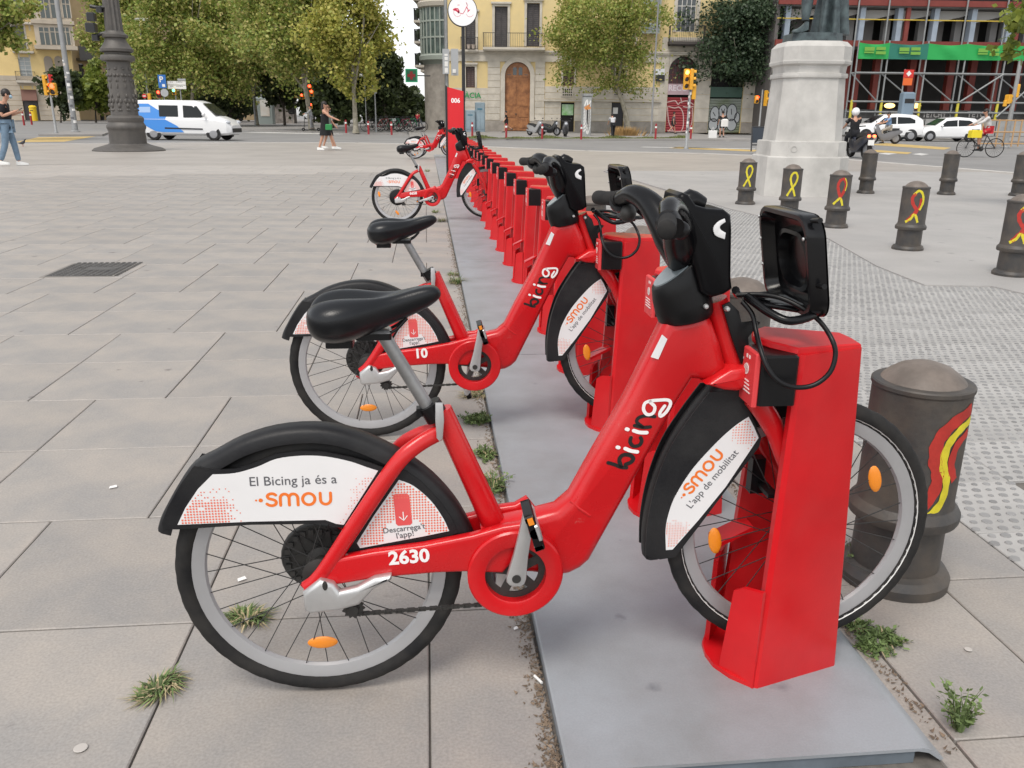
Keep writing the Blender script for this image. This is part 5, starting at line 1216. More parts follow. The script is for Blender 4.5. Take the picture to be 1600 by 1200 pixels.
# arched door
rad = (door[1]-door[0])/2; cu_, czz = (door[0]+door[1])/2, door[3]-rad
arc_pts = [(cu_+rad*math.cos(PI*k/20), czz+rad*math.sin(PI*k/20)) for k in range(21)]
for s in (0, 1):
    pts = arc_pts[:11] if s == 0 else arc_pts[10:]
    poly = [((door[1]+.02) if s == 0 else (door[0]-.02), czz)]*0+pts+([(cu_, door[3]+.02), (door[1]+.02, door[3]+.02), (door[1]+.02, czz)] if s == 0 else [(door[0]-.02, czz), (door[0]-.02, door[3]+.02), (cu_, door[3]+.02)])
    b = MB(); b.pillow(poly, -.02, .25); b.build('arch_spandrel', M_STN, A)
ringo = [(cu_+(rad+.42)*math.cos(PI*k/24), czz+(rad+.42)*math.sin(PI*k/24)) for k in range(25)]; ringi = [(cu_+rad*math.cos(PI*k/24), czz+rad*math.sin(PI*k/24)) for k in range(25)]
b = MB(); b.pillow([(ringo[0][0], .9)]+ringo+[(ringo[-1][0], .9), (ringi[-1][0], .9)]+ringi[::-1]+[(ringi[0][0], .9)], -.17, -.021, .03); b.build('arch_surround', M_STN, A)
D_ = MB(); dpoly = [(door[0]+.02, .05)]+[(door[0]+.02, czz)]+[(cu_+(rad-.02)*math.cos(PI-PI*k/20), czz+(rad-.02)*math.sin(PI*k/20)) for k in range(1, 20)]+[(door[1]-.02, czz), (door[1]-.02, .05)]
D_.pillow(dpoly, .2, .28); dd = D_.build('door', M_DOOR, A)
hw = rad-.08
for s in (-1, 1):
    for (z0, z1) in ((.3, 1.1), (1.25, door[3]*.34), (door[3]*.37, czz-.25)):
        b = MB(); u0_, u1_ = (cu_-hw+.08, cu_-.12) if s < 0 else (cu_+.12, cu_+hw-.08); b.bbox(0, u1_-u0_, 0, z1-z0, 0, .05, .02); b.xform(Matrix.Translation((u0_, .2, z0)) @ Matrix.Rotation(PI/2, 4, 'X')); b.build('door_panel', M_DOOR, dd)
    for k in range(2):
        u = cu_+s*(.14+.52*k+.12); hgt = math.sqrt(max(.01, (rad-.3)**2-(u+s*.17-cu_)**2)); b = MB(); b.pillow([(u-.17, czz+.05), (u+.17, czz+.05), (u+.17, czz+hgt*.92), (u, czz+hgt*1.0), (u-.17, czz+hgt*.92)], .185, .199); b.build('fan_light', M_GLS, dd)
b = MB(); b.box(cu_-.02, cu_+.02, .18, .199, .1, door[3]-.15); b.box(cu_-hw, cu_+hw, .17, .198, czz-.12, czz+.0); b.box(cu_-hw, cu_+hw, .175, .198, door[3]*.345, door[3]*.365); b.build('door_rail', M_DOOR, dd)
b = MB(); b.ell((cu_-.12, .15, 1.5), (.06, .04, .09)); b.build('door_knob', M_RAIL, dd)
for q in wU+row2: shuttered(A, q, M_SHUT); surround(A, q)
for q in wL: shuttered(A, q, mat('brown_shutter', (.075, .04, .035), .6)); surround(A, q, .18, top=.3)
glazed(A, wS, nx=4, nz=3); surround(A, wS, .3)
bz = zc; balcony(A, FA(755, 75)[0], FA(851, 75)[0], FA(800, 75)[1], 1.0, 1.15, .2, brackets=4)
balcony(A, FA(720, 78)[0], FA(747, 78)[0], FA(735, 78)[1], .6, 1.0, .15, brackets=2)
balcony(A, FA(897, 75)[0], FA(1000, 75)[0], FA(900, 75)[1], .9, 1.1, .2, brackets=3)
balcony(A, FA(1043, 66)[0], FA(1098, 66)[0], FA(1070, 66)[1], 1.1, 1.25, .25, m_slab=mat('dark_balcony', (.07, .06, .055), .8), brackets=2)
for k in (0, 1):
    b = MB(); u = FA(733+7*k, 77)[0]; z = FA(735, 77)[1]; b.lathe([(.12, 0), (.18, .3), (.2, .34), (0, .34)], 14, (u, -.75, z)); b.build('flower_pot', mat('pot_clay', (.5, .42, .36), .8), A, smooth=40)
# vent grilles
for (x0, y0, x1, y1) in ((877, 137, 896, 151), (958, 138, 976, 150)):
    q = RECT(FA, x0, y0, x1, y1); b = MB(); b.use(M_STN); b.box(q[0], q[1], -.12, -.052, q[2], q[3]); b.use(M_DRK)
    for i in range(5):
        for j in range(3): b.box(q[0]+.12+(q[1]-q[0]-.2)*i/5, q[0]+.12+(q[1]-q[0]-.2)*(i+.6)/5, -.125, -.1, q[2]+.08+(q[3]-q[2]-.1)*j/3, q[2]+.08+(q[3]-q[2]-.1)*(j+.65)/3)
    b.build('vent_grille', None, A)
# dark doorway and green poster
b = MB(); q = dk[0]; b.box(q[0], q[1], .15, .2, 0, q[3]); b.build('doorway', M_DRK, A)
q2 = RECT(FA, 878, 163, 896, 180); b = MB(); b.box(q2[0], q2[1], .08, .14, q2[2], q2[3]); b.build('poster', mat('green_poster', (.16, .42, .10), .5, var=.8, vscale=1.4, col2=(.5, .62, .5)), A)
q = dk[1]; b = MB(); b.box(q[0]+.03, q[1]-.03, .15, .2, 0, q[3]-.03); b.build('metal_door', mat('black_door', (.02, .02, .025), .5), A)
b = MB(); b.box(q[0]+.15, q[0]+.6, .13, .149, q[3]-1.0, q[3]-.45); b.build('notice', M_PAPR, A)
# shop fronts with rolled shutters
G1 = mat('graffiti_red', (.33, .025, .035), .6, var=.3, vscale=.7); G2 = mat('graffiti_green', (.16, .19, .12), .6, var=.6, vscale=.5, col2=(.30, .33, .31))
def spray(parent, q, lines, wd, mt, y=.150):
    b = MB()
    for ln in lines:
        P = [Vector((q[0]+(q[1]-q[0])*a, q[2]+(q[3]-q[2])*c, 0)) for a, c in ln]; b.stroke([(p.x, p.y) for p in spline(P, 5)], wd, y)
    b.build('graffiti', mt, parent, fix=False)
def roller(q, z1, mt):
    n = int(z1/.22); r_ = None
    for i in range(n):
        b = MB(); z = .05+(z1-.05)*i/n; h = (z1-.05)/n; b.add([(q[0], .2, z+.01), (q[1], .2, z+.01), (q[1], .16, z+h*.5), (q[0], .16, z+h*.5), (q[1], .2, z+h-.005), (q[0], .2, z+h-.005)], [(0, 1, 2, 3), (3, 2, 4, 5)]); o = b.build('shutter_slat', mt, A)
roller(shops[0], FA(1065, 152)[1], G1); roller(shops[1], FA(1135, 154)[1], G2)
q = (shops[0][0], shops[0][1], 0, FA(1065, 152)[1])
spray(A, q, [[(.02, .86), (.3, .9), (.42, .8), (.5, .86), (.75, .9), (.98, .8)], [(.03, .74), (.12, .3), (.3, .04)], [(.08, .74), (.3, .70), (.47, .72), (.62, .55), (.66, .2), (.6, .05)], [(.98, .75), (.8, .72), (.62, .74)], [(.95, .7), (.97, .3), (.85, .05)], [(.5, .98), (.55, .85)], [(.1, .06), (.5, .03), (.9, .07)]], .09, mat('spray_pink', (.55, .38, .36), .7))
q = (shops[1][0], shops[1][1], 0, FA(1135, 154)[1])
blob = lambda cx, cz, rx, rz: [(cx+rx*math.cos(k*PI/5), cz+rz*math.sin(k*PI/5)) for k in range(11)]
bl_ = [(.2, .55, .14, .22), (.45, .62, .13, .2), (.72, .6, .16, .24), (.18, .25, .15, .17), (.45, .25, .14, .2), (.75, .24, .15, .17), (.9, .45, .08, .15)]
for a in bl_:
    b = MB(); pl = blob(*a)[:-1]; b.add([(q[0]+(q[1]-q[0])*x, .152, q[2]+(q[3]-q[2])*z) for x, z in pl], [tuple(range(len(pl)))]); b.build('graffiti', mat('spray_silver', (.42, .44, .45), .6), A, fix=False)
spray(A, q, [blob(*a) for a in bl_]+[[(.4, .7), (.45, .6), (.5, .7)], [(.7, .7), (.72, .55)], [(.15, .6), (.22, .5)]], .07, mat('spray_black', (.03, .03, .035), .7), .148)
q = RECT(FA, 1043, 131, 1086, 148); b = MB(); b.box(q[0], q[1], .02, .12, q[2], q[3]); sgn_ = b.build('shop_sign', mat('pink_sign', (.50, .36, .40), .6, var=.2, vscale=2), A)
text_xz('lettering', 'RECC', (q[0]+.1, q[2]+.35), (q[0]+1.75, q[2]+.35), .018, mat('pink_letters', (.62, .56, .60), .5), sgn_, .03)
q = RECT(FA, 1109, 136, 1160, 152); b = MB(); b.box(q[0], q[1], .02, .12, q[2], q[3]); sgn_ = b.build('shop_sign', mat('green_sign', (.03, .08, .055), .5), A)
rad = (shops[0][1]-shops[0][0])/2; cu_, czz = (shops[0][0]+shops[0][1])/2, shops[0][3]-rad
for s in (0, 1):
    ap = [(cu_+rad*math.cos(PI*k/20), czz+rad*math.sin(PI*k/20)) for k in (range(11) if s == 0 else range(10, 21))]
    poly = ap+([(cu_, shops[0][3]+.01), (shops[0][1]+.01, shops[0][3]+.01)] if s == 0 else [(shops[0][0]-.01, shops[0][3]+.01), (cu_, shops[0][3]+.01)]); b = MB(); b.pillow(poly, -.07, .2); b.build('arch_spandrel', M_STN, A)
zb_ = RECT(FA, 1043, 88, 1086, 131)[2]; b = MB(); b.box(shops[0][0], shops[0][1], .25, .3, zb_, shops[0][3]); b.build('fan_window', mat('maroon_glass', (.05, .018, .02), .4), A)
b = MB()
for i in range(1, 6): u = shops[0][0]+(shops[0][1]-shops[0][0])*i/6; b.box(u-.03, u+.03, .2, .249, zb_, shops[0][3])
for i in range(1, 3): z = zb_+(shops[0][3]-zb_)*i/3; b.box(shops[0][0], shops[0][1], .21, .248, z-.03, z+.03)
b.build('fan_bars', mat('bar_red', (.13, .03, .03), .6), A)
zb_ = RECT(FA, 1109, 100, 1160, 136)[2]; b = MB(); b.box(shops[1][0], shops[1][1], .25, .3, zb_, shops[1][3]); b.build('fan_window', M_DRK, A)
q = RECT(FA, 1024, 108, 1038, 117); b = MB(); b.box(q[0], q[1], -.2, -.1, q[2], q[3]+0.0); b.build('wall_plate', mat('white_plate', (.7, .72, .75), .5), A)
q = RECT(FA, 1024, 117.5, 1038, 127); b = MB(); b.box(q[0], q[1], -.2, -.1, q[2], q[3]); b.build('wall_plate', M_TBLK, A)
# grey glazed gallery hung on the front, above the plane tree
q = RECT(FA, 1004, -60, 1032, 52, .5); b = MB(); b.box(q[0], q[1], -.9, -.003, q[2], q[3]); ga = b.build('glazed_gallery', mat('gallery_glass_pale', (.25, .28, .30), .2, var=.3, vscale=.8), A)
b = MB()
for i in range(4): u = q[0]+(q[1]-q[0])*i/3; b.box(u-.05, u+.05, -.96, -.9, q[2], q[3])
for i in range(9): z = q[2]+(q[3]-q[2])*i/8; b.box(q[0]-.04, q[1]+.04, -.95, -.901, z-.05, z+.05)
b.build('gallery_bars', M_GFR, ga)
# rounded corner with glazed gallery
R = uL-FA(651, 50)[0]; zg0, zg1 = FA(670, 84)[1], FA(670, 8)[1]; cR = R*.97
def cyl(name, r, z0, z1, m_, n=40, a0=PI*.75, a1=PI*1.5, prof=None, parent=A):
    b = MB(); b.lathe(prof or [(r, z0), (r, z1)], n, (uL, cR, 0), 'z', a0, a1); return b.build(name, m_, parent, smooth=40)
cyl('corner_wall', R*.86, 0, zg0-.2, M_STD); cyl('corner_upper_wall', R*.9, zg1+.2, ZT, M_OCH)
gl = cyl('corner_gallery', R*.95, zg0, zg1, M_GLSG)
cyl('gallery_sill', R, zg0-.5, zg0, M_GFR, prof=[(R*.8, zg0-1.1), (R*.92, zg0-.55), (R*1.02, zg0-.45), (R*1.03, zg0-.1), (R*.95, zg0+.05)])
cyl('gallery_cornice', R, zg1, zg1+.5, mat('cornice_cream', (.5, .45, .38), .8), prof=[(R*.95, zg1-.1), (R*1.04, zg1), (R*1.08, zg1+.35), (R*1.0, zg1+.5), (R*.7, zg1+.55)])
cyl('gallery_cornice', R, zg1, zg1+.5, mat('cornice_brown', (.16, .11, .09), .8), prof=[(R*1.0, zg1+.9), (R*1.08, zg1+1.0), (R*1.09, zg1+1.2), (R*.8, zg1+1.3)])
for i in range(13):
    a = PI*.75+PI*.75*i/12; x, y = uL+R*.955*math.cos(a), cR+R*.955*math.sin(a)
    b = MB(); b.tube([(x, y, zg0), (x, y, zg1)], .07, 6); b.build('mullion', M_GFR, gl)
for f in (.0, .36, .70, 1.0):
    z = zg0+(zg1-zg0)*f; b = MB(); b.lathe([(R*.94, z-.07), (R*.975, z-.07), (R*.975, z+.07), (R*.94, z+.07)], 40, (uL, cR, 0), 'z', PI*.75, PI*1.5); b.build('transom', M_GFR, gl)
# receding side along the avenue with stacked balconies
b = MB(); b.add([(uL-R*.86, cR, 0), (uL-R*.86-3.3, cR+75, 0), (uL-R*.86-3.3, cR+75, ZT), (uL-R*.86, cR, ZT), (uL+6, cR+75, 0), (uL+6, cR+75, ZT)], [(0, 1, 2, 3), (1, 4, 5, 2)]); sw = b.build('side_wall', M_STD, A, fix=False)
for lv, z in enumerate((FA(655, 100)[1], FA(655, 60)[1], FA(655, 25)[1], FA(655, -12)[1])):
    for k in range(5):
        yy = cR+3+k*9; xx = uL-R*.86-3.3*(yy-cR)/75
        b = MB(); b.box(xx-1.1, xx-.002, yy, yy+4, z, z+.22); bb = b.build('side_balcony', M_STN, A)
        b = MB()
        for j in range(14): b.box(xx-1.08, xx-1.05, yy+.05+j*.3, yy+.09+j*.3, z+.22, z+1.2)
        for j in range(5): b.box(xx-1.05+j*.24, xx-1.01+j*.24, yy, yy+.03, z+.22, z+1.2)
        b.box(xx-1.1, xx-1.03, yy, yy+4, z+1.2, z+1.27); b.box(xx-1.1, xx, yy, yy+.05, z+1.2, z+1.27); b.build('railing', M_RAIL, bb)
        b = MB(); b.ell((xx-.7, yy+.8, z+.9), (.35, .5, .5), 8, 6); b.build('potted_plant', mat('plant_dark', (.03, .05, .02), .8, var=.5, vscale=5), bb)
# green pharmacy lettering and cross
px_ = thing('pharmacy_cross', 'green square pharmacy sign with a red cross at the corner', 'sign', Vector(AY(643, 118, 78.0)), -YAW)
b = MB(); b.box(-.52, .52, -.1, .1, -.55, .55); b.build('panel', mat('pharm_green', (.02, .20, .10), .4, emit=(.02, .3, .12), estr=.25), px_)
b = MB(); b.box(-.42, .42, -.115, -.102, -.45, .45); pf_ = b.build('face', mat('pharm_face', (.015, .12, .06), .4), px_)
b = MB(); b.box(-.12, .12, -.13, -.116, -.33, .33); b.box(-.33, -.1205, -.13, -.116, -.12, .12); b.box(.1205, .33, -.13, -.116, -.12, .12); b.build('cross', mat('pharm_red', (.25, .02, .02), .4), px_)
b = MB(); b.tube([(.5, 0, 0), (1.6, .3, 0)], .05, 8); b.build('arm', M_RAIL, px_)
q = RECT(FA, 727, 145, 753, 156); text_xz('shop_lettering', 'FARMÀCIA', (FA(699, 153)[0], FA(699, 153)[1]), (FA(752, 153)[0], FA(752, 153)[1]), -.16, mat('farm_green', (.02, .28, .08), .4), A, .02)
# ------------------------------------------------ B: ochre building with stone bay, far left
FB = Frame((G(50, 188).x, G(50, 188).y), math.radians(20))
Bd = thing('bay_window_building', 'ochre apartment house with a stone bay window at the far left', 'building', FB.O, FB.a)
def p5(x, y): return (x/5, y/5)
u0, u1 = FB(-60, 120)[0], FB(116, 120)[0]; ub = FB(50, 60)[0]
def RB(x0, y0, x1, y1): return RECT(FB, x0/5, y0/5, x1/5, y1/5)
hB = [RB(150, 445, 245, 610), RB(100, 200, 195, 380), RB(100, -40, 190, 150), RB(0, 200, 10, 380)]
sh = RB(180, 700, 300, 935); sh = (sh[0], sh[1], 0, sh[3])
b = MB(); wallgrid(b, u0, u1, 0, 40, hB+[sh], depth=.35); b.add([(u1, 0, 0), (u1, 20, 0), (u1, 20, 40), (u1, 0, 40)], [(0, 1, 2, 3)]); b.build('plaster_wall', mat('ochre_light', (.76, .57, .26), .85, var=.12, vscale=.4), Bd, fix=False)
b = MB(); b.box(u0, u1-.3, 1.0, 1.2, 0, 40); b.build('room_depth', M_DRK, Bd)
zg = FB(20, 118)[1]; M_BST = mat('bay_stone', (.52, .45, .36), .85, var=.15, vscale=.6, objrand=.05)
n = 9
for i in range(n):
    segs = [(u0, sh[0]-.02), (sh[1]+.02, u1)] if zg*i/n < sh[3] else [(u0, u1)]
    for a, c in segs: b = MB(); b.box(a, c, -.12, -.003, zg*i/n+.02, zg*(i+1)/n-.02); b.build('stone_course', M_BST, Bd)
b = MB(); b.box(sh[0], sh[1], .2, .3, 0, sh[3]); b.build('shop_front', mat('shop_dark', (.05, .045, .045), .4), Bd)
b = MB(); zz = sh[3]; b.add([(sh[0], -.1, zz), (sh[1], -.1, zz), (sh[1], -1.2, zz-1.6), (sh[0], -1.2, zz-1.6), (sh[0], -.1, zz-.05), (sh[1], -.1, zz-.05), (sh[1], -1.2, zz-1.7), (sh[0], -1.2, zz-1.7)], [(0, 1, 2, 3), (4, 7, 6, 5), (0, 3, 7, 4), (1, 5, 6, 2), (2, 6, 7, 3)]); b.build('awning', mat('awning_brown', (.16, .08, .06), .8), Bd)
for q in hB[:1]: glazed(Bd, q, nx=2, nz=5, m_fr=M_WFR, glass=mat('pale_glass', (.34, .37, .37), .2)); balcony(Bd, FB(26, 127)[0], FB(57, 127)[0], FB(40, 126)[1], 1.1, 1.3, .3, brackets=2)
for q in hB[1:3]: shuttered(Bd, q, mat('grey_shutter', (.16, .16, .15), .7)); surround(Bd, q, .25)
balcony(Bd, FB(20, 80)[0], FB(53, 80)[0], FB(36, 80)[1], 1.0, 1.3, .25, brackets=2); balcony(Bd, FB(20, 35)[0], FB(53, 35)[0], FB(36, 35)[1], 1.0, 1.3, .25, brackets=2)
# bay
ba0, ba1 = FB(56, 60)[0], FB(116, 60)[0]
bay = MB(); zb0, zb1 = FB(85, 75)[1], 40
bay.box(ba0, ba1, -1.6, -.004, zb0, zb1); by_ = bay.build('bay', M_BST, Bd)
for yp, hh in ((75, .5), (36, .5), (-6, .5)):
    z = FB(85, yp)[1]; b = MB(); b.box(ba0-.3, ba1+.3, -1.95, -.005, z-.3, z+.25); b.build('bay_cornice', M_BST, by_)
for (y0, y1) in ((215, 350), (-5, 140), (-230, -80)):
    for (x0, x1) in ((312, 385), (398, 470), (490, 545)):
        q = RECT(FB, x0/5, y0/5, x1/5, y1/5, 1.6); b = MB(); b.box(q[0], q[1], -1.64, -1.605, q[2], q[3]); wd_ = b.build('bay_window', mat('bay_glass', (.06, .075, .07), .15, spec=.7), by_)
        b = MB(); mu = (q[0]+q[1])/2; b.box(mu-.06, mu+.06, -1.68, -1.641, q[2], q[3]); b.box(q[0], q[1], -1.67, -1.642, q[3]-(q[3]-q[2])*.28, q[3]-(q[3]-q[2])*.24); b.box(q[0]-.15, q[0], -1.7, -1.61, q[2], q[3]); b.box(q[1], q[1]+.15, -1.7, -1.61, q[2], q[3]); b.build('window_frame', M_BST, wd_)
for x0 in (350, 432):
    q = RECT(FB, x0/5, 470/5, (x0+66)/5, 580/5); b = MB(); r_ = (q[1]-q[0])/2; cc_ = (q[0]+q[1])/2
    b.pillow([(q[0], q[2]), (q[1], q[2])]+[(cc_+r_*math.cos(PI*k/12), q[3]+r_*math.sin(PI*k/12)) for k in range(13)], -.2, -.121); b.build('arched_window', mat('arch_panel', (.30, .255, .205), .8), Bd)
# darker house beyond it
FB2 = Frame((G(118, 187.5).x, G(118, 187.5).y+6), math.radians(50))
B2_ = thing('tan_side_house', 'tan house with a long grey balcony beyond the bay window house', 'building', FB2.O, FB2.a)
v0 = FB2(114, 120)[0]; v1 = v0+46
hh = [RECT(FB2, 124, 100, 132, 122), RECT(FB2, 138, 102, 145, 122), RECT(FB2, 124, 130, 133, 160), RECT(FB2, 138, 60, 145, 82), RECT(FB2, 125, 55, 133, 80)]
b = MB(); wallgrid(b, v0, v1, 0, 38, hh, depth=.4); b.build('plaster_wall', mat('tan_plaster', (.56, .42, .24), .85, var=.2, vscale=.4), B2_, fix=False)
for q in hh: shuttered(B2_, q, mat('grey_shutter2', (.07, .065, .06), .7))
zz = FB2(140, 92)[1]; b = MB(); b.box(v0+1, v1, -1.3, -.003, zz-.4, zz); bl_ = b.build('long_balcony', mat('balcony_grey', (.13, .125, .12), .7), B2_)
b = MB(); b.box(v0+1, v1, -1.3, -1.25, zz, zz+2.0); b.build('balcony_screen', mat('balcony_grey2', (.14, .135, .13), .7), bl_)
# ------------------------------------------------ C: building site with scaffolding, right
FC_ = Frame((G(1450, 212).x, G(1450, 212).y), math.radians(-3))
C_ = thing('building_under_works', 'gutted building under works with red columns and bare grey floors, behind scaffolding', 'building', FC_.O, FC_.a)
M_SITE = mat('site_concrete', (.22, .215, .21), .85, var=.3, vscale=.6); M_SRED = mat('site_red_steel', (.20, .035, .025), .6, var=.2, vscale=1); M_BLUE = mat('site_blue_grey', (.34, .40, .47), .6, var=.15, vscale=1)
s0, s1 = FC_(1202, 150)[0], FC_(1700, 150)[0]
b = MB(); b.box(s0, s1, 7.0, 7.3, 0, 26); b.build('back_wall', mat('site_back', (.05, .048, .046), .9, var=.3, vscale=.5), C_)
b = MB(); b.box(s0, s0+.3, 0.2, 7.0, 0, 26); b.build('end_wall', mat('site_end', (.12, .11, .105), .9), C_)
zf1 = FC_(1450, 66)[1]; zf2 = FC_(1450, 2)[1]
for z in (zf1, zf2, zf2+6):
    b = MB(); b.box(s0, s1, .0, 6.99, z-.5, z); b.build('floor_slab', M_SITE, C_)
    b = MB(); b.box(s0, s1, -.25, -.003, z-.42, z+.05); b.build('edge_beam', M_SRED, C_)
for x in (1235, 1294, 1352, 1411, 1468, 1527, 1585, 1640):
    u = FC_(x, 30)[0]; b = MB(); b.box(u-.32, u+.12, .3, 1.0, zf1, zf2-.5); b.build('column', M_BLUE, C_)
    b = MB(); b.box(u-.3, u+.3, 2.8, 3.4, zf1, zf2-.5); b.build('column', mat('site_pale', (.34, .33, .32), .8), C_)
    b = MB(); b.box(u+1.2, u+2.6, 4.0, 4.1, zf1, zf2-1.0); b.build('partition', mat('site_panel', (.30, .285, .275), .8, var=.2, vscale=.8), C_)
    b = MB(); b.pillow([(u+.2, zf2-.6), (u+3.2, zf2-.6), (u+3.2, zf2-.9), (u+.2, zf2-1.6)], 1.2, 1.3); b.build('tilted_panel', mat('site_panel2', (.42, .41, .39), .7), C_)
for x in (1416, 1590): u = FC_(x, 30)[0]; b = MB(); b.box(u, u+.35, .02, .28, zf1, zf2-.5); b.build('red_column', M_SRED, C_)
for x in (1335, 1352, 1384, 1440, 1455, 1502, 1537, 1575, 1610):
    u = FC_(x, 150)[0]; b = MB(); b.box(u-.28, u+.28, 2.2, 2.8, 0, zf1-.5); b.build('red_column', M_SRED, C_)
b = MB(); zz = FC_(1450, 32)[1]; b.tube([(s0, -.1, zz), (s1, -.1, zz)], .05, 6); b.build('guard_rail', mat('rail_yellow', (.55, .40, .05), .6), C_)
b = MB(); b.box(s0, s1, .05, .12, FC_(1450, 187)[1], FC_(1450, 172)[1]); pb_ = b.build('painted_band', mat('band_grey', (.10, .10, .10), .8, var=.4, vscale=1), C_)
for (xa, xb2, t_) in ((1441, 1479, 'TETCHY'), (1511, 1555, 'TETCHY')): text_xz('graffiti_lettering', t_, FC_(xa, 183), FC_(xb2, 183), .045, mat('tag_grey', (.45, .44, .43), .7), pb_, .03)
sc = thing('scaffolding', 'steel tube scaffolding in front of the building under works', 'scaffolding', FC_.O, FC_.a)
M_TUB = mat('scaffold_tube', (.29, .30, .30), .5, metal=.3, var=.2, vscale=2)
sx = [FC_(x, 150)[0] for x in (1322, 1368, 1427, 1486, 1547, 1608, 1668)]; ztp = FC_(1450, 66)[1]
for yy in (-1.3, -.35):
    for u in sx:
        b = MB(); b.tube([(u, yy, 0), (u, yy, ztp+(3.5 if yy > -1 else 0))], .075, 8); b.build('standard', M_TUB, sc, smooth=50)
        if yy < -1: b = MB(); b.tube([(u, yy-.01, 1.2), (u, yy-.01, 2.9)], .12, 8); b.build('warning_sleeve', mat('sleeve_yellow', (.55, .48, .05), .6), sc, smooth=50)
    for ypx in (116, 160, 176, 205):
        z = FC_(1450, ypx)[1]; b = MB(); b.tube([(sx[0], yy-.08, z), (sx[-1], yy-.08, z)], .075, 8); b.build('ledger', M_TUB, sc, smooth=50)
for i in range(len(sx)-1):
    z0, z1, z2 = FC_(1450, 160)[1], FC_(1450, 116)[1], FC_(1450, 95)[1]
    b = MB(); b.tube([(sx[i], -.45, z1), (sx[i+1], -.45, z0)], .06, 8); b.build('brace', M_TUB, sc, smooth=50)
    if i >= 3: b = MB(); b.tube([(sx[i], -1.45, z0-(1.2 if i > 3 else 0)), (sx[i+1], -1.45, z1+(.0))], .075, 8); b.build('brace', M_TUB, sc, smooth=50)
gcols = [mat('net_green', (.015, .33, .07), .6, bump=.6, bscale=1.2), mat('net_teal', (.015, .16, .11), .6, bump=.6, bscale=1.2)]
M_LOGO = mat('banner_yellow', (.16, .36, .05), .6)
for i in range(len(sx)-1):
    z0, z1 = FC_(1450, 95)[1], FC_(1450, 70)[1]; b = MB(); N = 14; vs = []
    for j in range(6):
        for k in range(N+1):
            f = k/N; g_ = j/5; sag = .10*math.sin(f*PI)*(1-abs(g_-.5)); vs.append((sx[i]+(sx[i+1]-sx[i])*f, -1.42-.06*math.sin(f*9+g_*5)*math.sin(f*PI)-sag, z0+(z1-z0)*g_-(.15*math.sin(f*PI) if j == 5 else 0)))
    b.add(vs, [(j*(N+1)+k, j*(N+1)+k+1, (j+1)*(N+1)+k+1, (j+1)*(N+1)+k) for j in range(5) for k in range(N)])
    ba_ = b.build('banner', gcols[1] if i == 1 else gcols[0], sc, smooth=60, fix=False)
    if i in (0, 1, 3):
        um = (sx[i]+sx[i+1])/2; zm = (z0+z1)/2; b = MB()
        for (a, c, d, e) in ((-.9, -.05, -.02, .28), (.1, .9, .05, .3), (-.9, -.05, -.2, -.08), (.1, .95, -.28, -.05)): b.box(um+a, um+c, -1.62, -1.60, zm+d, zm+e)
        b.build('banner_logo', M_LOGO, ba_)
b = MB()
for i in range(14): 
    u = s0+.5+i*3.2; b = MB(); b.box(u, u+3.1, -1.75, -1.68, .05, FC_(1450, 186)[1]); b.build('hoarding_panel', mat('hoarding', (.36, .36, .35), .7, var=.3, vscale=.8, objrand=.1), sc)
for x in (1395, 1436): 
    P = FC_(x, 165); b = MB(); b.ell((P[0], .6, P[1]), (.5, .1, .22), 10, 6); b.build('lit_lamp', mat('lamp_glow', (.9, .6, .2), .4, emit=(1, .65, .2), estr=2.2), C_, smooth=60)
# ================================================================== TREES
import numpy as np
def leafmat(name, cols, trans=.35):
    m_ = bpy.data.materials.new(name); m_.use_nodes = True; n = m_.node_tree.nodes; l = m_.node_tree.links; bs = n['Principled BSDF']; out = n['Material Output']
    gi = n.new('ShaderNodeNewGeometry'); cr_ = n.new('ShaderNodeValToRGB'); e = cr_.color_ramp.elements
    e[0].color = (*cols[0], 1); e[1].color = (*cols[-1], 1)
    for i, c in enumerate(cols[1:-1]): x = e.new((i+1)/(len(cols)-1)); x.color = (*c, 1)
    l.new(gi.outputs['Random Per Island'], cr_.inputs['Fac']); l.new(cr_.outputs[0], bs.inputs['Base Color']); bs.inputs['Roughness'].default_value = .55
    tr = n.new('ShaderNodeBsdfTranslucent'); l.new(cr_.outputs[0], tr.inputs['Color']); mx = n.new('ShaderNodeMixShader'); mx.inputs[0].default_value = trans
    l.new(bs.outputs[0], mx.inputs[1]); l.new(tr.outputs[0], mx.inputs[2]); l.new(mx.outputs[0], out.inputs['Surface']); return m_
L_PLANE = leafmat('plane_leaves', [(.15, .22, .045), (.24, .31, .06), (.33, .38, .085), (.43, .42, .12), (.48, .40, .16)])
L_PLANEY = leafmat('plane_leaves_yellow', [(.22, .26, .05), (.36, .37, .07), (.48, .46, .10), (.56, .48, .14)])
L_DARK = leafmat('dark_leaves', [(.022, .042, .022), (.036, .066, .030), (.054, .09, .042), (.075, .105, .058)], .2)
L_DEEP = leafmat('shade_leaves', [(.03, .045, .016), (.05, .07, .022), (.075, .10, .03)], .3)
L_LIME = leafmat('lime_leaves', [(.12, .17, .025), (.20, .25, .04), (.30, .34, .06)])
M_BARK = mat('plane_bark', (.42, .38, .30), .9, var=.5, vscale=3, bump=.3, bscale=12, col2=(.22, .20, .15)); M_BARKD = mat('dark_bark', (.12, .10, .08), .9, var=.4, vscale=4, bump=.4, bscale=14)
rng = np.random.default_rng(11)
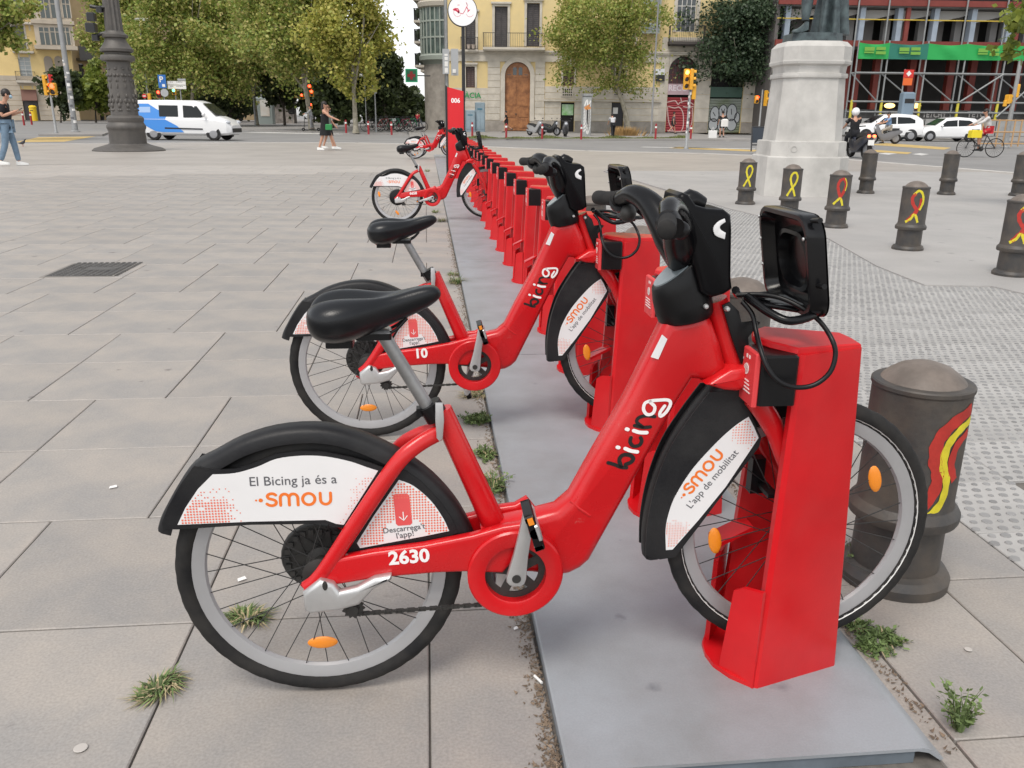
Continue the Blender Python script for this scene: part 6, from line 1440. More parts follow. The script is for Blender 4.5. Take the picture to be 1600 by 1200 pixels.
def leaves(name, c, r, n, size, m_, parent, clumps=60, shell=.45, flat=1.0, seed=0):
    rg = np.random.default_rng(seed+100)
    d = rg.normal(size=(clumps, 3)); d /= np.linalg.norm(d, axis=1)[:, None]
    rad = shell+(1-shell)*rg.random(clumps)**.6; cc = d*rad[:, None]
    cr_ = .16+.16*rg.random(clumps); k = rg.integers(0, clumps, n)
    p = cc[k]+rg.normal(size=(n, 3))*(cr_[k]*.55)[:, None]
    p *= (1+.10*np.sin(p[:, :1]*5+seed)+.08*np.sin(p[:, 2:3]*7+seed*2))
    P = p*np.array(r)+np.array(c)
    a = rg.normal(size=(n, 3)); a[:, 2] *= .7; a /= np.linalg.norm(a, axis=1)[:, None]
    t = rg.normal(size=(n, 3)); bb = np.cross(a, t); bb /= np.linalg.norm(bb, axis=1)[:, None]+1e-9
    s = size*(.6+.8*rg.random(n))[:, None]
    V = np.empty((n, 4, 3)); V[:, 0] = P-a*s*.5; V[:, 1] = P+bb*s*.38; V[:, 2] = P+a*s*.55; V[:, 3] = P-bb*s*.38
    me = bpy.data.meshes.new(name); me.vertices.add(n*4); me.vertices.foreach_set('co', V.reshape(-1)); me.loops.add(n*4); me.loops.foreach_set('vertex_index', np.arange(n*4, dtype=np.int32))
    me.polygons.add(n); me.polygons.foreach_set('loop_start', np.arange(0, n*4, 4, dtype=np.int32)); me.polygons.foreach_set('loop_total', np.full(n, 4, dtype=np.int32)); me.materials.append(m_); me.update(calc_edges=True); me.validate()
    o = bpy.data.objects.new(name, me); COL.objects.link(o); o.parent = parent; return o
def tree(name, label, base, cpx, rpx, n, size, lm, bark, seed, trunk_w=6, group='trees round the square', dz=0.0, dy=1.0, clumps=60, shell=.45, lean=0.0):
    """base pixel of the trunk foot, crown centre pixel and crown radii in pixels at the tree's own distance"""
    g = G(*base); Y = g.y+dz; P = AY(cpx[0], cpx[1], Y); mpp = (AY(cpx[0]+1, cpx[1], Y)-P).length
    t = thing(name, label, 'tree', (g.x, Y, 0), 0, group); c = (P.x-g.x, 0, P.z); r = (rpx[0]*mpp, rpx[0]*mpp*dy, rpx[1]*mpp)
    rs = random.Random(seed); tw = trunk_w/2*mpp; b = MB(); zt = c[2]-r[2]*.55
    trunk = spline([Vector((0, 0, -.05)), Vector((c[0]*.2+lean*.3, 0, zt*.35)), Vector((c[0]*.6+lean, 0, zt*.8)), Vector((c[0]*.9, 0, c[2]))], 4); N = len(trunk)
    b.tube(trunk, [tw*1.35]+[tw*(1-.6*i/N) for i in range(1, N)], 9)
    for i in range(9):
        q = trunk[int(N*rs.uniform(.45, .9))]; a = rs.uniform(0, 2*PI); e = Vector((c[0]+r[0]*.75*math.cos(a), r[1]*.75*math.sin(a), c[2]+r[2]*rs.uniform(-.35, .7))); mid = q.lerp(e, .5)+Vector((0, 0, -.05*r[2]))
        b.tube(spline([q, mid, e], 4), [tw*.5*(1-.85*k/8) for k in range(9)], 6)
    b.build('trunk', bark, t, smooth=60)
    leaves('crown', c, r, n, size, lm, t, clumps, shell, seed=seed); return t
tree('plane_tree', 'tall yellow-green plane tree with a thin pale trunk, nearest the avenue gap', (556, 207), (548, 42), (66, 86), 24000, .26, L_PLANEY, M_BARK, 1, 9, clumps=75)
tree('plane_tree', 'broad plane tree with a forked mottled trunk behind the e-scooter rider', (487, 204), (462, 30), (95, 100), 36000, .24, L_PLANE, M_BARK, 2, 10, clumps=85)
tree('plane_tree', 'plane tree rising behind the kiosk', (402, 196), (385, 45), (75, 85), 30000, .30, L_PLANE, M_BARK, 3, 6, clumps=70)
tree('plane_tree', 'large plane tree above the parking sign and the van', (300, 197), (300, 50), (100, 92), 42000, .30, L_PLANE, M_BARK, 4, 7, clumps=90)
tree('plane_tree', 'plane tree behind the ornate lamp column', (215, 195), (208, 25), (72, 85), 32000, .31, L_PLANE, M_BARK, 5, 7, clumps=70)
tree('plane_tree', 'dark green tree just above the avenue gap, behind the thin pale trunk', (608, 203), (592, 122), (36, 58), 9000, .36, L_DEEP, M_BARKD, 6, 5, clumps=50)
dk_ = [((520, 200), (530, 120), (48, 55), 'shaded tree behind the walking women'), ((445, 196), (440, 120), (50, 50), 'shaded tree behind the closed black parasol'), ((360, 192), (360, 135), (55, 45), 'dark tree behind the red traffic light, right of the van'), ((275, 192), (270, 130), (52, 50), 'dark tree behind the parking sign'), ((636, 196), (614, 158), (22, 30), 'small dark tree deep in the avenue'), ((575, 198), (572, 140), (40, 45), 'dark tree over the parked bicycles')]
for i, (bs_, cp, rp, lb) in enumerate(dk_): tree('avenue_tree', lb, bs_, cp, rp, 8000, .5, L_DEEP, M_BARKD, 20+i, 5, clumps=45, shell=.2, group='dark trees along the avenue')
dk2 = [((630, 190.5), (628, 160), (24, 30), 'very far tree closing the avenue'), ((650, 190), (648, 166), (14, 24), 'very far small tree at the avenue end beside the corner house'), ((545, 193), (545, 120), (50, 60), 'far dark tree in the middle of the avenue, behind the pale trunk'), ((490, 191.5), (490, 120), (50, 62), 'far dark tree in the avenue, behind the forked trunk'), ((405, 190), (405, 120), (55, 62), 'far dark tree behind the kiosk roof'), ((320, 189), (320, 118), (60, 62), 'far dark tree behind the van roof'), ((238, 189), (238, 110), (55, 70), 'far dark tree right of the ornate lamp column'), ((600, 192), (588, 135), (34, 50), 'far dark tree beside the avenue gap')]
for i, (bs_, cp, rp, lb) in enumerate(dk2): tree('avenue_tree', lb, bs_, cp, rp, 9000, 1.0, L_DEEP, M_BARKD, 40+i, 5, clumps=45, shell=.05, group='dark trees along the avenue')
tree('street_tree', 'small bright lime tree between the bay window house and the lamp column', (150, 191), (148, 135), (36, 34), 4500, .62, L_LIME, M_BARKD, 7, 3, clumps=30)
tree('street_tree', 'reddish green small tree behind the left traffic light', (95, 191), (98, 140), (28, 32), 3500, .62, L_DEEP, M_BARKD, 8, 3, clumps=26)
tree('plane_tree', 'plane tree branch hanging in at the top left corner', (-70, 215), (-22, 25), (62, 55), 11000, .2, L_PLANE, M_BARK, 9, 10, clumps=40)
tree('plane_tree', 'light green plane tree with pale mottled trunk in front of the ochre building', (977, 208), (945, 52), (92, 80), 30000, .20, L_PLANE, M_BARK, 10, 9, clumps=75, shell=.35, dz=-1.5)
tree('round_tree', 'dense dark green round tree in front of the shop shutters', (1148, 207), (1150, 64), (80, 72), 40000, .25, L_DARK, M_BARK, 12, 9, clumps=170, shell=.3, dz=-3)
gq = G(1680, 330)
t = thing('street_tree', 'green tree branch with large leaves entering at the upper right edge', 'tree', (gq.x, gq.y, 0), 0, 'trees round the square')
P = AY(1600, 70, gq.y); mpp = (AY(1601, 70, gq.y)-P).length
b = MB(); b.tube(spline([Vector((0, 0, 0)), Vector((.1, 0, 1.5)), Vector((0, 0, P.z-.3)), Vector((.2, 0, P.z+1.5))], 4), [.16]*5+[.13]*4+[.10]*4, 10); b.tube([(0, 0, P.z-.4), (P.x-gq.x+.1, 0, P.z)], [.05, .02], 8); b.build('trunk', M_BARKD, t, smooth=60)
leaves('crown', (P.x-gq.x+.45, 0, P.z+.15), (75*mpp, 75*mpp, 62*mpp), 1500, .13, L_LIME, t, 22, .4, seed=77)
# dry grass at the foot of the plane tree, and weeds along the far kerb
g = G(977, 212); b = MB()
for i in range(500):
    a = random.uniform(0, 2*PI); r = abs(random.gauss(0, .6)); x, y = r*math.cos(a), r*.6*math.sin(a); h = random.uniform(.3, .75); b.add([(x-.03, y, 0), (x+.03, y, 0), (x+.3*math.cos(a), y+.3*math.sin(a), h)], [(0, 1, 2)])
o = b.build('dry_grass', mat('straw', (.42, .26, .10), .9, island=.4), fix=False); o.location = (g.x, g.y, 0); tag(o, 'dry yellow grass round the foot of the plane tree', 'grass', kind='stuff')
b = MB()
for i in range(3000):
    f = random.random(); x = 700+370*f; p = G(x, 215.6+2*f*(1-f)+random.uniform(-.6, .5)); h = random.uniform(.04, .2)*(1+math.sin(x*.09)*math.sin(x*.031))*.6; b.add([(p.x-.05, p.y, 0), (p.x+.05, p.y, 0), (p.x+random.uniform(-.1, .1), p.y, h)], [(0, 1, 2)])
o = b.build('kerb_weeds', mat('kerb_weed', (.14, .16, .05), .9, island=.5), fix=False); tag(o, 'green weeds growing along the far kerb', 'weeds', kind='stuff')
# ================================================================== POLES, SIGNALS, SIGNS
M_GALV = mat('galvanised', (.34, .345, .345), .55, metal=.4, var=.2, vscale=3); M_SIGY = mat('signal_yellow', (.72, .36, .02), .5, var=.15, vscale=4)
M_OFF = mat('lens_off', (.03, .02, .018), .3)
def LENS(kind):
    c = dict(red=(1, .05, .02), amber=(1, .42, .06), green=(.05, .9, .45))[kind]; return mat('lens_'+kind, c, .3, emit=c, estr=6.0)
def at(px, py, Z=0.0): g = G(px, py, Z); return g, (AY(px+1, py, g.y)-AY(px, py, g.y)).length
def ztop(px, py, Y): return AY(px, py, Y).z
def post(name, label, cat, foot, top_y, wpx, m_=None, Z=0.0, group=None, taper=.75):
    g, k = at(*foot, Z); t = thing(name, label, cat, (g.x, g.y, Z), 0, group); h = ztop(foot[0], top_y, g.y)-Z; r = wpx*k/2
    b = MB(); b.lathe([(r*1.7, 0), (r*1.7, .04), (r, .12), (r*taper, h), (0, h+.02)], 12); b.build('pole', m_ or M_GALV, t, smooth=40); return t, g, k, h
def head(t, x, z, w_, h, lit=None, facing=0.0, n=3, y=0.0, colour=None):
    """signal head: housing, hoods and n lenses; facing turns it about the pole"""
    s0 = MB(); s0.bbox(-w_/2, w_/2, -w_*.35, w_*.35, -h/2, h/2, w_*.1); M = Matrix.Translation((x, y, z)) @ Matrix.Rotation(facing, 4, 'Z'); s0.xform(M); hd = s0.build('signal_head', colour or M_SIGY, t)
    for i in range(n):
        zz = h/2-h*(i+.5)/n; on = lit and lit[0] == i; r = min(w_*.38, h/n*.42)
        b = MB(); b.lathe([(0, -.03), (r*.7, -.02), (r, 0)], 14, (0, -w_*.37, zz), 'y'); b.xform(M); b.build('lens', LENS(lit[1]) if on else M_OFF, hd)
        b = MB(); b.lathe([(r*1.12, 0), (r*1.12, -w_*.45)], 12, (0, -w_*.36, zz), 'y', math.radians(-10), math.radians(190), caps=False); b.xform(M); b.build('hood', colour or M_SIGY, hd)
    return hd
def signpl(t, x, z, w_, h, m_, name='sign_plate', y=-.12, rnd=False, rot=0):
    b = MB()
    if rnd: b.lathe([(0, -.02), (w_/2, -.02), (w_/2, .02), (0, .02)], 24, (0, 0, 0), 'y')
    else: b.box(-w_/2, w_/2, -.02, .02, -h/2, h/2)
    b.xform(Matrix.Translation((x, y, z)) @ Matrix.Rotation(rot, 4, 'Z')); return b.build(name, m_, t)
M_SGW = mat('sign_plate_white', (.78, .77, .74), .5); M_SGB = mat('sign_plate_blue', (.02, .14, .45), .5); M_SGR = mat('sign_plate_red', (.55, .02, .02), .5); M_SGG = mat('sign_back_grey', (.40, .41, .42), .5, metal=.2)
# tall sticker-covered pole and signal on the traffic island, far left
t, g, k, h = post('street_pole', 'tall grey pole plastered with stickers low down, far left', 'pole', (118, 206), -70, 9)
for i in range(16):
    z = .6+i*.27; b = MB(); a = random.uniform(-1.2, .8); r = 9*k/2*(1-.25*z/h)+.012; b.lathe([(r, z), (r, z+random.uniform(.1, .22))], 4, (0, 0, 0), 'z', a-PI/2-.5, a-PI/2+.6, caps=False); b.build('sticker', mat('sticker_%d' % (i % 3), [(.8, .78, .75), (.12, .12, .13), (.55, .5, .45)][i % 3], .7), t)
t, g, k, h = post('traffic_light', 'yellow traffic light with a red lamp beside the stickered pole, far left', 'traffic light', (88, 208), 118, 4)
head(t, -.22, h-.6, .30, 1.25, None, math.radians(80)); head(t, .22, ztop(84, 139, g.y), .42, .75, (0, 'red'), 0, 2); head(t, .1, h-.15, .2, .45, None, math.radians(120), 2, colour=M_SGR)
# slim lamp post left of the van
t, g, k, h = post('street_lamp', 'slim grey street lamp rising behind the van', 'street lamp', (237, 197), 32, 3)
b = MB(); b.bbox(-.4, .9, -.2, .2, h-.05, h+.2, .06); b.build('lamp_head', mat('lamp_white', (.75, .75, .75), .4), t)
t, g, k, h = post('parking_sign', 'blue parking sign above a round grey sign behind the van', 'sign', (262, 200), 117, 2)
P = signpl(t, 0, h-10*k, 12*k, 20*k, M_SGB); text_xz('letter', 'P', (-3.6*k, h-11*k), (2.2*k, h-11*k), -.16, M_SGW, P, .02)
b = MB(); b.box(-.5*k, 4*k, -.15, -.145, h-18*k, h-14*k); b.build('truck_symbol', M_SGW, P)
signpl(t, .1, h-27*k, 12*k, 0, M_SGG, rnd=True)
t, g, k, h = post('direction_sign', 'pair of white direction boards on a post behind the van', 'sign', (288, 200), 123, 2.4)
signpl(t, -4*k, h-6.5*k, 28*k, 5.5*k, M_SGW); signpl(t, -4*k, h-12.8*k, 28*k, 5.5*k, M_SGW); signpl(t, 4*k, h-1.5*k, 12*k, 3*k, M_SGG, rot=.2)
for i, z in enumerate((h-6.9*k, h-13.2*k)): text_xz('lettering', '--  ----', (-14*k, z), (5*k, z), -.145, mat('txt_dark', (.08, .08, .09), .6), t, .0)
t, g, k, h = post('no_entry_sign', 'small red no entry sign beside a yellow signal behind the van', 'sign', (232, 199), 146, 2)
b_ = signpl(t, 0, h-4*k, 7*k, 0, M_SGR, rnd=True); b = MB(); b.box(-2.4*k, 2.4*k, -.15, -.141, h-4.7*k, h-3.3*k); b.build('white_bar', M_SGW, b_)
head(t, 7*k, h-5*k, 5*k, 10*k, None, math.radians(170))
t, g, k, h = post('traffic_light', 'traffic light showing red, between the parking sign and the van', 'traffic light', (254, 199), 143, 2); head(t, 0, h-4*k, 6*k, 11*k, (0, 'red'), 0, 2, colour=mat('sig_dk', (.25, .03, .02), .5))
t, g, k, h = post('traffic_light', 'traffic light showing green above the van roof', 'traffic light', (280, 200), 139, 2); head(t, -.1, h-4.5*k, 6*k, 9*k, (0, 'green'), 0, 2)
t, g, k, h = post('traffic_light', 'traffic light showing red, right of the van', 'traffic light', (368, 189), 148, 2); head(t, -2*k, h-5*k, 6*k, 10*k, (0, 'red'), 0, 2, colour=mat('sig_dk', (.25, .03, .02), .5)); head(t, -15*k, h-8*k, 5*k, 10*k, None, math.radians(170))
post('street_pole', 'plain grey pole left of the kiosk', 'pole', (400, 196), 85, 4); post('street_pole', 'thin grey pole behind the kiosk roof', 'pole', (412, 194), 108, 2.4)
t, g, k, h = post('traffic_light', 'cluster of red and green signals on a pole right of the kiosk', 'traffic light', (485, 203), 132, 3)
head(t, -3*k, h-6*k, 6*k, 9*k, None, math.radians(90)); head(t, 3*k, h-5*k, 6*k, 10*k, (0, 'red'), 0, 2); head(t, -4*k, h-17*k, 5.5*k, 9*k, (0, 'green'), 0, 2); head(t, 6*k, h-13*k, 6.5*k, 10*k, (0, 'red'), 0, 2, y=-.2); head(t, 3*k, h-32*k, 5*k, 8*k, (0, 'red'), 0, 2); head(t, -10*k, h-18*k, 5*k, 8*k, (0, 'red'), 0, 2)
t, g, k, h = post('street_sign', 'plain rectangular sign on a thin post by the parked bicycles', 'sign', (588, 206), 133, 2.4); signpl(t, 0, h-6*k, 6*k, 13*k, M_SGG)
t, g, k, h = post('street_lamp', 'thin lamp post with small pale head above the parked bicycles', 'street lamp', (573, 204), 100, 1.6); b = MB(); b.bbox(-8*k, -1*k, -.2, .2, h-18*k, h-14.5*k, .05); b.build('lamp_head', mat('lamp_white', (.75, .75, .75), .4), t)
t, g, k, h = post('traffic_light', 'yellow traffic light on a white pole left of the totem', 'traffic light', (683, 203), 54, 5, mat('pole_white', (.62, .62, .60), .5, var=.3, vscale=4))
head(t, -2*k, h-15*k, 7.5*k, 30*k, None, math.radians(180)); head(t, -9*k, ztop(675, 126, g.y), 6.5*k, 28*k, None, math.radians(180)); head(t, 7*k, ztop(689, 125, g.y), 9*k, 26*k, (0, 'red'), 0, 3)
t, g, k, h = post('street_pole', 'tall grey lamp pole with sign boxes beside the totem', 'pole', (699, 206), -60, 6.5)
b = MB(); zt_ = ztop(695, 77, g.y); zb2 = ztop(695, 116, g.y); b.box(-6*k, 4*k, -.5, -.3, zb2, zt_); b.build('sign_box', M_SGG, t); b = MB(); b.box(7*k, 18*k, -.35, -.2, zb2-.1, zt_+.03); b.build('sign_box', M_SGG, t)
for (a, c, d, e) in ((-3, 2, .72, .8), (-3, 2, .55, .68), (-3, 2, .3, .5), (-3, 2, .05, .25), (9, 14, .05, .2)): b = MB(); b.box(a*k, c*k, -.52, -.501, zb2+(zt_-zb2)*d, zb2+(zt_-zb2)*e); b.build('sticker', M_SGW, t)
t, g, k, h = post('traffic_light', 'yellow traffic light with amber lamp on a stickered pole, front of the shop shutters', 'traffic light', (1072, 233), 107, 4.5, Z=ROADZ)
head(t, -7*k, h-15*k, 8*k, 29*k, (0, 'amber'), 0, 3); head(t, 1*k, h-15*k, 8*k, 29*k, None, math.radians(75)); head(t, 6*k, h-33*k, 6*k, 20*k, None, math.radians(170), 2)
for i in range(14):
    z = h*(.2+.04*i); r = 4.5*k/2+.004; a = random.uniform(-1.5, .5); b = MB(); b.lathe([(r, z), (r, z+.11)], 4, (0, 0, 0), 'z', a-PI/2-.4, a-PI/2+.8, caps=False); b.build('sticker', mat('sticker_%d' % (i % 3), [(.8, .78, .75), (.12, .12, .13), (.55, .5, .45)][i % 3], .7), t)
post('street_lamp', 'grey lamp pole right of the mottled plane tree', 'street lamp', (1017, 212), -40, 3, mat('pole_dark', (.20, .20, .20), .6))
t, g, k, h = post('traffic_light', 'traffic light with an orange-red lamp left of the pedestal', 'traffic light', (1185, 210), 140, 3); head(t, -8*k, h-14*k, 6*k, 11*k, (0, 'red'), 0, 2); head(t, 6*k, h-12*k, 5*k, 22*k, None, math.radians(120), 3); head(t, 10*k, h-15*k, 8*k, 6*k, None, 0, 1)
t, g, k, h = post('street_sign', 'square red and orange sign on a post before the scaffolding', 'sign', (1399, 216), 108, 2.6); P = signpl(t, 5*k, h-6*k, 15*k, 11*k, mat('sign_crimson', (.60, .03, .02), .5)); signpl(t, 5*k, h-17*k, 14*k, 10*k, mat('sign_orange', (.72, .13, .02), .5))
b = MB(); b.add([(5*k, -.15, h-2*k), (9*k, -.15, h-6*k), (5*k, -.15, h-10*k), (1*k, -.15, h-6*k)], [(0, 1, 2, 3)]); b.build('diamond', M_SGW, P, fix=False)
g, k = at(1386, 216); t = thing('information_column', 'blue-grey information column with a dark display behind the scooter', 'column', (g.x, g.y-2, 0)); zt_ = ztop(1388, 145, g.y); b = MB(); b.bbox(-9*k, 9*k, -.35, .35, 0, zt_, .1); o = b.build('case', mat('info_blue', (.17, .23, .29), .5), t); b = MB(); b.box(-7*k, 7*k, -.37, -.351, zt_-15*k, zt_-9*k); b.build('display', M_TBLK, o)
t, g, k, h = post('traffic_light', 'yellow traffic light on a leaning grey pole at the right edge', 'traffic light', (1570, 231), 95, 7, M_GALV, ROADZ); head(t, 2*k, ztop(1578, 138, g.y), 8*k, 18*k, None, math.radians(140), 2); head(t, -8*k, ztop(1572, 151, g.y), 9*k, 12*k, None, math.radians(100), 2); head(t, -12*k, ztop(1572, 158, g.y), 7*k, 8*k, None, math.radians(60), 1)
# small red and white posts on the kerbs
M_PR = mat('post_red', (.30, .02, .025), .6)
for i, (px, py, hp, lb) in enumerate(((38, 196, 22, 'leftmost thin red bollard, by the yellow letter box'), (50, 195, 20, 'thin red bollard right of the yellow letter box front'), (541, 208, 20, 'thin red bollard right beside the walking women'), (576, 210, 20, 'thin red bollard left of the parked bicycles'), (612, 211, 20, 'thin red bollard in front of the parked bicycles'), (738, 214, 22, 'thin red bollard before the blue-grey cabinets'), (791, 216, 22, 'thin red bollard before the arched door'), (847, 217, 22, 'thin red bollard between the parked motorbikes'), (908, 218, 22, 'thin red bollard left of the graffiti column'), (1024, 217, 22, 'thin red bollard before the stone pilaster'), (1079, 217, 20, 'thin red bollard before the red shutter'))):
    g, k = at(px, py); t = thing('kerb_bollard', lb, 'bollard', (g.x, g.y, 0), 0, 'thin red kerb bollards'); h = hp*k; b = MB(); b.lathe([(1.6*k, 0), (1.5*k, h*.9), (1.2*k, h), (0, h*1.02)], 10); b.build('shaft', M_PR, t, smooth=40); b = MB(); b.lathe([(1.62*k, h*.72), (1.62*k, h*.84)], 10, caps=False); b.build('white_band', M_SGW, t)
# yellow letter box, ad panel, kiosk, parasol
g, k = at(54, 189); t = thing('letter_box', 'yellow cylindrical letter box on the far left pavement', 'letter box', (g.x, g.y, 0)); b = MB(); b.lathe([(5.5*k, 0), (5.5*k, 20*k), (6*k, 20.5*k), (6*k, 22*k), (4*k, 24*k), (0, 24.5*k)], 20); b.build('body', mat('post_yellow', (.75, .50, .02), .5), t, smooth=40); b = MB(); b.box(-2.5*k, 2.5*k, -5.7*k, -5.4*k, 16*k, 17*k); b.build('slot', M_TBLK, t)
g, k = at(165, 188); t = thing('poster_panel', 'street poster panel in a yellowish frame left of the lamp column', 'poster', (g.x, g.y, 0)); b = MB(); b.box(-10*k, 10*k, -.3, .3, 8*k, 35*k); o = b.build('case', mat('case_tan', (.35, .28, .14), .6), t); b = MB(); b.box(-8.5*k, 8.5*k, -.36, -.302, 10*k, 33*k); b.build('poster', mat('poster_art', (.6, .5, .35), .5, var=.9, vscale=.5, col2=(.35, .12, .08)), o); b = MB(); b.box(-7*k, -2*k, -.2, .2, 0, 8*k); b.box(2*k, 7*k, -.2, .2, 0, 8*k); b.build('legs', M_TBLK, t)
g, k = at(417, 194); t = thing('advert_shelter', 'glass advertising shelter panel left of the kiosk', 'advert panel', (g.x, g.y, 0)); b = MB(); b.bbox(-16*k, 13*k, -.6, .6, 0, 41*k, .2); o = b.build('glass_case', mat('shelter_glass', (.26, .30, .29), .25), t); b = MB(); b.box(-7*k, 7*k, -.66, -.601, 12*k, 37*k); b.build('poster', mat('poster_white', (.66, .65, .62), .5, var=.5, vscale=.5, col2=(.5, .4, .3)), o)
g, k = at(441, 193); t = thing('news_kiosk', 'low newspaper kiosk with a red striped awning under the plane trees', 'kiosk', (g.x, g.y+3, 0)); b = MB(); b.box(-18*k, 14*k, 0, 3, 0, 40*k); b.build('stall', mat('kiosk_brown', (.14, .12, .11), .7, var=.7, vscale=1.5, col2=(.4, .36, .32)), t); b = MB(); b.add([(-20*k, -1, 41*k), (16*k, -1, 41*k), (16*k, 1, 46*k), (-20*k, 1, 46*k), (-20*k, -1, 39*k), (16*k, -1, 39*k)], [(0, 1, 2, 3), (0, 4, 5, 1)]); b.build('awning', mat('awning_red', (.36, .14, .15), .8, var=.4, vscale=3), t); b = MB(); b.box(0, 13*k, -.3, .3, 48*k, 53*k); b.build('blue_sign', mat('kiosk_blue', (.03, .10, .35), .5), t)
g, k = at(457, 193); t = thing('closed_parasol', 'closed black parasol standing right of the kiosk', 'parasol', (g.x, g.y, 0)); b = MB(); b.lathe([(4*k, 14*k), (6.5*k, 18*k), (5*k, 40*k), (2.5*k, 58*k), (.6*k, 63*k), (0, 64*k)], 12); b.build('folded_canopy', M_TBLK, t, smooth=50); b = MB(); b.tube([(0, 0, 0), (0, 0, 16*k)], .05, 8); b.build('pole', M_GALV, t)
for (px, w_, y0, lb) in ((735, 15, 172, 'low blue-grey utility cabinet beside the totem'), (750, 15, 160, 'taller blue-grey utility cabinet left of the stone doorway')):
    g, k = at(px, 206); t = thing('utility_cabinet', lb, 'cabinet', (g.x, g.y, 0), 0, 'utility cabinets by the totem'); zt_ = ztop(px, y0, g.y); b = MB(); b.bbox(-w_/2*k, w_/2*k, -.4, .4, 0, zt_, .05); o = b.build('case', mat('cabinet_blue', (.27, .35, .40), .6, var=.3, vscale=1), t); b = MB(); b.box(-w_/2*k+.08, -.02, -.43, -.402, .2, zt_-.15); o2 = b.build('door', mat('cabinet_blue', (.27, .35, .40)), t); b = MB(); b.box(.02, w_/2*k-.08, -.43, -.402, .2, zt_-.15); b.build('door', mat('cabinet_blue', (.27, .35, .40)), t); b = MB(); b.box(-.3*w_*k, .2*w_*k, -.445, -.431, zt_*.75, zt_*.8); b.build('graffiti', mat('tag_blue', (.05, .16, .22), .7), t)
g, k = at(915, 212); t = thing('advert_column', 'grey pillar covered in graffiti by the parked motorbikes', 'pillar', (g.x, g.y, 0)); zt_ = ztop(915, 150, g.y); b = MB(); b.bbox(-6.5*k, 6.5*k, -.4, .4, 0, zt_, .06); o = b.build('shaft', mat('pillar_grey', (.36, .37, .36), .6, var=.3, vscale=1.2), t); b = MB(); b.box(-7*k, 7*k, -.45, .45, zt_+.003, zt_+.15); b.build('cap', M_GALV, t)
b = MB()
for i in range(9):
    z = zt_*(.12+.08*i); b.stroke([(p.x, p.y) for p in spline([Vector((-4.5*k, z, 0)), Vector((-1*k, z+.5*random.random(), 0)), Vector((1*k, z-.2, 0)), Vector((4*k, z+.3, 0))], 4)], .1, -.405)
b.build('graffiti', mat('tag_white', (.7, .69, .66), .7), o, fix=False); b = MB(); b.stroke([(-3*k, zt_*.7), (2*k, zt_*.78), (-1*k, zt_*.66), (3*k, zt_*.7)], .2, -.408); b.build('graffiti', mat('tag_orange', (.6, .25, .08), .7), o, fix=False)
g, k = at(1181, 236); t = thing('board_stand', 'dark folding notice board standing left of the pedestal', 'sign stand', (g.x, g.y, ROADZ*0)); b = MB(); b.box(-9*k, 10*k, -.03, .03, 12*k, 34*k); b.build('board', mat('board_dark', (.035, .045, .06), .5), t); b = MB()
b.tube([(-9*k, 0, 35*k), (-10*k, -.2, 0)], .03, 6); b.tube([(10*k, 0, 35*k), (10*k, .3, 0)], .03, 6); b.tube([(-9*k, -.05, 9*k), (10*k, -.05, 9*k)], .03, 6); b.tube([(-9*k, 0, 35*k), (10*k, 0, 35*k)], .03, 6); b.build('frame', M_RAIL, t)
for i, px in enumerate((1555, 1590)):
    g, k = at(px, 229); t = thing('site_barrier', ('left' if i == 0 else 'right')+' one of two rusty beige barriers at the right edge', 'barrier', (g.x, g.y, 0), 0, 'site barriers'); b = MB()
    for z in (.15, .75, 1.35): b.tube([(-.9, 0, z), (.9, 0, z)], .04, 6)
    for x in (-.9, 0, .9): b.tube([(x, 0, 0), (x, 0, 1.4)], .04, 6)
    b.build('rails', mat('barrier_tan', (.45, .28, .14), .6), t)
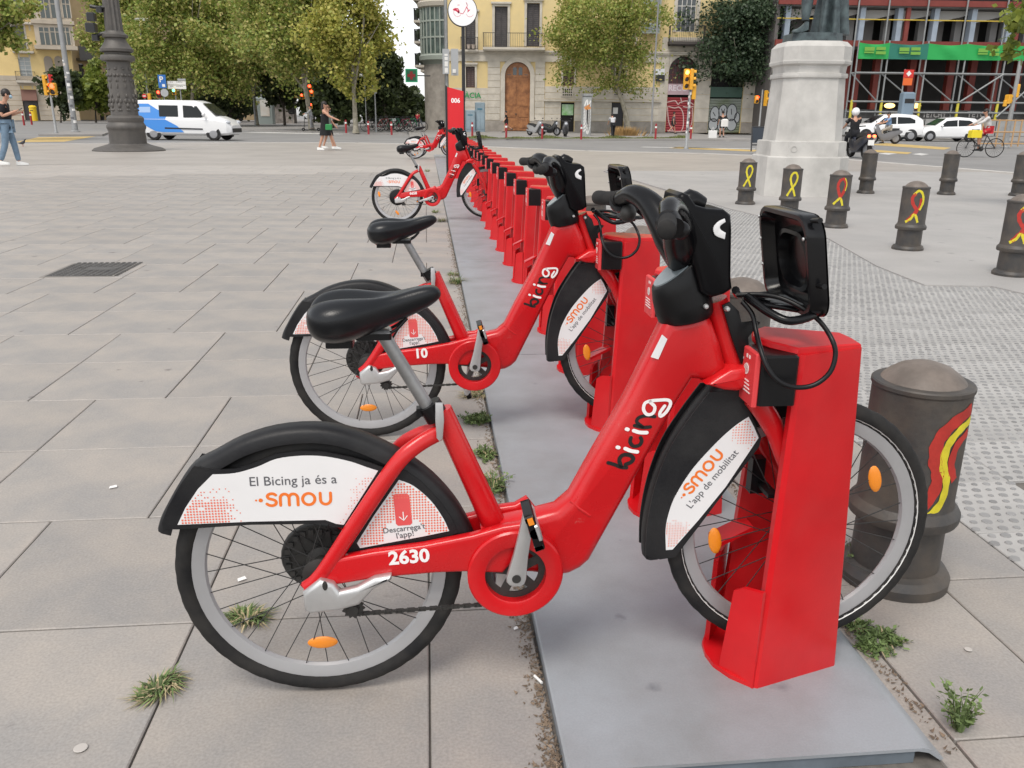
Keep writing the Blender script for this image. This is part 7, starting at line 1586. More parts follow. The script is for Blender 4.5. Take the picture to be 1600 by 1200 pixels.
# ================================================================== VEHICLES
M_CARW = mat('car_white', (.78, .78, .78), .25, coat=.4); M_CGL = mat('car_glass', (.012, .015, .016), .12, spec=.3); M_CBL = mat('car_black', (.015, .015, .016), .5); M_HUB = mat('hubcap', (.30, .30, .31), .4, metal=.4)
def vehicle(name, label, cat, loc, rz, st, glass, screens, wheels, wr, ww, group=None, k=1.0, paint=None, extra=None):
    t = thing(name, label, cat, loc, rz, group); b = MB(); rings = []
    def ring(s):
        x, zb, zm, zt, wb, wt = s; h = [(wb*.82, zb), (wb*.97, zb+.10), (wb, zb+(zm-zb)*.45), (wb*.985, zm-.02), (wb*.965, zm+.01), (wt+(wb*.965-wt)*.12, zt-(zt-zm)*.12-.02), (wt*.86, zt), (wt*.45, zt+.02)]
        return [(x*k, -y*k, z*k) for y, z in h]+[(x*k, y*k, z*k) for y, z in reversed(h)]
    b.loft([ring(s) for s in st]); body = b.build('body', paint or M_CARW, t, smooth=28)
    body.modifiers.new('b', 'BEVEL').width = .02; body.modifiers['b'].segments = 2; body.modifiers['b'].limit_method = 'ANGLE'; body.modifiers['b'].angle_limit = math.radians(35)
    def surf(x, f, off=.012):
        for i in range(len(st)-1):
            if st[i][0] <= x <= st[i+1][0]:
                u = (x-st[i][0])/(st[i+1][0]-st[i][0]); s = [a+(c-a)*u for a, c in zip(st[i], st[i+1])]; break
        _, zb, zm, zt, wb, wt = s; y0, z0 = wb*.965, zm+.01; y1, z1 = wt+(wb*.965-wt)*.12, zt-(zt-zm)*.12-.02
        if f < 0: y, z = wb*(1.0+.004), zm+(zm-zb)*f
        else: y, z = y0+(y1-y0)*f, z0+(z1-z0)*f
        return y+off, z
    for pg in glass:
        for s in (-1, 1):
            vs = []
            for x, f in pg: y, z = surf(x, f); vs.append((x*k, s*y*k, z*k))
            b = MB(); b.add(vs, [tuple(range(len(vs)))]); b.build('side_window', M_CGL, body, fix=False)
    for (x0, z0, y0, x1, z1, y1) in screens:
        nx = -(z1-z0); nz = (x1-x0); L = math.hypot(nx, nz); sg = 1 if nz*1 > 0 else -1; nx, nz = nx/L*sg*.025, nz/L*sg*.025
        b = MB(); b.add([((x0+nx)*k, -y0*k, (z0+nz)*k), ((x0+nx)*k, y0*k, (z0+nz)*k), ((x1+nx)*k, y1*k, (z1+nz)*k), ((x1+nx)*k, -y1*k, (z1+nz)*k)], [(0, 1, 2, 3)]); b.build('windscreen', M_CGL, body, fix=False)
    for x in wheels:
        for s in (-1, 1):
            b = MB(); b.lathe([(0, -.11), (wr*.66, -.11), (wr*.93, -.115), (wr, -.08), (wr, .08), (wr*.93, .11), (0, .11)], 24, (0, 0, 0), 'y'); b.xform(Matrix.Translation((x*k, s*(ww-.10)*k, wr*k)) @ Matrix.Scale(k, 4)); wl = b.build('wheel', M_RUB, t, smooth=40)
            b = MB(); b.lathe([(0, -.125), (wr*.2, -.13), (wr*.6, -.118), (wr*.64, -.10)], 20, (0, 0, 0), 'y')
            if s > 0: b.xform(Matrix.Scale(-1, 4, (0, 1, 0)))
            b.xform(Matrix.Translation((x*k, s*(ww-.10)*k, wr*k)) @ Matrix.Scale(k, 4)); b.build('hubcap', M_HUB, wl, smooth=40)
            b = MB(); b.lathe([(0, 0), (wr*1.13, 0), (wr*1.13, -.012), (0, -.012)], 24, (0, 0, 0), 'y'); b.xform(Matrix.Translation((x*k, s*(ww+.012 if s > 0 else ww)*k, (wr+.01)*k)) @ Matrix.Scale(k, 4)); 
            b.v = [(vx, vy, max(vz, .16*k)) for vx, vy, vz in b.v]; b.build('wheel_arch', M_CBL, body)
    if extra: extra(t, body, surf, k)
    return t
def quadpart(name, t, pts, m_): b = MB(); b.add(pts, [tuple(range(len(pts)))]); return b.build(name, m_, t, fix=False)
M_BLUEV = mat('livery_blue', (.04, .24, .68), .3, coat=.3)
def van_extra(t, body, surf, k):
    def patch(name, pp, m_, off=.006):
        for s in (-1, 1):
            vs = []
            for x, f in pp: y, z = surf(x, f, off+(0 if f >= 0 else .004)); vs.append((x*k, s*y*k, z*k))
            quadpart(name, body, vs, m_)
    patch('blue_livery', [(-2.4, .95), (-2.42, .3), (-2.42, 0), (-1.3, 0), (-.85, 0), (-.75, .3), (-1.25, .6), (-1.7, .95)], M_BLUEV); patch('blue_livery', [(-2.42, -.01), (-2.0, -.35), (-1.4, -.75), (-1.0, -.8), (.1, -.8), (-.25, -.4), (-.85, -.01)], M_BLUEV)
    patch('side_trim', [(-.9, -.5), (1.1, -.56), (1.1, -.64), (-.9, -.6)], M_CBL, .012); patch('white_lettering', [(-2.2, .75), (-2.2, .4), (-1.6, .4), (-1.6, .75)], mat('livery_pale', (.35, .5, .75), .4), .012)
    for s in (-1, 1):
        b = MB(); b.ell((1.25*k, s*1.08*k, 1.30*k), (.09*k, .12*k, .12*k), 10, 8); b.build('wing_mirror', M_CARW, t, smooth=60)
        b = MB(); b.ell((2.28*k, s*.72*k, .92*k), (.22*k, .16*k, .10*k), 10, 8); b.build('headlight', mat('headlamp', (.5, .52, .55), .15), t, smooth=60)
    b = MB(); b.box(2.50*k, 2.56*k, -.6*k, .6*k, .42*k, .62*k); b.build('grille', M_CBL, t)
g = G(292, 219.5, ROADZ); kv = 1.07
vehicle('delivery_van', 'white van with a blue diagonal livery driving past the lamp column', 'van', (g.x, g.y+.9, ROADZ), -YAW-math.radians(3), [(-2.50, .35, 1.05, 1.90, .93, .80), (-2.42, .25, 1.05, 1.97, .98, .84), (-1.0, .25, 1.05, 1.99, .98, .86), (.7, .25, 1.05, 1.97, .98, .85), (1.05, .25, 1.07, 1.86, .98, .80), (1.75, .25, 1.05, 1.22, .97, .80), (2.3, .28, .92, 1.02, .90, .72), (2.52, .34, .66, .76, .72, .60)],
    [[(-1.15, .15), (-.15, .15), (-.15, .85), (-1.15, .85)], [(.12, .1), (1.05, .1), (1.2, .25), (.85, .86), (.12, .86)]], [(1.78, 1.25, .80, 1.10, 1.84, .70)], (-1.55, 1.62), .335, .94, None, kv, None, van_extra)
def car_extra(front):
    def f(t, body, surf, k):
        for s in (-1, 1):
            b = MB(); b.ell((1.72*k, s*.60*k, .68*k), (.20*k, .16*k, .075*k), 10, 8); b.build('headlight', mat('headlamp', (.5, .52, .55), .15), t, smooth=60)
            b = MB(); b.ell((-1.93*k, s*.62*k, .86*k), (.10*k, .13*k, .10*k), 10, 8); b.build('tail_light', mat('tail_red', (.4, .02, .02), .2), t, smooth=60)
            b = MB(); b.ell((.62*k, s*.93*k, .98*k), (.06*k, .10*k, .07*k), 10, 8); b.build('wing_mirror', M_CARW, t, smooth=60)
        b = MB(); b.box(1.97*k, 2.03*k, -.45*k, .45*k, .32*k, .48*k); b.build('grille', M_CBL, t)
        b = MB(); b.box(2.0*k, 2.04*k, -.26*k, .26*k, .5*k, .6*k); b.build('number_plate', M_SGW, t)
    return f
hatch = [(-2.02, .35, .80, 1.0, .72, .60), (-1.92, .28, .88, 1.22, .84, .64), (-1.55, .24, .90, 1.43, .87, .66), (-.5, .22, .88, 1.50, .88, .68), (.25, .22, .87, 1.44, .88, .66), (.95, .22, .86, .98, .87, .72), (1.55, .24, .74, .86, .84, .66), (1.9, .28, .58, .70, .74, .56), (2.02, .34, .48, .56, .62, .46)]
wins = [[(-1.45, .2), (-.45, .12), (-.45, .86), (-1.15, .86), (-1.45, .6)], [(-.38, .12), (.55, .12), (.72, .25), (.28, .86), (-.38, .86)]]
for (px, py, k, rz, lb) in ((1396, 221, 1.23, PI-math.radians(2), 'white hatchback car behind the scooter rider, nose to the left'), (1494, 222, 1.10, PI+math.radians(0), 'white car at right, before the cyclist, nose to the left')):
    g = G(px, py, ROADZ); vehicle('parked_car', lb, 'car', (g.x, g.y+1.6, ROADZ), rz-YAW, hatch, wins, [(.98, 1.0, .66, .30, 1.40, .58), (-1.95, 1.1, .60, -1.6, 1.40, .56)], (-1.28, 1.28), .31, .86, 'white cars before the scaffolding', k, None, car_extra(1))
def motorbike(name, label, px, py, rz, k=1.0, colour=(.02, .02, .022), Z=0.0, tail=False, group=None):
    g = G(px, py, Z); t = thing(name, label, 'motorbike', (g.x, g.y, Z), rz, group); M_MB = mat('moto_%02d%02d' % (int(colour[0]*99), int(colour[2]*99)), colour, .3, coat=.3)
    for x in (-.62, .66):
        b = MB(); b.lathe([(.20, -.05), (.29, -.06), (.31, 0), (.29, .06), (.20, .05), (.20, -.05)], 20, (x*k, 0, .31*k), 'y'); b.xform(Matrix.Translation((x*k, 0, .31*k)) @ Matrix.Scale(k, 4) @ Matrix.Translation((-x*k, 0, -.31*k))); w2 = b.build('wheel', M_RUB, t, smooth=40)
        b = MB(); b.lathe([(0, -.04*k), (.06*k, -.05*k), (.2*k, -.03*k), (.2*k, .03*k), (.06*k, .05*k), (0, .04*k)], 14, (x*k, 0, .31*k), 'y'); b.build('rim', M_HUB, w2, smooth=40)
    b = MB(); b.loft([[(x*k, y*w_*k, z*k) for y, z in ((-1, zb), (1, zb), (1.1, (zb+zt)/2), (.7, zt), (-.7, zt), (-1.1, (zb+zt)/2))] for x, w_, zb, zt in ((-.95, .06, .62, .72), (-.7, .13, .5, .78), (-.3, .17, .25, .72), (.1, .17, .18, .55), (.3, .18, .25, .70), (.5, .17, .5, 1.0), (.62, .08, .75, 1.05))]); b.build('fairing', M_MB, t, smooth=45)
    b = MB(); b.loft([[(x*k, y*w_*k, z*k) for y, z in ((-1, zb), (1, zb), (.8, zt), (-.8, zt))] for x, w_, zb, zt in ((-.75, .10, .76, .86), (-.4, .15, .73, .86), (.05, .12, .66, .78), (.15, .08, .6, .68))]); b.build('seat', M_CBL, t, smooth=45)
    b = MB(); b.tube([(.45*k, -.32*k, 1.05*k), (.5*k, 0, 1.02*k), (.45*k, .32*k, 1.05*k)], .02*k, 8); b.tube([(.5*k, .07*k, 1.0*k), (.66*k, .07*k, .31*k)], .03*k, 8); b.tube([(.5*k, -.07*k, 1.0*k), (.66*k, -.07*k, .31*k)], .03*k, 8); b.build('fork', M_RAIL, t, smooth=50)
    b = MB(); b.ell((.62*k, 0, .86*k), (.07*k, .11*k, .10*k), 10, 8); b.build('headlamp', mat('headlamp', (.5, .52, .55), .15), t, smooth=60)
    for s in (-1, 1): b = MB(); b.ell((.42*k, s*.36*k, 1.2*k), (.03*k, .06*k, .045*k), 8, 6); b.build('mirror', M_RAIL, t, smooth=60)
    if tail:
        for s in (-1, 1): b = MB(); b.ell((-.96*k, s*.09*k, .74*k), (.03*k, .06*k, .05*k), 8, 6); b.build('tail_lamp', mat('tail_lit', (1, .08, .03), .3, emit=(1, .1, .03), estr=5), t, smooth=60)
        b = MB(); b.box(-.98*k, -.96*k, -.1*k, .1*k, .45*k, .62*k); b.build('number_plate', M_SGW, t)
    b = MB(); b.tube([(-.1*k, -.16*k, .3*k), (-.75*k, -.2*k, .38*k)], .06*k, 8); b.build('exhaust', M_HUB, t, smooth=50)
    return t
motorbike('motor_scooter', 'black motor scooter seen from behind, tail lights lit, beside the pedestal', 1340, 247, math.radians(84), 1.15, (.015, .017, .03), ROADZ, True)
motorbike('motor_scooter', 'white and black scooter ridden by the man in the blue shirt', 1381, 225, PI-math.radians(4), 1.1, (.14, .14, .15), ROADZ)
for px, py, rz, lb, c in ((836, 212, math.radians(-60), 'parked black scooter with white front, left of the three by the door', (.30, .30, .30)), (858, 212, math.radians(-40), 'parked motorbike, middle of the three by the door', (.02, .02, .02)), (883, 213.5, math.radians(-95), 'parked motorbike facing the street under the green poster', (.12, .12, .13))): motorbike('parked_motorbike', lb, px, py, rz, 1.0, c, 0, False, 'motorbikes parked by the ochre building')
motorbike('parked_motorbike', 'small far motorbike by the red signal, right of the van', 368, 189, .3, 1.5, (.05, .05, .05), 0, False)
def bicycle(name, label, loc, rz, k, col, group=None, parent=None):
    t = thing(name, label, 'bicycle', loc, rz, group)
    for x in (-.52, .52):
        b = MB(); b.lathe([(.32, -.02), (.345, 0), (.32, .02), (.31, 0), (.32, -.02)], 26, (0, 0, 0), 'y'); b.xform(Matrix.Translation((x*k, 0, .345*k)) @ Matrix.Scale(k, 4)); w2 = b.build('wheel', M_RUB, t, smooth=60); b = MB()
        for i in range(9): a = PI*i/9; b.tube([((x+.32*math.cos(a))*k, 0, (.345+.32*math.sin(a))*k), ((x-.32*math.cos(a))*k, 0, (.345-.32*math.sin(a))*k)], .003*k, 4)
        b.build('spokes', M_SPK, w2)
    b = MB(); N = dict(r=(-.52, .345), bb=(-.05, .30), st=(-.17, .78), hd=(.36, .82), hb=(.40, .70), f=(.52, .345))
    for a, c in (('r', 'bb'), ('r', 'st'), ('bb', 'st'), ('bb', 'hb'), ('st', 'hd'), ('hd', 'hb'), ('hb', 'f')): b.tube([(N[a][0]*k, 0, N[a][1]*k), (N[c][0]*k, 0, N[c][1]*k)], .018*k, 7)
    b.build('frame', mat('bikef_%d%d%d' % tuple(int(v*99) for v in col), col, .4), t, smooth=60)
    b = MB(); b.tube([(-.17*k, 0, .78*k), (-.20*k, 0, .90*k)], .013*k, 6); b.ell((-.22*k, 0, .92*k), (.13*k, .06*k, .03*k), 10, 6); b.build('saddle', M_CBL, t, smooth=60)
    b = MB(); b.tube([(.36*k, 0, .82*k), (.33*k, 0, .95*k)], .013*k, 6); b.tube([(.25*k, -.26*k, .98*k), (.35*k, -.1*k, .97*k), (.35*k, .1*k, .97*k), (.25*k, .26*k, .98*k)], .013*k, 6); b.build('handlebar', M_RAIL, t, smooth=60)
    b = MB(); b.lathe([(.09*k, -.01*k), (.09*k, .01*k)], 14, (-.05*k, -.04*k, .30*k), 'y'); b.build('chainring', M_STL, t); return t
cols = [(.03, .03, .03), (.05, .05, .06), (.25, .03, .04), (.35, .35, .34), (.04, .22, .12), (.05, .05, .06), (.3, .05, .08), (.04, .24, .10), (.06, .07, .09)]
desc = ['leftmost parked dark bicycle by the sign post', 'dark parked bicycle just right of the sign post', 'maroon parked bicycle in the row', 'pale grey parked bicycle in the row', 'dark green parked bicycle, fifth in the row', 'blue-black parked bicycle mid row', 'crimson parked bicycle right of the row middle', 'bright green parked bicycle near the row end', 'last dark parked bicycle beside the person in red']
for i in range(9):
    px = 583+i*8.3; g = G(px, 205.5-(i % 2)*1.5); bicycle('parked_bicycle', desc[i], (g.x, g.y, 0), math.radians([20, -15, 35, 10, -30, 15, 28, 5, -12][i]), 1.25, cols[i], 'bicycles parked at the avenue mouth')
g = G(1529, 246, ROADZ); bicycle('ridden_bicycle', 'thin dark bicycle ridden by the cyclist in the red skirt', (g.x, g.y, ROADZ), PI-math.radians(8), 1.12, (.04, .04, .04))
cyc = g.copy()
# ================================================================== PEOPLE
M_SKIN = mat('skin', (.50, .27, .18), .55); M_HAIR = mat('hair_dark', (.018, .013, .011), .5)
def skinmesh(name, joints, edges, m_, parent, root):
    keys = list(joints); me = bpy.data.meshes.new(name); bm = bmesh.new(); ly = bm.verts.layers.skin.verify(); vs = {}
    for kx_ in keys:
        p, r = joints[kx_]; v = bm.verts.new(p); v[ly].radius = (r, r) if not isinstance(r, tuple) else r; v[ly].use_root = (kx_ == root); vs[kx_] = v
    for a, c in edges: bm.edges.new((vs[a], vs[c]))
    bm.to_mesh(me); bm.free(); me.materials.append(m_); o = bpy.data.objects.new(name, me); COL.objects.link(o); o.parent = parent
    sk = o.modifiers.new('skin', 'SKIN'); sk.use_smooth_shade = True; sk.branch_smoothing = .6; sb = o.modifiers.new('sub', 'SUBSURF'); sb.levels = 1; sb.render_levels = 2; return o
def person(label, px, py, hgt, rz, top, bottom, pose=None, Z=0.0, hair=M_HAIR, long_hair=False, shorts=False, skirt=False, sleeves=True, shoes=None, loc=None, helmet=None, seat=None, bag=None, armcover=None, mask=False, cap=False):
    p = dict(la=.25, ra=-.25, le=.4, re=.4, ll=-.3, rl=.3, lk=.15, rk=.25, lean=0.03, hip=0.0, nod=0.0); p.update(pose or {})
    g = loc or G(px, py, Z); t = thing('person', label, 'person', (g.x, g.y, g.z if loc else Z), rz)
    H = hgt; tot = .245+.235+.04
    def leg(s, a, kn):
        hip = Vector((0, s*.052, 0)); kne = hip+Vector((math.sin(a), 0, -math.cos(a)))*.245; a2 = a-kn; ank = kne+Vector((math.sin(a2), 0, -math.cos(a2)))*.235; toe = ank+Vector((.085, s*.008, -.022)); return hip, kne, ank, toe
    LL, RL = leg(1, p['ll'], p['lk']), leg(-1, p['rl'], p['rk'])
    low = min(LL[2].z, RL[2].z); hz_ = -low+.035 if seat is None else seat/H
    off = Vector((0, 0, hz_)); ln = p['lean']
    def T(h): return Vector((math.sin(ln)*h, 0, math.cos(ln)*h))
    pel = off; ws = pel+T(.10); ch = pel+T(.21); nk = pel+T(.305); hd = nk+Vector((math.sin(ln+p['nod'])*.085+.012, 0, math.cos(ln+p['nod'])*.085))
    def arm(s, a, e, lat=.03):
        sh = pel+T(.285)+Vector((0, s*.105, 0)); el = sh+Vector((math.sin(a), s*lat*3, -math.cos(a)))*.165; wr = el+Vector((math.sin(a+e), -s*lat, -math.cos(a+e)))*.145; hn = wr+Vector((math.sin(a+e), 0, -math.cos(a+e)))*.06; return sh, el, wr, hn
    LA, RA = arm(1, p['la'], p['le']), arm(-1, p['ra'], p['re'])
    S = lambda v: tuple(v*H); J = {}
    J['pel'] = (S(pel), .062*H); J['ws'] = (S(ws), .060*H); J['ch'] = (S(ch), (.078*H, .06*H)); J['nk'] = (S(nk), .028*H)
    J['nk2'] = (S(nk.lerp(hd, .45)), .028*H); J['hd'] = (S(hd), .052*H); J['hd2'] = (S(hd+Vector((0, 0, .04))), .044*H)
    for nm, A_ in (('l', LA), ('r', RA)): J[nm+'sh'] = (S(A_[0]), .032*H); J[nm+'el'] = (S(A_[1]), .025*H); J[nm+'wr'] = (S(A_[2]), .017*H); J[nm+'hn'] = (S(A_[3]), .016*H)
    for nm, L_ in (('l', LL), ('r', RL)): J[nm+'hp'] = (S(L_[0]+off), .05*H); J[nm+'kn'] = (S(L_[1]+off), .034*H); J[nm+'an'] = (S(L_[2]+off), .021*H); J[nm+'to'] = (S(L_[3]+off), .016*H)
    E = [('pel', 'ws'), ('ws', 'ch'), ('ch', 'nk'), ('nk', 'nk2'), ('nk2', 'hd'), ('hd', 'hd2'), ('ch', 'lsh'), ('lsh', 'lel'), ('lel', 'lwr'), ('lwr', 'lhn'), ('ch', 'rsh'), ('rsh', 'rel'), ('rel', 'rwr'), ('rwr', 'rhn'), ('pel', 'lhp'), ('lhp', 'lkn'), ('lkn', 'lan'), ('lan', 'lto'), ('pel', 'rhp'), ('rhp', 'rkn'), ('rkn', 'ran'), ('ran', 'rto')]
    skinmesh('body', J, E, M_SKIN, t, 'pel')
    def grow(keys, f, cut=None): return {q: (J[q][0], tuple(x*f for x in J[q][1]) if isinstance(J[q][1], tuple) else J[q][1]*f) for q in keys}
    def mid(a, c, f, r): return (tuple(Vector(a).lerp(Vector(c), f)), r)
    tj = grow(('pel', 'ws'), 1.5); tj.update(grow(('ch',), 1.22)); tj['nk'] = (S(pel+T(.288)), .045*H); tj['hem'] = (S(pel-Vector((0, 0, .055))), .092*H); te = [('hem', 'pel'), ('pel', 'ws'), ('ws', 'ch'), ('ch', 'nk')]
    for s in ('l', 'r'):
        if sleeves: tj[s+'sh'] = (J[s+'sh'][0], .039*H); tj[s+'m'] = mid(J[s+'sh'][0], J[s+'el'][0], .8 if sleeves != 'long' else 1.0, .036*H); te += [('ch', s+'sh'), (s+'sh', s+'m')]
        if sleeves == 'long': tj[s+'w'] = mid(J[s+'el'][0], J[s+'wr'][0], .9, .026*H); te += [(s+'m', s+'w')]
    skinmesh('shirt', tj, te, mat('cloth_%s' % (str(top)), top, .85, var=.25, vscale=8), t, 'ws')
    if skirt:
        b = MB(); hp = Vector(S(pel)); kz = S(pel)[2]-.25*H; b.lathe([(.085*H, 0), (.10*H, -.08*H), (.125*H, -.24*H), (.11*H, -.24*H), (.09*H, -.08*H), (.08*H, 0)], 20, tuple(hp+Vector((0, 0, .04*H)))); b.build('skirt', mat('cloth_%s' % str(bottom), bottom, .85, var=.25, vscale=8), t, smooth=60)
    else:
        bj = {'pel': (J['pel'][0], .084*H)}; be = []
        for s in ('l', 'r'):
            bj[s+'hp'] = (J[s+'hp'][0], .057*H); bj[s+'k'] = mid(J[s+'hp'][0], J[s+'kn'][0], .75 if shorts else 1.0, .047*H if shorts else .042*H); be += [('pel', s+'hp'), (s+'hp', s+'k')]
            if not shorts: bj[s+'a'] = mid(J[s+'kn'][0], J[s+'an'][0], .93, .034*H); be += [(s+'k', s+'a')]
        skinmesh('trousers', bj, be, mat('cloth_%s' % str(bottom), bottom, .85, var=.25, vscale=8), t, 'pel')
    for s in ('l', 'r'):
        a, c = Vector(J[s+'an'][0]), Vector(J[s+'to'][0]); d = (c-a); d.z = 0; an = math.atan2(d.y, d.x); b = MB()
        b.loft([[(x*H, y*w_*H, z*H) for y, z in ((-1, -.03), (1, -.03), (1, -.01), (.7, h), (-.7, h), (-1, -.01))] for x, w_, h in ((-.035, .020, .02), (0, .026, .025), (.05, .028, .008), (.095, .026, -.004), (.112, .012, -.014))]); b.xform(Matrix.Translation(a) @ Matrix.Rotation(an, 4, 'Z')); b.build('shoe', mat('shoe_%s' % str(shoes), shoes or (.03, .03, .03), .6), t, smooth=50)
    hc = Vector(S(hd+Vector((0, 0, .02))))
    if helmet: b = MB(); b.ell(tuple(hc), (.082*H, .075*H, .082*H), 16, 12); b.build('helmet', helmet, t, smooth=60)
    else:
        b = MB(); b.ell(tuple(hc+Vector((-.012*H, 0, .012*H))), (.058*H, .054*H, .060*H), 14, 10)
        if long_hair: b.ell(tuple(hc+Vector((-.045*H, 0, -.06*H))), (.035*H, .05*H, .09*H), 12, 8)
        b.build('hair', hair, t, smooth=60)
        b = MB(); b.ell(tuple(hc+Vector((.056*H, 0, -.018*H))), (.012*H, .008*H, .012*H), 8, 6); b.build('nose', M_SKIN, t, smooth=60)
        for s in (-1, 1): b = MB(); b.ell(tuple(hc+Vector((.047*H, s*.02*H, -.002*H))), (.006*H, .008*H, .005*H), 8, 6); b.build('eye', M_CBL, t, smooth=60)
        for s in (-1, 1): b = MB(); b.ell(tuple(hc+Vector((.0, s*.052*H, -.012*H))), (.012*H, .006*H, .018*H), 8, 6); b.build('ear', M_SKIN, t, smooth=60)
        if mask: b = MB(); b.ell(tuple(hc+Vector((.040*H, 0, -.03*H))), (.024*H, .036*H, .026*H), 10, 8); b.build('face_mask', mat('mask_blue', (.35, .5, .6), .7), t, smooth=60)
        else: b = MB(); b.ell(tuple(hc+Vector((.050*H, 0, -.042*H))), (.006*H, .014*H, .004*H), 8, 6); b.build('mouth', mat('lips', (.35, .1, .09), .5), t, smooth=60)
    t['hand'] = 0; del t['hand']
    hands = [Vector(J['lhn'][0]), Vector(J['rhn'][0])]; dirs = [Vector(J['lhn'][0])-Vector(J['lwr'][0]), Vector(J['rhn'][0])-Vector(J['rwr'][0])]
    for hnd, d in zip(hands, dirs):
        d = d.normalized(); side = Vector((0, 1, 0)); b = MB(); nn = d.cross(side).normalized()
        for i, L in enumerate((.034, .040, .038, .030)):
            o_ = hnd+side*((i-1.5)*.011*H)-d*.006*H; b.tube([o_, o_+d*(L*.5*H), o_+d*(L*.8*H)+nn*(.012*H)], [.0055*H, .005*H, .004*H], 6)
        o_ = hnd+side*(.022*H)-d*.02*H; b.tube([o_, o_+side*.014*H+d*.018*H], [.006*H, .0045*H], 6); b.build('fingers', M_SKIN, t, smooth=60)
    return t, J, H
W_SH = (.72, .72, .70)
man, J, H = person('man in black shirt and jeans looking at his phone at the left edge', 20, 259, 1.93, math.radians(12), (.010, .010, .014), (.17, .25, .34), dict(ll=.20, rl=-.16, lk=.10, rk=.22, la=-.10, le=2.0, ra=-.15, re=2.1, nod=.4, lean=.06), shoes=W_SH, mask=True)
b = MB(); hnd = Vector(J['rhn'][0]); b.box(-.01, .07, -.04, .04, -.005, .006); b.xform(Matrix.Translation(hnd+Vector((.05, .06, .02))) @ Matrix.Rotation(-.6, 4, 'Y')); o = b.build('mobile_phone', M_TBLK); b2 = man.matrix_world; o.location = man.location; o.rotation_euler = man.rotation_euler; tag(o, 'dark mobile phone in the hand of the man at left', 'phone')
person('woman in black dress striding right, arm swung forward, on the plaza', 510, 234.5, 1.88, math.radians(-6), (.009, .009, .010), (.009, .009, .010), dict(ll=.45, rl=-.25, lk=.08, rk=.1, la=-.35, le=.2, ra=.85, re=.35, nod=-.1), skirt=True, shoes=W_SH, long_hair=True, sleeves=False)
person('woman half hidden behind the one in the black dress, green bag at her hip', 514, 232.5, 1.74, math.radians(-6), (.20, .24, .20), (.012, .012, .013), dict(ll=-.25, rl=.3, lk=.1, rk=.1, la=.3, ra=-.3, re=.5), skirt=True, shoes=W_SH, hair=mat('hair_brown', (.12, .06, .03), .6))
g = G(516, 234.7); b = MB(); b.bbox(-.13, .13, -.06, .06, -.11, .10, .03); o = b.build('green_handbag', mat('bag_green', (.015, .20, .05), .5)); o.location = (g.x+.02, g.y-.25, .88); tag(o, 'small bright green shoulder bag carried by the walking women', 'bag')
person('man on an e-scooter in grey with a black backpack', 487, 203, 1.95, PI+.2, (.30, .31, .32), (.20, .20, .21), dict(ll=.1, rl=-.12, lk=.1, rk=.1, la=.7, le=.6, ra=.7, re=.6), Z=.12, sleeves='long')
g = G(486, 205); t = thing('electric_scooter', 'thin dark electric scooter under the man in grey', 'scooter', (g.x, g.y, 0), PI+.2); b = MB(); b.bbox(-.55, .5, -.08, .08, .07, .12, .02); b.build('deck', M_CBL, t); b = MB(); b.tube([(.55, 0, .12), (.45, 0, 1.15)], .025, 8); b.tube([(.45, -.25, 1.15), (.45, .25, 1.15)], .018, 8); b.build('steering_column', M_CBL, t)
for x in (-.62, .6): b = MB(); b.lathe([(.05, -.03), (.13, -.03), (.14, 0), (.13, .03), (.05, .03), (.05, -.03)], 16, (x, 0, .14), 'y'); b.build('wheel', M_RUB, t, smooth=40)
person('person in a red top by the parked bicycles', 653, 201, 1.75, 1.2, (.50, .03, .05), (.02, .02, .025), dict())
person('person in black passing the arched wooden door', 791, 207, 1.80, PI, (.012, .012, .013), (.02, .018, .02), dict(ll=.3, rl=-.35, rk=.7), shorts=True)
person('stooping person in a white shirt and black trousers beside the plane tree', 957, 216, 1.72, PI*.5, (.55, .55, .56), (.012, .012, .014), dict(lean=.55, la=.6, ra=.6, nod=.3))
person('person in dark clothes walking past the red graffiti shutter', 1051, 209.5, 1.85, 0, (.10, .10, .11), (.02, .02, .022), dict(ll=.35, rl=-.35, rk=.4), shorts=True)
person('person in black with a white shoulder bag before the silver graffiti', 1127, 215, 1.85, PI*.5, (.015, .015, .016), (.014, .014, .015), dict(ll=.1, rl=-.1), shorts=True)
g = G(1127, 215); b = MB(); b.bbox(-.26, .26, -.12, .12, -.26, .26, .08); o = b.build('shoulder_bag', mat('bag_white', (.7, .68, .65), .7)); o.location = (g.x+.05, g.y-.32, 1.02); tag(o, 'white shoulder bag on the person in black by the shutters', 'bag')
g = G(1113, 215.5); b = MB(); b.bbox(-.28, .28, -.15, .15, 0, .5, .03); b.tube([(-.1, 0, .5), (0, 0, .75), (.1, 0, .5)], .015, 6); o = b.build('shopping_bag', mat('bag_paper', (.72, .71, .69), .7)); o.location = g; tag(o, 'white paper bag standing on the pavement by the shutters', 'bag')
g = G(1337, 246.5, ROADZ)
M_HEL = mat('helmet_white', (.78, .78, .78), .2, coat=.4)
person('rider in black T-shirt and white helmet on the motor scooter by the pedestal', 0, 0, 2.0, math.radians(84), (.010, .010, .012), (.012, .012, .016), dict(ll=1.25, rl=1.25, lk=1.35, rk=1.35, la=.75, le=.45, ra=.75, re=.45, lean=.08), loc=Vector((g.x-.1, g.y+.2, ROADZ)), helmet=M_HEL, seat=.92)
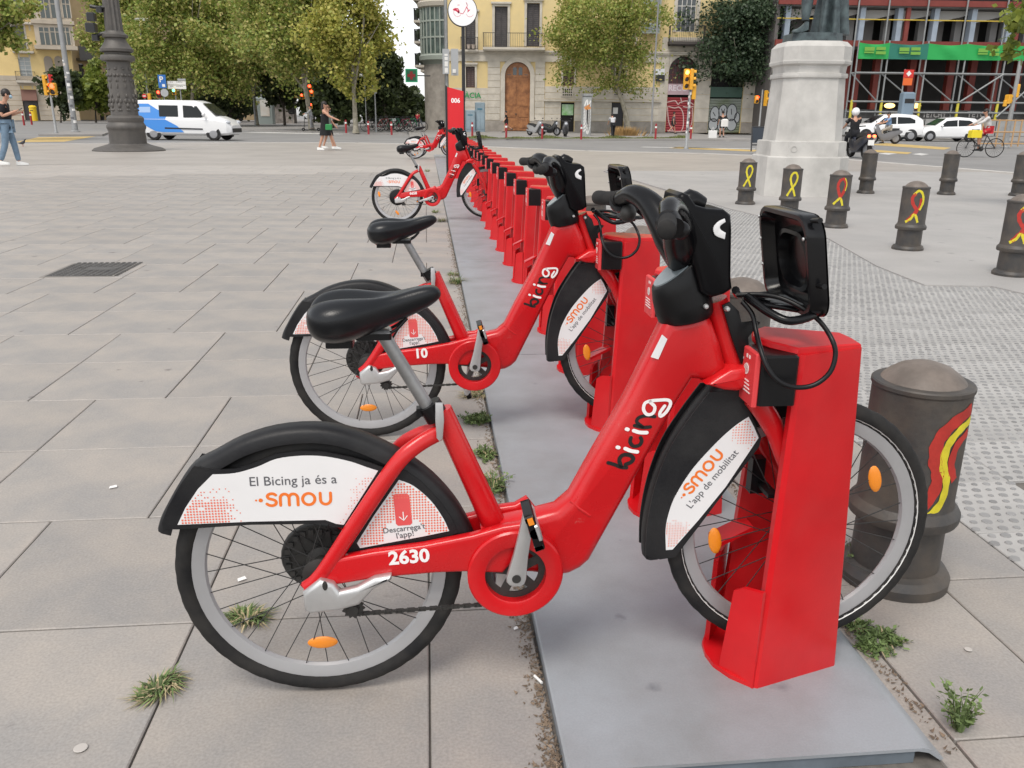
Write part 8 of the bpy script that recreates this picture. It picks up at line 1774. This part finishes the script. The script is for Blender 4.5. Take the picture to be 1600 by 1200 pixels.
g = G(1379, 225, ROADZ)
person('scooter rider in a pale blue shirt and dark cap in front of the white hatchback', 0, 0, 1.95, PI-math.radians(4), (.20, .33, .55), (.36, .33, .29), dict(ll=1.2, rl=.5, lk=1.3, rk=.55, la=.85, le=.4, ra=.85, re=.4, lean=.1), loc=Vector((g.x+.25, g.y, ROADZ)), seat=.98)
person('cyclist in white top and red skirt on the thin bicycle at right', 0, 0, 1.78, PI-math.radians(8), (.62, .60, .58), (.50, .02, .03), dict(ll=1.1, rl=.55, lk=1.2, rk=.5, la=.9, le=.25, ra=.9, re=.25, lean=.30), loc=Vector((cyc.x+.22, cyc.y, ROADZ)), seat=1.10, shorts=True, sleeves='long')
b = MB(); b.bbox(-.22, .22, -.16, .16, -.15, .15, .03); o = b.build('yellow_basket_bag', mat('bag_yellow', (.75, .60, .02), .6)); o.location = (cyc.x-.36, cyc.y-.05, ROADZ+.93); tag(o, 'yellow bag on the front of the ridden bicycle', 'bag')
person('seated far figure in grey by the red signal right of the van', 357, 189, 2.1, .5, (.35, .34, .36), (.03, .03, .04), dict(ll=1.0, rl=1.0, lk=1.0, rk=1.0, la=.7, ra=.7), seat=1.1)
# pigeon
g = G(36, 229); t = thing('pigeon', 'small dark pigeon on the plaza right of the man', 'pigeon', (g.x, g.y, 0), -.3); b = MB(); b.loft([[(x, y*w_, z+h*q) for y, q in ((-1, 0), (-.7, -.7), (0, -1), (.7, -.7), (1, 0), (.7, .7), (0, 1), (-.7, .7))] for x, w_, h, z in ((-.20, .02, .01, .12), (-.10, .05, .035, .13), (0, .075, .065, .15), (.07, .065, .06, .17), (.11, .04, .04, .22), (.13, .03, .03, .26), (.16, .026, .026, .28), (.18, .008, .008, .275))]); b.build('body', mat('pigeon_grey', (.05, .05, .06), .6), t, smooth=60)
b = MB(); b.tube([(.0, .02, .1), (.01, .02, 0)], .008, 5); b.tube([(.0, -.02, .1), (.01, -.02, 0)], .008, 5); b.build('legs', mat('pigeon_pink', (.4, .15, .12), .6), t)
